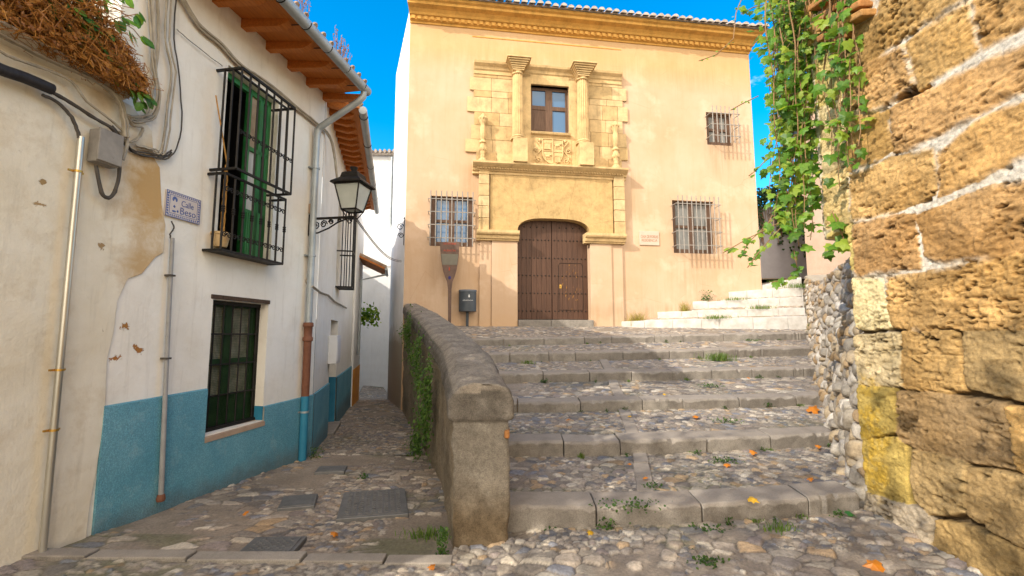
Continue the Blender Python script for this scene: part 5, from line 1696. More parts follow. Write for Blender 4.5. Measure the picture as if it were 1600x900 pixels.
# ------------------------------------------------------------------ old garden wall on the far left
gwl = wthing(L1, L1.px(60, 700)[0], 0, 'garden_wall', 'flaking cream garden wall with a stained ledge at the far left', 'wall')
GO = .014
edge = [L1.px(u, v, GO) for u, v in [(208, 168), (238, 205), (240, 245), (250, 262), (253, 320), (259, 352), (256, 395), (243, 402), (222, 428), (200, 436), (184, 470), (178, 520), (168, 560), (165, 633), (158, 690), (150, 740), (141, 790), (134, 850), (128, 890)]]
GA = L1.px(-260, 700, GO)[0] - 1.5
zl = L1.px(100, 112, GO)[1]
mb = MB()
pts = [(GA, -.3), (edge[-1][0], -.3)] + [(p[0], p[1]) for p in edge[::-1]] + [(edge[0][0], zl), (GA, zl)]
mb.prism(pts, -GO, .0)
mb.build('wall_face', M['cream'], gwl, bevel=.012)
mb = MB(); mb.box(GA, A0 - .02, .002, .32, -.3, zl); mb.build('wall_core', M['cream'], gwl)
mb = MB(); zl1 = L1.px(100, 88, .16)[1]
mb.sweep([(.30, zl - .02), (-GO, zl - .02), (-.10, zl + .01), (-.13, zl + .05), (-.16, zl + .06), (-.17, zl1), (-.05, zl1 + .04), (.30, zl1 + .05)], GA, L1.px(205, 155, .12)[0])
mb.build('ledge', M['cream'], gwl, bevel=.01)

M['cable'] = simple('pale_cable', (.30, .255, .19), (.46, .40, .31), 12, .7, 0, .2)
M['cabledark'] = simple('dark_cable', (.05, .042, .035), (.10, .085, .07), 12, .7, 0, .2)
M['rubber'] = simple('black_rubber_sleeve', (.015, .014, .016), (.035, .032, .035), 12, .6, 0, .2)


def lpath(wall, pts, off=.03, jit=0.0, sub_=4):
    """smooth path of points given where they are seen on the wall"""
    P = []
    for p in pts:
        o_ = p[2] if len(p) > 2 else off
        a, z = wall.px(p[0], p[1], o_); P.append(Vector((a, -o_, z)))
    out = []
    for i in range(len(P) - 1):
        p0, p1, p2, p3 = P[max(i - 1, 0)], P[i], P[i + 1], P[min(i + 2, len(P) - 1)]
        for k in range(sub_):
            t = k / sub_
            q = .5 * ((2 * p1) + (p2 - p0) * t + (2 * p0 - 5 * p1 + 4 * p2 - p3) * t * t + (3 * p1 - p0 - 3 * p2 + p3) * t ** 3)
            out.append(q + rv(jit))
    out.append(P[-1])
    return out


def cable(name, label, pts, r, m, off=.03, n=1, spread=.012, cat='cable', jit=.003, group=None):
    P0 = lpath(L1, pts, off)
    t = wthing(L1, P0[0].x, P0[0].z, name, label, cat, group)
    for i in range(n):
        o_ = Vector((random.uniform(-spread, spread) if i else 0, -abs(random.uniform(0, spread)) if i else 0, random.uniform(-spread, spread) if i else 0))
        mb = MB(); mb.tube([p + o_ + rv(jit) for p in lpath(L1, pts, off)], r * 1.3, 6)
        mb.build('strand', m, t, smooth=60)
    return t


random.seed(31)
cable('cable_bundle', 'twisted bundle of pale cables running under the eaves above the cage window', [(268, -30), (290, 10), (312, 42), (345, 70), (372, 100), (402, 120), (430, 140), (462, 168), (490, 190), (515, 215), (524, 262), (527, 300)], .008, M['cable'], .04, 5, .022)
cable('cable_bundle', 'pale cables hanging straight down the white wall beside the dry vine', [(232, -20), (236, 60), (240, 110), (246, 150), (238, 182), (214, 190), (200, 186)], .0075, M['cable'], .03, 5, .03)
cable('cable_bundle', 'looped thin cables dropping down right of the junction box', [(262, -20), (258, 60), (268, 110), (262, 160), (258, 200), (250, 238), (236, 232), (212, 226)], .006, M['cable'], .035, 4, .035)
cable('cable', 'long loose grey cable loop drooping on the white wall', [(276, -10), (272, 60), (280, 120), (284, 190), (276, 232), (262, 244), (248, 236)], .005, M['cabledark'], .03)
cable('cable', 'thin wire stretched from the cables to the window cage corner', [(276, 46), (300, 66), (330, 90), (348, 103)], .003, M['cabledark'], .03)
cable('cable_bundle', 'pale cables clipped along the stained ledge of the garden wall', [(-40, 34), (20, 66), (70, 92), (130, 118), (165, 138), (184, 160), (192, 190), (194, 215)], .008, M['cable'], .10, 3, .02)
cable('cable_bundle', 'slack tan cables below the ledge curving to the junction box', [(-30, 56), (10, 86), (60, 104), (110, 126), (135, 158), (170, 185), (198, 215), (192, 250)], .007, M['cable'], .08, 2, .014)
cable('cable', 'dark cable running from the black sleeve to the junction box', [(78, 142), (110, 160), (150, 186), (178, 204), (186, 240), (184, 285), (172, 308), (158, 300), (150, 258)], .010, M['cabledark'], .08, 3, .014)
cable('cable', 'dark cable bending from the black sleeve down into the steel conduit', [(66, 148), (90, 160), (108, 178), (118, 196), (124, 216)], .010, M['cabledark'], .075)
cable('cable', 'small wire coming out of the thin grey pipe under the street sign', [(268, 345), (272, 356), (266, 366), (268, 376)], .005, M['cabledark'], .03)
cable('cable', 'thin cable beside the zinc downpipe reaching the lane corner', [(492, 200), (489, 300), (482, 420), (478, 440), (486, 452)], .006, M['cable'], .02)
cable('cable', 'frayed tan cable curling around the top of the junction box', [(196, 178), (206, 196), (222, 200), (214, 216), (196, 222), (186, 205)], .006, M['cable'], .05, 2, .015)
cable('cable_bundle', 'old grey cables strung along the stained wall top toward the street sign', [(176, 200), (205, 236), (232, 243), (254, 247), (268, 238)], .006, M['cabledark'], .035, 3, .016)
cable('cable', 'pale cable dropping straight from the eaves left of the cage window', [(244, -20), (247, 50), (243, 100), (236, 150), (226, 185)], .007, M['cable'], .03, 2, .02)
# cable running on along the second house
P = [L2.px(u, v, .03) for u, v in [(487, 448), (500, 458), (512, 462), (522, 472), (534, 478), (541, 482)]]
t = wthing(L2, P[0][0], P[0][1], 'cable_bundle', 'sagging cable stapled to the wall of the house beyond the downpipe', 'cable')
for k in range(2):
    mb = MB(); mb.tube([(p[0], -.03 - .012 * k, p[1] + .012 * k) for p in P], .009, 6); mb.build('strand', M['cable'], t, smooth=60)
# black sleeved cable joint
Ps = lpath(L1, [(-60, 80, .10), (0, 108, .10), (40, 122, .10), (82, 140, .10)], .10)
t = wthing(L1, Ps[0].x, Ps[0].z, 'cable_sleeve', 'thick black ribbed cable sleeve at the left edge of the garden wall', 'cable sleeve')
mb = MB(); nn = len(Ps); mb.tube(Ps, .034, 12); mb.build('sleeve', M['rubber'], t, smooth=60)
mb = MB()
for i in range(26):
    f = i / 26 * (nn - 1); j = int(f); q = Ps[j].lerp(Ps[j + 1], f - j); d = (Ps[j + 1] - Ps[j]).normalized()
    mb.tube([q - d * .010, q + d * .010], .039, 12)
mb.build('ribbing', M['rubber'], t, smooth=40)
# junction box
b0, b1 = L1.px(146, 240, .10)[0], L1.px(183, 240, .10)[0]; bz0, bz1 = L1.px(164, 258, .10)[1], L1.px(164, 206, .10)[1]
t = wthing(L1, b0, bz0, 'junction_box', 'dusty grey electrical junction box on the cream garden wall', 'electrical box')
m_box = simple('dusty_grey_plastic', (.20, .18, .16), (.31, .285, .25), 7, .75, 0, .3)
mb = MB(); mb.box(b0, b1, -.13, -.04, bz0, bz1); mb.build('box', m_box, t, bevel=.008)
mb = MB(); mb.box(b0 - .006, b1 + .006, -.15, -.128, bz0 + .01, bz1 + .006); c_ = mb.build('cover', m_box, t, bevel=.006)
mb = MB(); text_into(mb, 'V', .014, .018, (b0 + b1) / 2 + .02, -.1505, bz0 + .06, .001); sub('cover_mark', mb, M['greyiron'], c_, t, recalc=False)
# steel conduit
m_galv = simple('galvanised_steel', (.42, .40, .34), (.60, .57, .50), 4, .34, .8, .1, 30, .003, .4, (1, 1, .3))
p0, p1 = L1.px(127, 214, .075), L1.px(66, 866, .075)
ax = (p0[0] + p1[0]) / 2
t = wthing(L1, ax, p1[1], 'conduit_pipe', 'shiny galvanised steel conduit clamped upright to the cream wall', 'pipe')
mb = MB(); mb.tube([(p1[0], -.075, p1[1]), ((p0[0] + p1[0]) / 2, -.075, (p0[1] + p1[1]) / 2), (p0[0], -.075, p0[1])], .0225, 14); mb.build('pipe', m_galv, t, smooth=60)
for v in (268, 578, 672):
    f = (v - 214) / 652.; zq = L1.px(127 - 61 * f, v, .075)[1]; f2 = (zq - p1[1]) / (p0[1] - p1[1]); aq = p1[0] + (p0[0] - p1[0]) * f2
    mb = MB(); mb.tube([(aq, -.075, zq - .008), (aq, -.075, zq + .008)], .027, 14); mb.box(aq - .05, aq + .05, -.062, -.048, zq - .007, zq + .007)
    mb.build('clamp', M['brass'], t)
# thin grey pipe
p0, p1 = L1.px(268, 372, .03), L1.px(250, 785, .05)
t = wthing(L1, p1[0], p1[1], 'drain_pipe', 'thin grey pipe running down the white wall below the street sign', 'pipe')
mb = MB(); mb.tube([(p1[0], -.055, p1[1] + .05), (p1[0] * .5 + p0[0] * .5, -.045, .5 * (p1[1] + p0[1])), (p0[0], -.04, p0[1])], [.022, .018, .017], 12); mb.build('pipe', simple('grey_painted_pipe', (.24, .235, .23), (.34, .33, .32), 6, .6, 0, .3), t, smooth=60)
mb = MB(); mb.lathe([(.03, 0), (.036, .02), (.03, .05), (.024, .06)], (p1[0], -.055, p1[1] + .01), 12); mb.build('rusty_foot', M['rust'], t)
for v in (430, 560):
    f = (v - 372) / 413.; zq = L1.px(268 - 18 * f, v, .05)[1]; f2 = (zq - p1[1]) / (p0[1] - p1[1]); aq = p1[0] + (p0[0] - p1[0]) * f2
    mb = MB(); mb.box(aq - .026, aq + .026, -.068, .0, zq - .008, zq + .008); mb.build('clip', M['cabledark'], t)
# street name tile panel
q = [L1.px(261, 296, .02), L1.px(261, 340, .02), L1.px(314, 313, .02), L1.px(314, 349, .02)]
s0, s1 = q[0][0], q[2][0]; sz0, sz1 = (q[1][1] + q[3][1]) / 2, (q[0][1] + q[2][1]) / 2
t = wthing(L1, s0, sz0, 'street_sign', 'blue and cream ceramic street name tile reading Calle Beso', 'street sign')
m_tile = simple('glazed_cream_tile', (.50, .43, .40), (.58, .51, .46), 8, .25, 0, .05, spec=.5)
m_bl = simple('cobalt_glaze', (.03, .05, .17), (.08, .12, .32), 40, .3, 0, 0, spec=.5)
mb = MB(); mb.box(s0, s1, -.022, .0, sz0, sz1); mb.build('tile_panel', m_tile, t, bevel=.004)
W_, H_ = s1 - s0, sz1 - sz0
mb = MB(); text_into(mb, 'Calle', .36 * W_, .24 * H_, s0 + .60 * W_, -.0235, sz0 + .63 * H_, .001); text_into(mb, 'Beso', .46 * W_, .27 * H_, s0 + .63 * W_, -.0235, sz0 + .33 * H_, .001); mb.build('lettering', m_bl, t, recalc=False)
mb = MB(); bd = .09 * H_ + .012; rr = random.Random(9)
for (x0, x1, z0, z1) in ((s0, s1, sz0, sz0 + .006), (s0, s1, sz1 - .006, sz1), (s0, s0 + .006, sz0, sz1), (s1 - .006, s1, sz0, sz1), (s0 + bd, s1 - bd, sz0 + bd, sz0 + bd + .004), (s0 + bd, s1 - bd, sz1 - bd - .004, sz1 - bd), (s0 + bd, s0 + bd + .004, sz0 + bd, sz1 - bd), (s1 - bd - .004, s1 - bd, sz0 + bd, sz1 - bd)):
    mb.box(x0, x1, -.0232, -.021, z0, z1)
for i in range(16):
    for zq in (sz0 + bd * .52, sz1 - bd * .52):
        xq = s0 + bd * .5 + (W_ - bd) * (i + .5) / 16; mb.ball((xq, -.0222, zq), (W_ / 50, .0012, bd * .28), 6, 4)
for i in range(9):
    for xq in (s0 + bd * .52, s1 - bd * .52):
        zq = sz0 + bd * .5 + (H_ - bd) * (i + .5) / 9; mb.ball((xq, -.0222, zq), (bd * .28, .0012, H_ / 26), 6, 4)
mb.lathe([(.006, 0), (.016, .006), (.024, .03), (.018, .055), (.009, .065), (.014, .08)], (s0 + .23 * W_, -.002, sz0 + .30 * H_), 12)
for (fx, fz_, a_, b_) in ((.23, .76, .05, .03), (.19, .70, .03, .04), (.28, .70, .03, .04), (.23, .24, .06, .02), (.33, .27, .03, .025)):
    mb.ball((s0 + fx * W_, -.0222, sz0 + fz_ * H_), (a_ * W_, .0015, b_ * H_ * 2), 8, 4)
mb.build('painted_border', m_bl, t)

# ------------------------------------------------------------------ zinc downpipe at the bend
t = wthing(L1, AB - .04, 0, 'downpipe', 'zinc downpipe with brown cast iron foot at the bend of the white house', 'downpipe')
da = L1.px(490, 350, .07)[0] - .02
gx = AB - .30
mb = MB()
zg = ZS - .15
zel = L1.px(499, 207, .07)[1]
mb.tube([(gx + .02, -OV - .045, zg), (gx + .02, -OV - .03, zg - .10), (gx + .01, -OV + .02, zg - .16), (da, -.12, zel + .05), (da, -.085, zel), (da, -.075, zel - .10), (da, -.075, L1.px(484, 508, .075)[1])], .044, 14)
mb.build('pipe', M['zinc'], t, smooth=45)
z0_, z1_ = L1.px(481, 618, .075)[1], L1.px(484, 508, .075)[1]
mb = MB(); mb.lathe([(.05, 0), (.05, z1_ - z0_ - .22), (.066, z1_ - z0_ - .21), (.066, z1_ - z0_ - .17), (.052, z1_ - z0_ - .15), (.054, z1_ - z0_ - .03), (.068, z1_ - z0_ - .015), (.064, z1_ - z0_ + .03), (.05, z1_ - z0_ + .035)], (da, -.075, z0_), 16); mb.build('cast_iron_foot', M['rust'], t, smooth=45)
mb = MB(); mb.tube([(da, -.075, -.25), (da, -.075, z0_)], .051, 14); mb.build('painted_foot', M['blue'], t, smooth=45)
for v in (260, 400, 640):
    zq = L1.px(488, v, .07)[1]; mb = MB(); mb.tube([(da, -.075, zq - .012), (da, -.075, zq + .012)], .056, 14); mb.box(da - .065, da + .065, -.03, .0, zq - .01, zq + .01); mb.build('bracket', M['zinc'], t)

# ------------------------------------------------------------------ wall lamp
la = L1.px(483, 350, .0)[0]
zb0 = L1.px(483, 350, .0)[1]
lamp = wthing(L1, la, zb0, 'street_lamp', 'black lantern on a scrolled iron bracket at the corner of the white house', 'street lamp')
ARM = .66
lax = L1.px(552, 296, ARM)      # lantern centre line seen
mb = MB(); y = -.02
mb.box(la - .02, la + .02, -.03, .0, zb0 - .17, zb0 + .13)
mb.box(la - .012, la + .012, -ARM, -.02, zb0 + .055, zb0 + .085)
mb.tube([(la, -.03, zb0 - .14), (la, -.14, zb0 - .13), (la, -.30, zb0 - .07), (la, -.42, zb0 + .0), (la, -.56, zb0 + .05)], .012, 6)
for (yy, zq, r_, fl) in ((-.10, zb0 - .03, .065, 1), (-.22, zb0 - .01, .055, -1), (-.33, zb0 + .015, .04, 1), (-.60, zb0 + .02, .05, 1), (-.07, zb0 - .11, .035, -1), (-.45, zb0 + .03, .03, -1)):
    scroll(mb, (la, yy, zq), r_, (0, 1), fl, 1.6, .009)
mb.tube([(la, -ARM + .0, zb0 + .07), (la, -ARM - .03, zb0 + .09), (la, -ARM - .02, zb0 + .16)], .012, 6)
mb.build('bracket', M['iron'], lamp, smooth=40)
LC = (la, -ARM + .02)
Lz0 = zb0 + .16; Lz1 = Lz0 + .34
def fr(hw, z): return [(LC[0] - hw, LC[1] - hw, z), (LC[0] + hw, LC[1] - hw, z), (LC[0] + hw, LC[1] + hw, z), (LC[0] - hw, LC[1] + hw, z)]
lo, hi = fr(.105, Lz0), fr(.175, Lz1)
mb = MB()
for k in range(4):
    mb.bar(lo[k], hi[k], .010); mb.bar(lo[k], lo[(k + 1) % 4], .012); mb.bar(hi[k], hi[(k + 1) % 4], .014)
    mb.tube([(LC[0], LC[1], Lz0 - .12), ((LC[0] + lo[k][0]) / 2, (LC[1] + lo[k][1]) / 2, Lz0 - .10), lo[k]], .008, 5)
mb.build('lantern_frame', M['iron'], lamp)
t_ = NT('frosted_lamp_glass'); t_.b.inputs['Transmission Weight'].default_value = .25
m_fr = t_.fin(t_.ramp(t_.noise(4, 4), [(.3, (.50, .53, .48)), (.7, (.66, .68, .62))]), .35, 0, .5)
mb = MB(); li, hi2 = fr(.100, Lz0 + .006), fr(.170, Lz1 - .006); mb.add(li + hi2, [(0, 1, 2, 3), (7, 6, 5, 4)] + [(k, (k + 1) % 4, 4 + (k + 1) % 4, 4 + k) for k in range(4)]); mb.build('lantern_glass', m_fr, lamp)
mb = MB(); e0, e1, e2, e3 = fr(.225, Lz1 + .005), fr(.215, Lz1 + .03), fr(.13, Lz1 + .10), fr(.115, Lz1 + .17)
vs = e0 + e1 + e2 + e3 + fr(.10, Lz1 + .18)
mb.add(vs, [(3, 2, 1, 0), (16, 17, 18, 19)] + [(4 * j + k, 4 * j + (k + 1) % 4, 4 * (j + 1) + (k + 1) % 4, 4 * (j + 1) + k) for j in range(4) for k in range(4)])
mb.build('lantern_cap', M['iron'], lamp, bevel=.006)
mb = MB(); mb.lathe([(.05, 0), (.03, .02), (.035, .04), (.05, .075), (.055, .085), (.05, .09)], (LC[0], LC[1], Lz1 + .18), 14); mb.build('finial', M['iron'], lamp, smooth=50)
mb = MB(); bx = L1.px(484, 330, .05); mb.box(la - .035, la + .035, -.07, 0, zb0 + .14, zb0 + .28); mb.build('fuse_box', simple('tan_fuse_box', (.30, .20, .13), (.40, .29, .2), 8, .7), lamp, bevel=.006)

# potted dry plant on the sill
pa, pz = L1.px(347, 386, .10)[0], uw[2] + .002
t = wthing(L1, pa, pz, 'potted_plant', 'tan clay flowerpot with a dry twining stem on the barred window sill', 'potted plant')
mb = MB(); mb.lathe([(.058, 0), (.066, .02), (.080, .10), (.084, .125), (.092, .128), (.092, .15), (.078, .15), (.07, .12)], (pa, -.075, pz), 18); mb.build('pot', simple('tan_clay', (.50, .33, .15), (.64, .46, .25), 10, .8, 0, .3), t, smooth=40)
mb = MB(); rr = random.Random(2)
for k in range(5):
    pth = [(pa + .015 * math.cos(i * .9 + k * 1.3) * (1.4 - i / 14) + .0, -.09 + .015 * math.sin(i * .9 + k * 1.3), pz + .13 + i * .082) for i in range(9 + k % 3)]
    mb.tube(pth, .006, 5)
top_ = L1.px(331, 145, .1)
mb.tube([(pa, -.09, pz + .13), (pa - .01, -.09, pz + .5), (pa + .0, -.09, pz + .9), (top_[0] + .05, -.1, top_[1])], .007, 5)
mb.build('dry_stem', simple('dry_ochre_stem', (.38, .17, .03), (.55, .30, .08), 20, .8, 0, .4), t, smooth=50)

# meter box on the second house
m0, m1 = L2.px(512.5, 545)[0], L2.px(519, 545)[0]
t = wthing(L2, m0, L2.px(516, 567)[1], 'meter_box', 'white utility meter box on the wall beside the narrow doorway', 'meter box')
mb = MB(); mb.box(m0, m1, -.14, .0, L2.px(516, 567)[1], L2.px(516, 524)[1]); mb.build('box', M['white2'], t, bevel=.01)
mb = MB(); mb.box(m0 + .03, m1 - .03, -.15, -.139, L2.px(516, 563)[1], L2.px(516, 528)[1]); mb.build('lid', M['white2'], t, bevel=.005)

# ------------------------------------------------------------------ on the landing: sign pillar and litter bin
SPL = Wall((-1.6, 11.35), (.99, .12))
zg = EYE + .15
sx = SPL.px(702.5, 440)[0]
t = wthing(SPL, sx, zg, 'information_sign', 'rust and grey steel information sign shaped like an upright oar before the palace', 'sign')
def spx(u, v): return SPL.px(u, v)
prof = [(687.5, 378), (688, 392), (689.5, 408), (692, 422), (695, 432), (698.5, 440), (700, 452), (700.5, 498)]
Lf = [spx(*p) for p in prof]; Rt = [spx(1405.5 - p[0], p[1]) for p in prof]
ptsl = [(p[0], p[1]) for p in Lf] + [(p[0], p[1]) for p in Rt[::-1]]
ptsl[len(Lf) - 1] = (ptsl[len(Lf) - 1][0], zg - .25); ptsl[len(Lf)] = (ptsl[len(Lf)][0], zg - .25)
m_rust = simple('weathered_steel', (.10, .065, .05), (.17, .105, .08), 7, .7, .2, .3)
mb = MB(); mb.prism(ptsl, -.012, .012); mb.build('blade', m_rust, t, bevel=.004)
mb = MB(); z0_, z1_ = spx(702, 414)[1], spx(702, 397)[1]
xl0, xl1, xr0, xr1 = spx(690.6, 414)[0], spx(688.6, 397)[0], spx(714.9, 414)[0], spx(716.9, 397)[0]
mb.prism([(xl0 + .01, z0_), (xr0 - .01, z0_), (xr1 - .01, z1_), (xl1 + .01, z1_)], -.017, -.0122); mb.build('text_panel', simple('dull_bronze_panel', (.13, .12, .095), (.17, .155, .12), 6, .55, .2, .1), t)
m_red = simple('faded_red_paint', (.36, .04, .02), (.50, .07, .03), 14, .7, 0, 0)
mb = MB(); cx_ = spx(702.5, 390)[0]
text_into(mb, 'CASA DE PORRAS', .33, .045, cx_, -.0125, spx(702, 381)[1], .002)
text_into(mb, 'ALBAICIN', .30, .05, cx_, -.0125, spx(702, 391.5)[1], .002)
text_into(mb, 'i', .03, .09, cx_, -.0125, spx(702, 420)[1], .002)
mb.build('lettering', m_red, t, recalc=False)
mb = MB(); mb.ball((cx_ + .01, -.013, spx(702, 434)[1]), (.035, .004, .045), 10, 6); mb.build('emblem', simple('dark_blue_mark', (.02, .02, .12), (.03, .03, .16), 8, .6, 0, 0), t)

BW = Wall((-1.2, 11.75), (.99, .13))
bu0, bu1 = BW.px(717, 470)[0], BW.px(744, 470)[0]; bz0, bz1 = BW.px(730, 487)[1], BW.px(730, 453.5)[1]
bc = (bu0 + bu1) / 2; bw_ = (bu1 - bu0) / 2
t = wthing(BW, bc, EYE + .17, 'litter_bin', 'dark grey litter bin on a short post left of the palace door', 'litter bin')
m_bin = simple('anthracite_plastic', (.035, .045, .055), (.055, .065, .08), 5, .45, 0, .1, spec=.4)
arc = [(bc + bw_ * math.cos(a_), -.10 - .13 * math.sin(a_)) for a_ in np.linspace(0, PI, 12)] + [(bc - bw_, .06), (bc + bw_, .06)]
mb = MB(); mb.slab(arc, bz0, bz1 - .05); mb.build('body', m_bin, t, smooth=40, bevel=.006)
mb = MB(); mb.slab([(bc + (p[0] - bc) * 1.03, p[1] * 1.02) for p in arc], bz1 - .05, bz1); mb.build('rim', simple('grey_rim', (.10, .115, .14), (.14, .155, .18), 5, .5, 0, 0), t, smooth=40, bevel=.006)
mb = MB(); mb.box(bc - .035, bc + .035, .0, .055, EYE + .05, bz0 + .1); mb.build('post', m_bin, t, bevel=.006)
mb = MB(); zt_ = bz0 + .68 * (bz1 - bz0); mb.ball((bc + .03, -.233, zt_), (.022, .004, .030), 8, 5); mb.ball((bc + .03, -.233, zt_ + .04), (.008, .004, .02), 6, 4)
text_into(mb, 'GRANADA', .26, .028, bc, -.232, bz0 + .50 * (bz1 - bz0), .003)
mb.build('emblem', simple('white_print', (.6, .6, .6), (.7, .7, .7), 5, .6, 0, 0), t)

# ------------------------------------------------------------------ covers let into the paving
def on_ground(u, v, zf):
    r = ray(u, v); tt = 3.0
    for _ in range(40):
        z = float(zf(np.array(r[0] * tt), np.array(r[1] * tt))); tt = (z - EYE) / r[2]
    return r[0] * tt, r[1] * tt, z


m_cover = simple('worn_cast_iron', (.13, .128, .125), (.20, .195, .19), 9, .5, .5, .4, 50, .004)
covers = [('small plain iron cover plate in the cobbles of the lane mouth', [(425, 796), (488, 789), (500, 771), (450, 774)], 0),
          ('large square grid patterned drain cover in the middle of the lane', [(522, 812), (630, 802), (640, 763), (540, 768)], 1),
          ('speckled iron cover plate beside the flush stone band', [(364, 871), (455, 868), (478, 838), (398, 838)], 2),
          ('small dark cover plate far up the lane', [(490, 738), (536, 736), (545, 727), (500, 728)], 0)]
for lab, pts, st in covers:
    P = [on_ground(u, v, lambda a, b: alley_z(a, b) + .026) for u, v in pts]
    c = [sum(p[i] for p in P) / 4 for i in range(3)]
    t = thing('drain_cover', lab, 'drain cover', c)
    e1 = Vector(P[1]) - Vector(P[0]); e2 = Vector(P[3]) - Vector(P[0])
    # keep it rectangular and flat
    e1 = (Vector(P[1]) - Vector(P[0]) + Vector(P[2]) - Vector(P[3])) / 2; e2 = (Vector(P[3]) - Vector(P[0]) + Vector(P[2]) - Vector(P[1])) / 2
    e2 = e2 - e1 * (e2.dot(e1) / e1.length_squared) * .8
    l1, l2 = e1.length, e2.length; e1.normalize(); e2.normalize()
    n_ = e1.cross(e2).normalized()
    if n_.z < 0: n_ = -n_
    MT = Matrix((( e1.x, e2.x, n_.x, 0), (e1.y, e2.y, n_.y, 0), (e1.z, e2.z, n_.z, 0), (0, 0, 0, 1)))
    mb = MB(); mb.box(-l1 / 2, l1 / 2, -l2 / 2, l2 / 2, -.05, .0); mb.v = [tuple(MT @ Vector(p)) for p in mb.v]; mb.build('frame', m_cover, t, bevel=.006)
    mb = MB(); mb.box(-l1 / 2 + .03, l1 / 2 - .03, -l2 / 2 + .03, l2 / 2 - .03, -.03, .005)
    if st:
        k = .052 if st == 1 else .03; h_ = .012 if st == 1 else .009
        nx_, ny_ = int((l1 - .1) / k), int((l2 - .1) / k)
        for i in range(nx_):
            for j in range(ny_):
                xx = -l1 / 2 + .05 + (i + .5) * (l1 - .1) / nx_; yy = -l2 / 2 + .05 + (j + .5) * (l2 - .1) / ny_
                if st == 2 and (i + j) % 2: continue
                mb.box(xx - k * .33, xx + k * .33, yy - k * .3, yy + k * .3, .004, h_)
    mb.v = [tuple(MT @ Vector(p)) for p in mb.v]; mb.build('plate', m_cover, t)
# ------------------------------------------------------------------ buildings that close the views
bh = thing('white_house', 'tall plain white house closing the end of the lane under a tiled eave', 'house', (-6.5, 19, EYE - 2.3))
mb = MB(); mb.box(-4.5, 4.5, 0, 4, -.5, 10.0); mb.build('front_wall', M['white2'], bh)
mb = MB(); mb.box(-4.5, 4.5, -.18, 4, 10.0, 10.08)
for i in range(46):
    xx = -4.4 + i * .195; mb.tube([(xx, -.28, 10.12), (xx, .6, 10.32)], .085, 8, True, .7)
mb.build('roof', M['tilegrey'], bh)
mb = MB(); mb.tube([(1.35, -.12, 9.9), (1.35, -.08, 7.0), (1.5, -.06, 6.6)], .06, 10); mb.build('gutter_pipe', M['zinc'], bh, smooth=60)
mb = MB(); mb.tube([(-4.5, -.02, 5.2), (0, -.05, 5.15), (4.5, -.02, 5.22)], .012, 5); mb.build('wall_wire', M['cable'], bh)
gh = thing('plastered_house', 'pale pinkish house corner rising behind the ivy at the top of the white steps', 'house', (9.75, 14.9, EYE + 1.5))
M['pinkish'] = mat_oldwhite('pinkish_plaster', [], c1=(.40, .28, .215), c2=(.48, .36, .29), amount=.3)
mb = MB(); mb.slab([(0, 0), (6, 0), (7, 6), (4.05, 6)], -2.5, 6.4); mb.build('wall', M['pinkish'], gh)
mb = MB(); mb.slab([(-.14, -.14), (6.1, -.14), (7, 6), (3.9, 6)], 6.41, 6.7); mb.slab([(-.30, -.30), (6.3, -.3), (7, 6.1), (3.75, 6.1)], 6.705, 6.82); mb.build('eave', M['white2'], gh, bevel=.02)
mb = MB()
for i in range(26): mb.tube([(.1 + i * .22, -.35, 6.9), (.1 + i * .22, 1.5, 7.6)], .095, 8, True, .7)
mb.build('roof', M['tilegrey'], gh)
fw = thing('garden_wall', 'shaded lilac grey wall under dark ivy beyond the white steps', 'wall', (7.4, 16.7, EYE + 1.6))
mb = MB(); mb.box(-2, 6.5, 0, .5, -1, 3.2); mb.build('wall_face', simple('lilac_grey_plaster', (.42, .40, .43), (.52, .50, .53), 2, .9, 0, .3, 20, .01), fw)
mb = MB(); mb.box(-1.5, 6.2, -.35, -.003, -.3, .45); mb.box(-1.5, 6.2, -.7, -.352, -.3, .22); mb.build('low_ledge', simple('brown_stone_ledge', (.22, .17, .12), (.32, .25, .18), 3, .9), fw, bevel=.03)
mb = MB(); mb.add([(4.5, 13, EYE + 1.55), (12, 15.0, EYE + 1.9), (14, 16.69, EYE + 2.1), (5.6, 16.69, EYE + 1.85)], [(0, 1, 2, 3)])
tag(mb.build('path', M['earth']), kind='structure')
mb = MB(); rr = random.Random(17); random.seed(17)
for i in range(3600):
    xx = rr.uniform(-1.6, 5.2); hang = 1.6 + .9 * math.sin(xx * 2.1) + .5 * math.sin(xx * 5.3)
    zq = 3.6 - abs(rr.gauss(0, .55)) * hang
    yy = -.05 - rr.uniform(0, .3) * (1 if zq < 3.2 else 1.8)
    add_leaf(mb, (xx, yy, max(.9, zq) + (rr.uniform(0, .3) if zq > 3 else 0)), (rr.uniform(-.8, .3), -1, rr.uniform(-.2, .9)), (rr.uniform(-.5, .5), 0, -1), rr.uniform(.07, .13), 'ivy')
dk = foliage('dark_ivy_leaf', (.012, .035, .008), (.022, .06, .012), (.05, .10, .02), .2)
iv = thing('hanging_ivy', 'dark ivy spilling over the shaded wall beyond the white steps', 'ivy', (7.4, 16.7, EYE + 1.6))
mb.build('leaves', dk, iv, recalc=False)
mb = MB()
for i in range(40):
    xx = rr.uniform(-1.5, 2.8); mb.tube([(xx, -.04, 3.3), (xx + rr.uniform(-.1, .1), -.12, 2.6), (xx + rr.uniform(-.2, .2), -.06, 1.6 + rr.uniform(0, .8))], .01, 4)
m_stem = simple('woody_vine_stem', (.20, .11, .05), (.36, .22, .11), 20, .85, 0, .4)
mb.build('stems', m_stem, iv)

# ------------------------------------------------------------------ ivy curtain by the golden wall
LEAFM = foliage('ivy_leaf', (.018, .085, .015), (.11, .28, .03), (.36, .45, .06), .42)
def ppt(u, v, y):
    r = ray(u, v); return Vector((r[0] / r[1] * y, y, r[2] / r[1] * y + EYE))


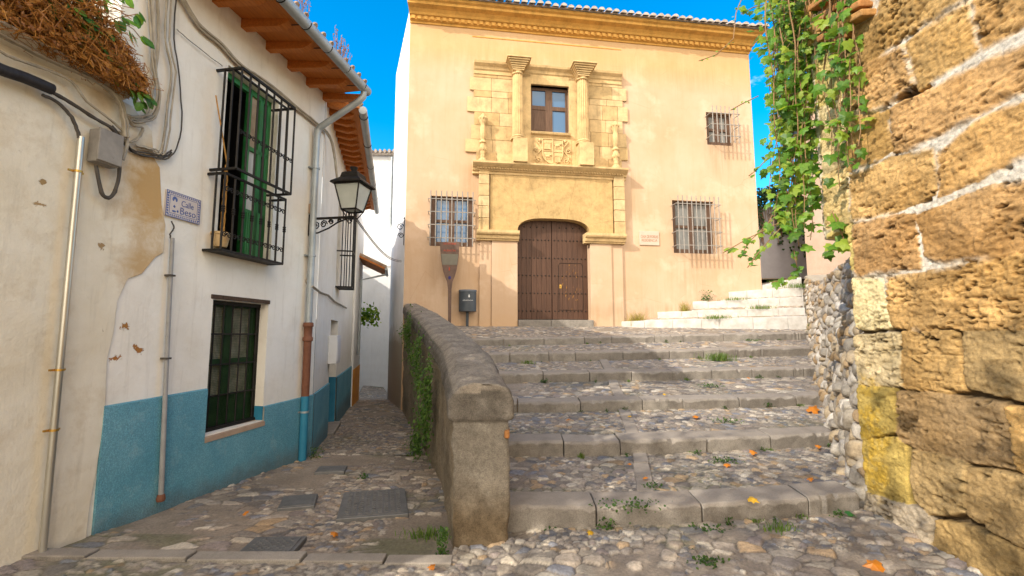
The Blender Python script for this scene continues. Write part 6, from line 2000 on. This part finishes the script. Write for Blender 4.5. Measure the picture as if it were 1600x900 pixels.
iv = thing('hanging_ivy', 'bright green ivy curtain hanging from above beside the golden wall', 'ivy', ppt(1240, 100, 4.6))
o0 = Vector(iv.location)
ms, ml = MB(), MB(); rr = random.Random(23); random.seed(23)
# strand: top u, bottom u, bottom v, depth
strands = []
for i in range(38):
    f = rr.random() ** .8; u0 = 1184 + 110 * f
    vb = np.interp(u0, [1172, 1185, 1200, 1225, 1245, 1262, 1280, 1300], [215, 330, 395, 330, 425, 330, 285, 190]) * rr.uniform(.62, 1.0)
    strands.append((u0 + rr.uniform(-6, 6), u0 + rr.uniform(-10, 10), vb, 4.25 + rr.uniform(-.25, .45)))
for i in range(10):
    u0 = 1296 + 40 * i / 9
    strands.append((u0 - 8, u0 + rr.uniform(-6, 8), rr.uniform(120, 300), None))
for (u0, u1, vb, y) in strands:
    n = max(6, int((vb + 70) / 22)); pts = []
    for i in range(n + 1):
        f = i / n; v = -70 + (vb + 70) * f
        u = u0 + (u1 - u0) * f + 7 * math.sin(f * 6 + u0) + 3 * math.sin(f * 17 + u0 * 2)
        if y is None:
            a, z = R.px(u, v, .14); p = Vector(R.w(a, -.14 - .05 * math.sin(f * 5 + u0), z))
        else: p = ppt(u, v, y + .06 * math.sin(f * 4 + u0))
        pts.append(p - o0)
    ms.tube(pts, [.007 - .004 * i / n for i in range(n + 1)], 5)
    # leaves along it
    L_ = sum((pts[i + 1] - pts[i]).length for i in range(n))
    k = int(L_ / (.068 if y is not None else .10))
    for j in range(k):
        f = (j + rr.random()) / k * n; i = min(n - 1, int(f)); p = pts[i].lerp(pts[i + 1], f - i)
        side_ = rr.choice((-1, 1))
        d = Vector((side_ * rr.uniform(.2, 1), rr.uniform(-.5, .3), rr.uniform(-.6, .3))).normalized()
        st = rr.uniform(.03, .09); q = p + d * st
        if rr.random() < .6: ms.tube([p, p + d * st * .6 + Vector((0, 0, .01)), q], .0022, 4)
        nrm = Vector((-.55, -.75, .45)) + rv(.75)
        add_leaf(ml, q, nrm, Vector((side_ * rr.uniform(0, .8), 0, -1)) + rv(.35), rr.uniform(.3, 1) ** .8 * .115, 'ivy', rr.uniform(.05, .3))
# drooping branches with big young leaves
for path, y, sz in [([(1300, 330), (1318, 372), (1306, 384), (1285, 400)], 3.9, .13), ([(1250, 330), (1210, 352), (1170, 372), (1130, 395)], 4.5, .085), ([(1235, 340), (1205, 372), (1185, 395), (1168, 418)], 4.5, .07), ([(1215, 320), (1200, 350), (1168, 380), (1158, 402)], 4.6, .06),
                    ([(1330, 270), (1345, 295), (1352, 310)], 3.75, .12), ([(1245, 300), (1262, 312), (1290, 306)], 4.2, .10), ([(1240, 390), (1246, 420), (1232, 436), (1206, 441)], 4.5, .08), ([(1320, 205), (1345, 212), (1368, 214)], 3.7, .09), ([(1160, -5), (1150, 20), (1146, 60), (1120, 85), (1092, 95)], 4.6, .03), ([(1200, 5), (1176, 12), (1158, 22)], 4.5, .06), ([(1205, 240), (1186, 262), (1170, 275)], 4.5, .05), ([(1185, 150), (1160, 162), (1142, 172)], 4.6, .03)]:
    pts = [ppt(u, v, y) - o0 for u, v in path]
    ms.tube(pts, .0055, 5)
    for i in range(len(pts) - 1):
        k = 4 if sz > .05 else 3
        for j in range(k):
            p = pts[i].lerp(pts[i + 1], (j + rr.random()) / k)
            add_leaf(ml, p + rv(.03), Vector((-.5, -.8, .5)) + rv(.6), Vector((rr.uniform(-1, 1), 0, -.8)), sz * rr.uniform(.7, 1.15), 'ivy', .14)
# thick shaded heart at the top
for i in range(520):
    u = rr.gauss(1245, 30); v = -40 + abs(rr.gauss(0, 85)); p = ppt(u, v, 4.75 + rr.uniform(-.1, .35)) - o0
    add_leaf(ml, p, Vector((-.5, -.8, .5)) + rv(.9), Vector((rr.uniform(-1, 1), 0, -1)), rr.uniform(.06, .12), 'ivy', .16)
ms.build('stems', m_stem, iv, recalc=False); ml.build('leaves', LEAFM, iv, recalc=False)

# ------------------------------------------------------------------ heights of the stairs (for things lying on them)
def line_y(L, Rr, x):
    t = (x - L[0]) / (Rr[0] - L[0]); return L[1] + (Rr[1] - L[1]) * t - .10 * math.sin(PI * min(1, max(0, t))), t


def stair_z(x, y):
    z = float(front_z(np.array(x), np.array(y)))
    if x < float(par_out(max(3.5, min(11.6, y)))): return float(alley_z(np.array(x), np.array(y)))
    last = None
    for k in range(6):
        L_, R_ = riser_pts(k); yy, t = line_y(L_, R_, x)
        if y >= yy:
            z0 = L_[2] + (R_[2] - L_[2]) * t
            if k < 5:
                L2_, R2_ = riser_pts(k + 1); y2, t2 = line_y(L2_, R2_, x); z1 = L2_[3] + (R2_[3] - L2_[3]) * t2
            else: y2, z1 = 12.4, EYE + .24
            z = z0 + (z1 - z0) * max(0, min(1, (y - yy) / (y2 - yy)))
    for (L_, R_) in WS:
        t = (x - L_[0]) / (R_[0] - L_[0])
        if t >= -.02 and y >= L_[1] + (R_[1] - L_[1]) * t: z = EYE + L_[2] + (R_[2] - L_[2]) * t
    return z


def hit(u, v):
    r = ray(u, v); tt = 2.6
    while tt < 14.5:
        x_, y_, z_ = r[0] * tt, r[1] * tt, r[2] * tt + EYE
        if z_ <= stair_z(x_, y_): break
        tt += .01
    return Vector((x_, y_, stair_z(x_, y_)))


# weeds
GRASS = foliage('grass_blade', (.05, .12, .02), (.10, .20, .03), (.20, .24, .06), .3)
WEED = foliage('weed_leaf', (.022, .065, .012), (.045, .11, .018), (.10, .16, .03), .3)
DRY = foliage('dry_grass', (.28, .20, .04), (.40, .30, .06), (.20, .26, .04), .3)
def tuft(label, p, w, h, n, kind='grass', m=None, name='weed', cat='weed', d=None):
    t = thing(name, label, cat, p); mb = MB(); rr_ = random.Random(int(p[0] * 1000) + int(p[1] * 770))
    d = d if d else w * .5
    for i in range(n):
        bx_, by_ = rr_.gauss(0, w * .4), rr_.gauss(0, d * .4)
        if kind == 'grass':
            hh = h * rr_.uniform(.4, 1.1); lx, ly = rr_.uniform(-.6, .6) * hh, rr_.uniform(-.6, .6) * hh; ww = .004
            ax_ = rr_.uniform(0, PI); cx_, cy_ = math.cos(ax_) * ww, math.sin(ax_) * ww
            mb.add([(bx_ - cx_, by_ - cy_, -.01), (bx_ + cx_, by_ + cy_, -.01), (bx_ + lx * .4 + cx_ * .8, by_ + ly * .4 + cy_ * .8, hh * .65), (bx_ + lx * .4 - cx_ * .8, by_ + ly * .4 - cy_ * .8, hh * .65), (bx_ + lx, by_ + ly, hh)], [(0, 1, 2, 3), (3, 2, 4)])
        else:
            zq = h * rr_.random() ** 1.4
            add_leaf(mb, (bx_, by_, zq), (rr_.uniform(-.8, .8), rr_.uniform(-1, .2), rr_.uniform(.2, 1)), (rr_.uniform(-1, 1), rr_.uniform(-1, 1), rr_.uniform(-.2, .6)), rr_.uniform(.010, .028) * (2.2 if kind == 'big' else 1), 'oval')
    mb.build('leaves', m or (GRASS if kind == 'grass' else WEED), t, recalc=False)
    return t


W = [('lush grass tuft on the fifth step edge right of centre', 1125, 563, .34, .16, 260, 'grass'), ('small flat green weed on the fourth cobbled tread', 1110, 604, .22, .05, 120, 'leaf'), ('green weed patch at the middle of the third tread', 1138, 660, .22, .05, 110, 'leaf'),
     ('green weeds growing on the second tread near its right side', 1130, 723, .20, .045, 110, 'leaf'), ('moss tuft against the foot of the lowest riser', 985, 822, .30, .035, 130, 'leaf'), ('small weed clump at the foot of the lowest riser left of the moss', 950, 828, .12, .08, 90, 'leaf'),
     ('green weeds in the paving in front of the lowest step', 1110, 832, .13, .035, 60, 'leaf'), ('moss between the foreground stones at the bottom centre', 1105, 880, .15, .03, 80, 'leaf'), ('grass wisps in the paving before the lowest step right', 1215, 830, .16, .07, 70, 'grass'),
     ('weed below the second riser beside the centre strip', 1020, 762, .10, .04, 60, 'leaf'), ('small grass tuft on the sixth tread left of centre', 825, 568, .16, .07, 60, 'grass'), ('small leafy weed on the fifth tread near the parapet', 850, 598, .10, .06, 50, 'leaf'),
     ('grass growing along the foot of the first white step', 1122, 507, .5, .12, 200, 'grass'), ('grass on the second white step', 1190, 492, .4, .12, 150, 'grass'), ('grass on the third white step near the palace', 1150, 476, .45, .10, 160, 'grass'), ('green weeds on the fourth white step', 1245, 456, .4, .14, 180, 'grass'), ('dry grass seedlings on the edge of the last white step', 1215, 448, .25, .08, 80, 'grass'),
     ('weed at the foot of the rubble wall beside the sixth riser', 1266, 522, .10, .22, 110, 'leaf'), ('low weed on the landing edge right of the shadow', 1180, 533, .30, .05, 90, 'leaf'),
     ('leafy weed by the foot of the blue downpipe', 492, 716, .12, .14, 120, 'leaf'), ('green weed at the left foot of the parapet end', 692, 866, .05, .18, 150, 'leaf'), ('brownish weed patch beside the parapet foot in the lane', 665, 838, .22, .07, 120, 'grass'),
     ('tiny weed tuft at the foot of the blue wall', 568, 748, .06, .05, 40, 'leaf'), ('dark weed at the far end of the lane', 588, 601, .35, .30, 150, 'big'), ('small dark weed at the foot of the end wall', 604, 603, .3, .28, 130, 'big')]
for lab, u, v, w_, h_, n, kd in W:
    if v < 606 and u < 620:
        p = Vector(on_ground(u, v, lambda a, b: alley_z(a, b)))
    elif u < 700: p = Vector(on_ground(u, v, lambda a, b: alley_z(a, b)))
    else: p = hit(u, v)
    tuft(lab, p, w_, h_, n, kd)
random.seed(91)
TW = []
for k in range(6):
    L_, R_ = riser_pts(k)
    for j in range(7):
        t_ = random.uniform(.05, .97); x_ = L_[0] + (R_[0] - L_[0]) * t_; y_ = line_y(L_, R_, x_)[0] - random.uniform(.0, .05)
        TW.append((x_, y_, stair_z(x_, y_ - .02)))
proto = [tuft('tiny green weed sprouting in the joint at the foot of a stone riser', TW[i], .05 + .02 * i, .025 + .012 * i, 22 + 8 * i, ('leaf', 'grass', 'leaf')[i]) for i in range(3)]
for p_ in proto: p_['group'] = 'tiny weeds along the feet of the risers'
for i, q in enumerate(TW[3:]): dup(proto[i % 3], None, q, random.uniform(0, 6), None, random.uniform(.6, 1.3))
a_, z_ = F.px(995, 500, .1); tuft('yellow dry bush at the foot of the palace right of the portal', F.w(a_, -.12, EYE + .25), .30, .42, 200, 'grass', DRY, 'dry_bush', 'bush')
a_, z_ = F.px(1070, 484, .1); tuft('sparse yellow grass against the palace wall on the first white step', F.w(a_, -.10, z_ - .05), .2, .32, 80, 'grass', DRY)
a_, z_ = F.px(1104, 468, .1); tuft('broad leaved green plant against the palace wall above the white steps', F.w(a_, -.10, z_ - .02), .26, .28, 110, 'big')
WALLP = foliage('wall_plant_leaf', (.03, .085, .015), (.07, .16, .025), (.15, .24, .04), .3)
# creeping plants on the outer face of the parapet
def par_pt(u, v):
    best = None
    for y in np.arange(3.6, 11.5, .02):
        xx = float(par_out(y)) - .03; r = ray(u, v); 
        e_ = abs(xx / y - r[0] / r[1])
        if best is None or e_ < best[0]: best = (e_, y, xx)
    y, xx = best[1], best[2]; r = ray(u, v)
    return Vector((xx, y, EYE + r[2] / r[1] * y))


for lab, u, v, rx, rz, n in [('bushy green wall plant high on the far end of the parapet', 642, 520, .36, .42, 800), ('trailing green plant below the parapet coping', 658, 560, .44, .48, 800), ('dark green plant clinging midway down the parapet side', 676, 610, .26, .5, 640), ('dense green plant low on the lane side of the parapet', 658, 705, .42, .46, 1000), ('leafy green sprig beneath the bushy wall plant', 672, 655, .22, .36, 420)]:
    p = par_pt(u, v); t = thing('wall_plant', lab, 'plant', p); mb = MB(); rr = random.Random(u + v)
    tx = float(par_out(p.y + .5) - par_out(p.y)) * 2
    for i in range(n):
        s_ = rr.gauss(0, rx * .5); q = rr.gauss(0, rz * .45); q = q - .12 * abs(q)
        out = .02 + abs(rr.gauss(0, .09)) * (1 - min(1, abs(q) / (rz * 1.3)))
        add_leaf(mb, (s_ * tx - out, s_, q), (-1 + rr.uniform(-.2, .8), rr.uniform(-.9, .5), rr.uniform(-.2, 1)), (rr.uniform(-.5, .5), rr.uniform(-1, 1), -.6), rr.uniform(.022, .05), 'oval')
    mb.build('leaves', WALLP, t, recalc=False)
a_, z_ = L2.px(552, 488, .1)
t = thing('wall_plant', 'bright green bush sprouting from the wall beside the lane end', 'plant', (-4.75, 14.2, EYE + .62)); mb = MB(); rr = random.Random(4)
for i in range(260):
    add_leaf(mb, (rr.uniform(0, .55), rr.gauss(0, .15), rr.gauss(0, .13)), rv(1) + Vector((.3, -.5, .3)), rv(1), rr.uniform(.06, .13), 'oval')
mb.build('leaves', LEAFM, t, recalc=False)

# fallen leaves
FL = [foliage('fallen_leaf_orange', (.50, .16, .015), (.58, .22, .02), (.40, .12, .015), .2), foliage('fallen_leaf_yellow', (.65, .38, .02), (.70, .42, .03), (.6, .33, .02), .2), foliage('fallen_leaf_green', (.03, .14, .03), (.05, .2, .04), (.04, .16, .04), .2)]
for lab, u, v, c, s_ in [('small orange leaf on the paving left of the foreground', 924, 837, 1, .05), ('yellow leaf lying before the lowest step', 1173, 814, 1, .075), ('orange leaf among pale stones on the second tread', 1180, 713, 0, .075), ('brown orange leaf on the third tread right of centre', 1091, 655, 0, .09), ('big curled orange leaf at the foot of the rubble wall', 1268, 646, 0, .15), ('small orange leaf on the third tread near the parapet', 885, 660, 0, .06), ('small amber leaf on the third tread at centre', 986, 654, 1, .05), ('orange leaf beside the weeds on the second tread', 1136, 729, 0, .07),
                         ('orange leaf on the second tread at its right end', 1264, 756, 0, .05), ('green leaf beside the golden wall foot', 1334, 812, 2, .08), ('big orange leaf at the bottom edge under the golden wall', 1378, 893, 0, .10), ('rust leaf against the second riser near the rubble wall', 1282, 703, 0, .06), ('small brown leaf on the second tread left of centre', 982, 731, 0, .045), ('orange leaf near the centre strip of the second tread', 1005, 753, 0, .05),
                         ('orange leaf in the lane mouth between the iron covers', 523, 837, 0, .07), ('brown leaf on the lane cobbles near the blue wall', 379, 810, 0, .06), ('orange leaf at the end of the flush stone band', 678, 893, 0, .05), ('yellow leaf on the third riser edge', 1040, 620, 1, .05), ('small orange leaf on the fourth tread', 1172, 594, 0, .06)]:
    p = hit(u, v) if u > 700 else Vector(on_ground(u, v, lambda a, b: alley_z(a, b)))
    t = MB(); random.seed(u)
    add_leaf(t, (0, 0, .035), Vector((0, -.2, 1)) + rv(.35), rv(1), s_, 'ivy', .3)
    o = t.build('fallen_leaf', FL[c], None, recalc=False); o.location = p
    tag(o, lab, 'fallen leaf')

# ------------------------------------------------------------------ dry vine on the garden wall, leafy shoots behind it
ztop = zl1
t = wthing(L1, L1.px(100, 60)[0], ztop, 'dry_vine', 'rust brown mat of dead vine draped over the garden wall ledge', 'vine')
m_dry = foliage('dead_vine', (.16, .055, .012), (.36, .13, .02), (.50, .24, .045), .15)
mb = MB(); rr = random.Random(41); random.seed(41)
a_l, a_r = L1.px(-120, 40)[0], L1.px(208, 165, .15)[0]
aq = [L1.px(u, 100)[0] for u in (-120, 40, 100, 140, 170, 195, 208)]
def vtop(a): return float(np.interp(a, aq, [1.1, .85, .52, .34, .20, .09, .02]))    # height of the mat above the ledge
for i in range(3000):
    f = rr.random() ** .75; a = a_l + (a_r - a_l) * f
    h_ = vtop(a); z = ztop + .03 + h_ * rr.random() ** 1.1
    y_ = -.08 - .16 * rr.random() * (1 - .5 * (z - ztop))
    L_ = rr.uniform(.05, .26) * (.35 + min(1, h_ * 1.4)); d = Vector((rr.uniform(-.5, 1), rr.uniform(-.5, .2), rr.uniform(-.75, .35))).normalized()
    p = Vector((a, y_, z)); k = rv(.045); k2 = rv(.03)
    q = [p, p + d * L_ * .35 + k, p + d * L_ * .7 + k + k2, p + d * L_ - Vector((0, 0, .02))]
    q = [Vector((c.x, c.y, max(c.z, ztop - .02 - .05 * rr.random()))) for c in q]
    mb.tube(q, rr.uniform(.0008, .0032), 4, False)
mb.build('twigs', m_dry, t, recalc=False, smooth=60)
mb = MB()
for i in range(3600):
    f = rr.random() ** .7; a = a_l + (a_r - a_l) * f; z = ztop + .02 + vtop(a) * rr.random() ** 1.1
    add_leaf(mb, (a, -.12 - .15 * rr.random(), z), Vector((rr.uniform(-.5, .5), -1, rr.uniform(-.3, .6))) + rv(.6), Vector((rr.uniform(-.5, .8), 0, -1)) + rv(.6), rr.random() ** 2 * .055 + .012, rr.choice(('long', 'oval')), .35)
mb.build('dead_leaves', m_dry, t, recalc=False)
mb = MB()
for i in range(14):
    a0_, a1_ = aq[0] + (aq[-2] - aq[0]) * i / 14, aq[0] + (aq[-2] - aq[0]) * (i + 1) / 14
    mb.box(a0_, a1_ + .01, -.07 + .01 * (i % 3), .25, ztop - .01, ztop + max(.04, vtop(a1_) - .06))
mb.build('matted_core', simple('dark_dead_vine', (.05, .022, .008), (.10, .045, .015), 8, .95), t)
t = wthing(L1, L1.px(150, 30)[0], ztop + .3, 'leafy_branch', 'glossy green leafy shoots rising behind the dead vine', 'branch')
ml, ms = MB(), MB(); rr = random.Random(13); random.seed(13)
for path in [[(120, 60), (150, 40), (185, 28), (215, 22)], [(110, 40), (130, 15), (150, -10)], [(150, 70), (180, 80), (200, 100), (214, 128)], [(130, 40), (165, 48), (200, 40), (220, 60)], [(190, 110), (208, 125), (228, 145), (236, 150)], [(120, 20), (160, 5), (190, -10)], [(196, 135), (215, 150), (222, 160)], [(90, 10), (110, -5), (125, -20)]]:
    pts = lpath(L1, path, .22, 0, 3); ms.tube(pts, .004, 5)
    for p in pts:
        for k in range(2):
            if rr.random() < .8:
                add_leaf(ml, p + rv(.03), Vector((.2, -1, .3)) + rv(.6), Vector((rr.uniform(-.2, 1), 0, -.7)) + rv(.4), rr.uniform(.06, .115), 'oval', .1)
ms.build('stems', m_stem, t, recalc=False); ml.build('leaves', foliage('glossy_leaf', (.02, .10, .02), (.05, .17, .03), (.20, .34, .04), .35), t, recalc=False)

# weeds sprouting from the gutter
for lab, a, n in [('pinkish dry weeds sprouting from the gutter of the white house', r_a[2], 24), ('thin pink weed on the gutter nearer the viewer', r_a[0] - step * .3, 12)]:
    t = wthing(L1, a, ZS - .05, 'gutter_weed', lab, 'weed', None, -OV - .03); mb = MB(); rr = random.Random(n)
    for i in range(n):
        x0 = a + rr.gauss(0, .09); hh = rr.uniform(.08, .24); dx = rr.uniform(-.06, .06)
        mb.tube([(x0, -OV - .03, ZS - .06), (x0 + dx * .5, -OV - .05, ZS + hh * .6), (x0 + dx, -OV - .05, ZS + hh)], .003, 4)
        for k in range(3): add_leaf(mb, (x0 + dx * (k + 1) / 3, -OV - .05, ZS + hh * (k + 1) / 3), rv(1), rv(1) + Vector((0, 0, .6)), .025, 'oval')
    mb.build('sprigs', foliage('pink_weed', (.30, .14, .13), (.42, .22, .20), (.30, .22, .12), .3), t, recalc=False)

# bracket lamp on the palace lane wall and the wire to it
p = Vector(FC) + Vector((-.05, .12, 0)); p.z = EYE + 2.65
t = thing('wall_bracket', 'small scrolled iron wall bracket on the lane corner of the palace', 'bracket', p); mb = MB()
mb.bar((0, 0, -.3), (0, 0, .38), .016); scroll(mb, (-.10, -.02, .18), .10, (1, 0), 1, 1.4, .012); scroll(mb, (-.08, -.02, -.05), .08, (1, 0), -1, 1.4, .012); mb.ball((0, 0, .42), .03, 8, 5)
mb.build('scroll', M['iron'], t)
q0 = Vector(L1.w(la, -ARM, zb0 + .08)); q1 = p + Vector((-.05, 0, -.75))
t = thing('cable', 'wire strung across the lane from the lantern bracket to the palace corner', 'cable', q0); mb = MB()
for k in range(2):
    mb.tube([(q1 - q0) * f + Vector((0, 0, -.18 * math.sin(PI * f) + .03 * k)) for f in np.linspace(0, 1, 12)], .007, 5)
mb.build('strand', M['cabledark'], t)

# ------------------------------------------------------------------ trees in the garden behind the wall: they dapple the stairs and the golden wall
def garden_tree(label, loc, hts, rad, n_lump, per, spread, seed):
    t = thing('garden_tree', label, 'tree', loc, 0, 'trees in the garden'); rr = random.Random(seed); random.seed(seed)
    mb = MB(); mb.tube([(0, 0, 0), (.05, .02, hts[0] * .4), (-.05, .1, hts[0]), (.1, .2, hts[1] * .7)], [.20, .16, .12, .06], 10)
    cl_ = []
    for k in range(n_lump):
        an = 2 * PI * k / n_lump * 2.4; rd = rad * math.sqrt(rr.uniform(.05, 1)); zq = rr.uniform(*hts)
        e = Vector((math.cos(an) * rd, math.sin(an) * rd * 1.25, zq)); cl_.append(e)
        if k % 2 == 0: mb.tube([(0, .1, hts[0] * .6 + .05 * k), e * .6 + Vector((0, 0, hts[0] * .35)), e], [.05, .03, .012], 6)
    mb.build('trunk', M['oldwood'], t, smooth=60)
    mb = MB()
    for e in cl_:
        for i in range(per):
            add_leaf(mb, e + Vector((rr.gauss(0, spread), rr.gauss(0, spread), rr.gauss(0, spread * .85))), rv(1), rv(1), rr.uniform(.09, .16), 'oval')
    mb.build('crown', LEAFM, t, recalc=False)


garden_tree('tall leafy tree in the garden behind the cream wall', (-5.4, -2.6, EYE - 1.5), (3.6, 6.2), 2.0, 30, 85, .42, 77)
garden_tree('small dense tree added out of view behind the cream garden wall to shade the steps', (-4.9, 1.1, EYE - 1.5), (3.3, 5.2), .95, 20, 85, .30, 78)  # added out of view to shade the lower left of the stairs
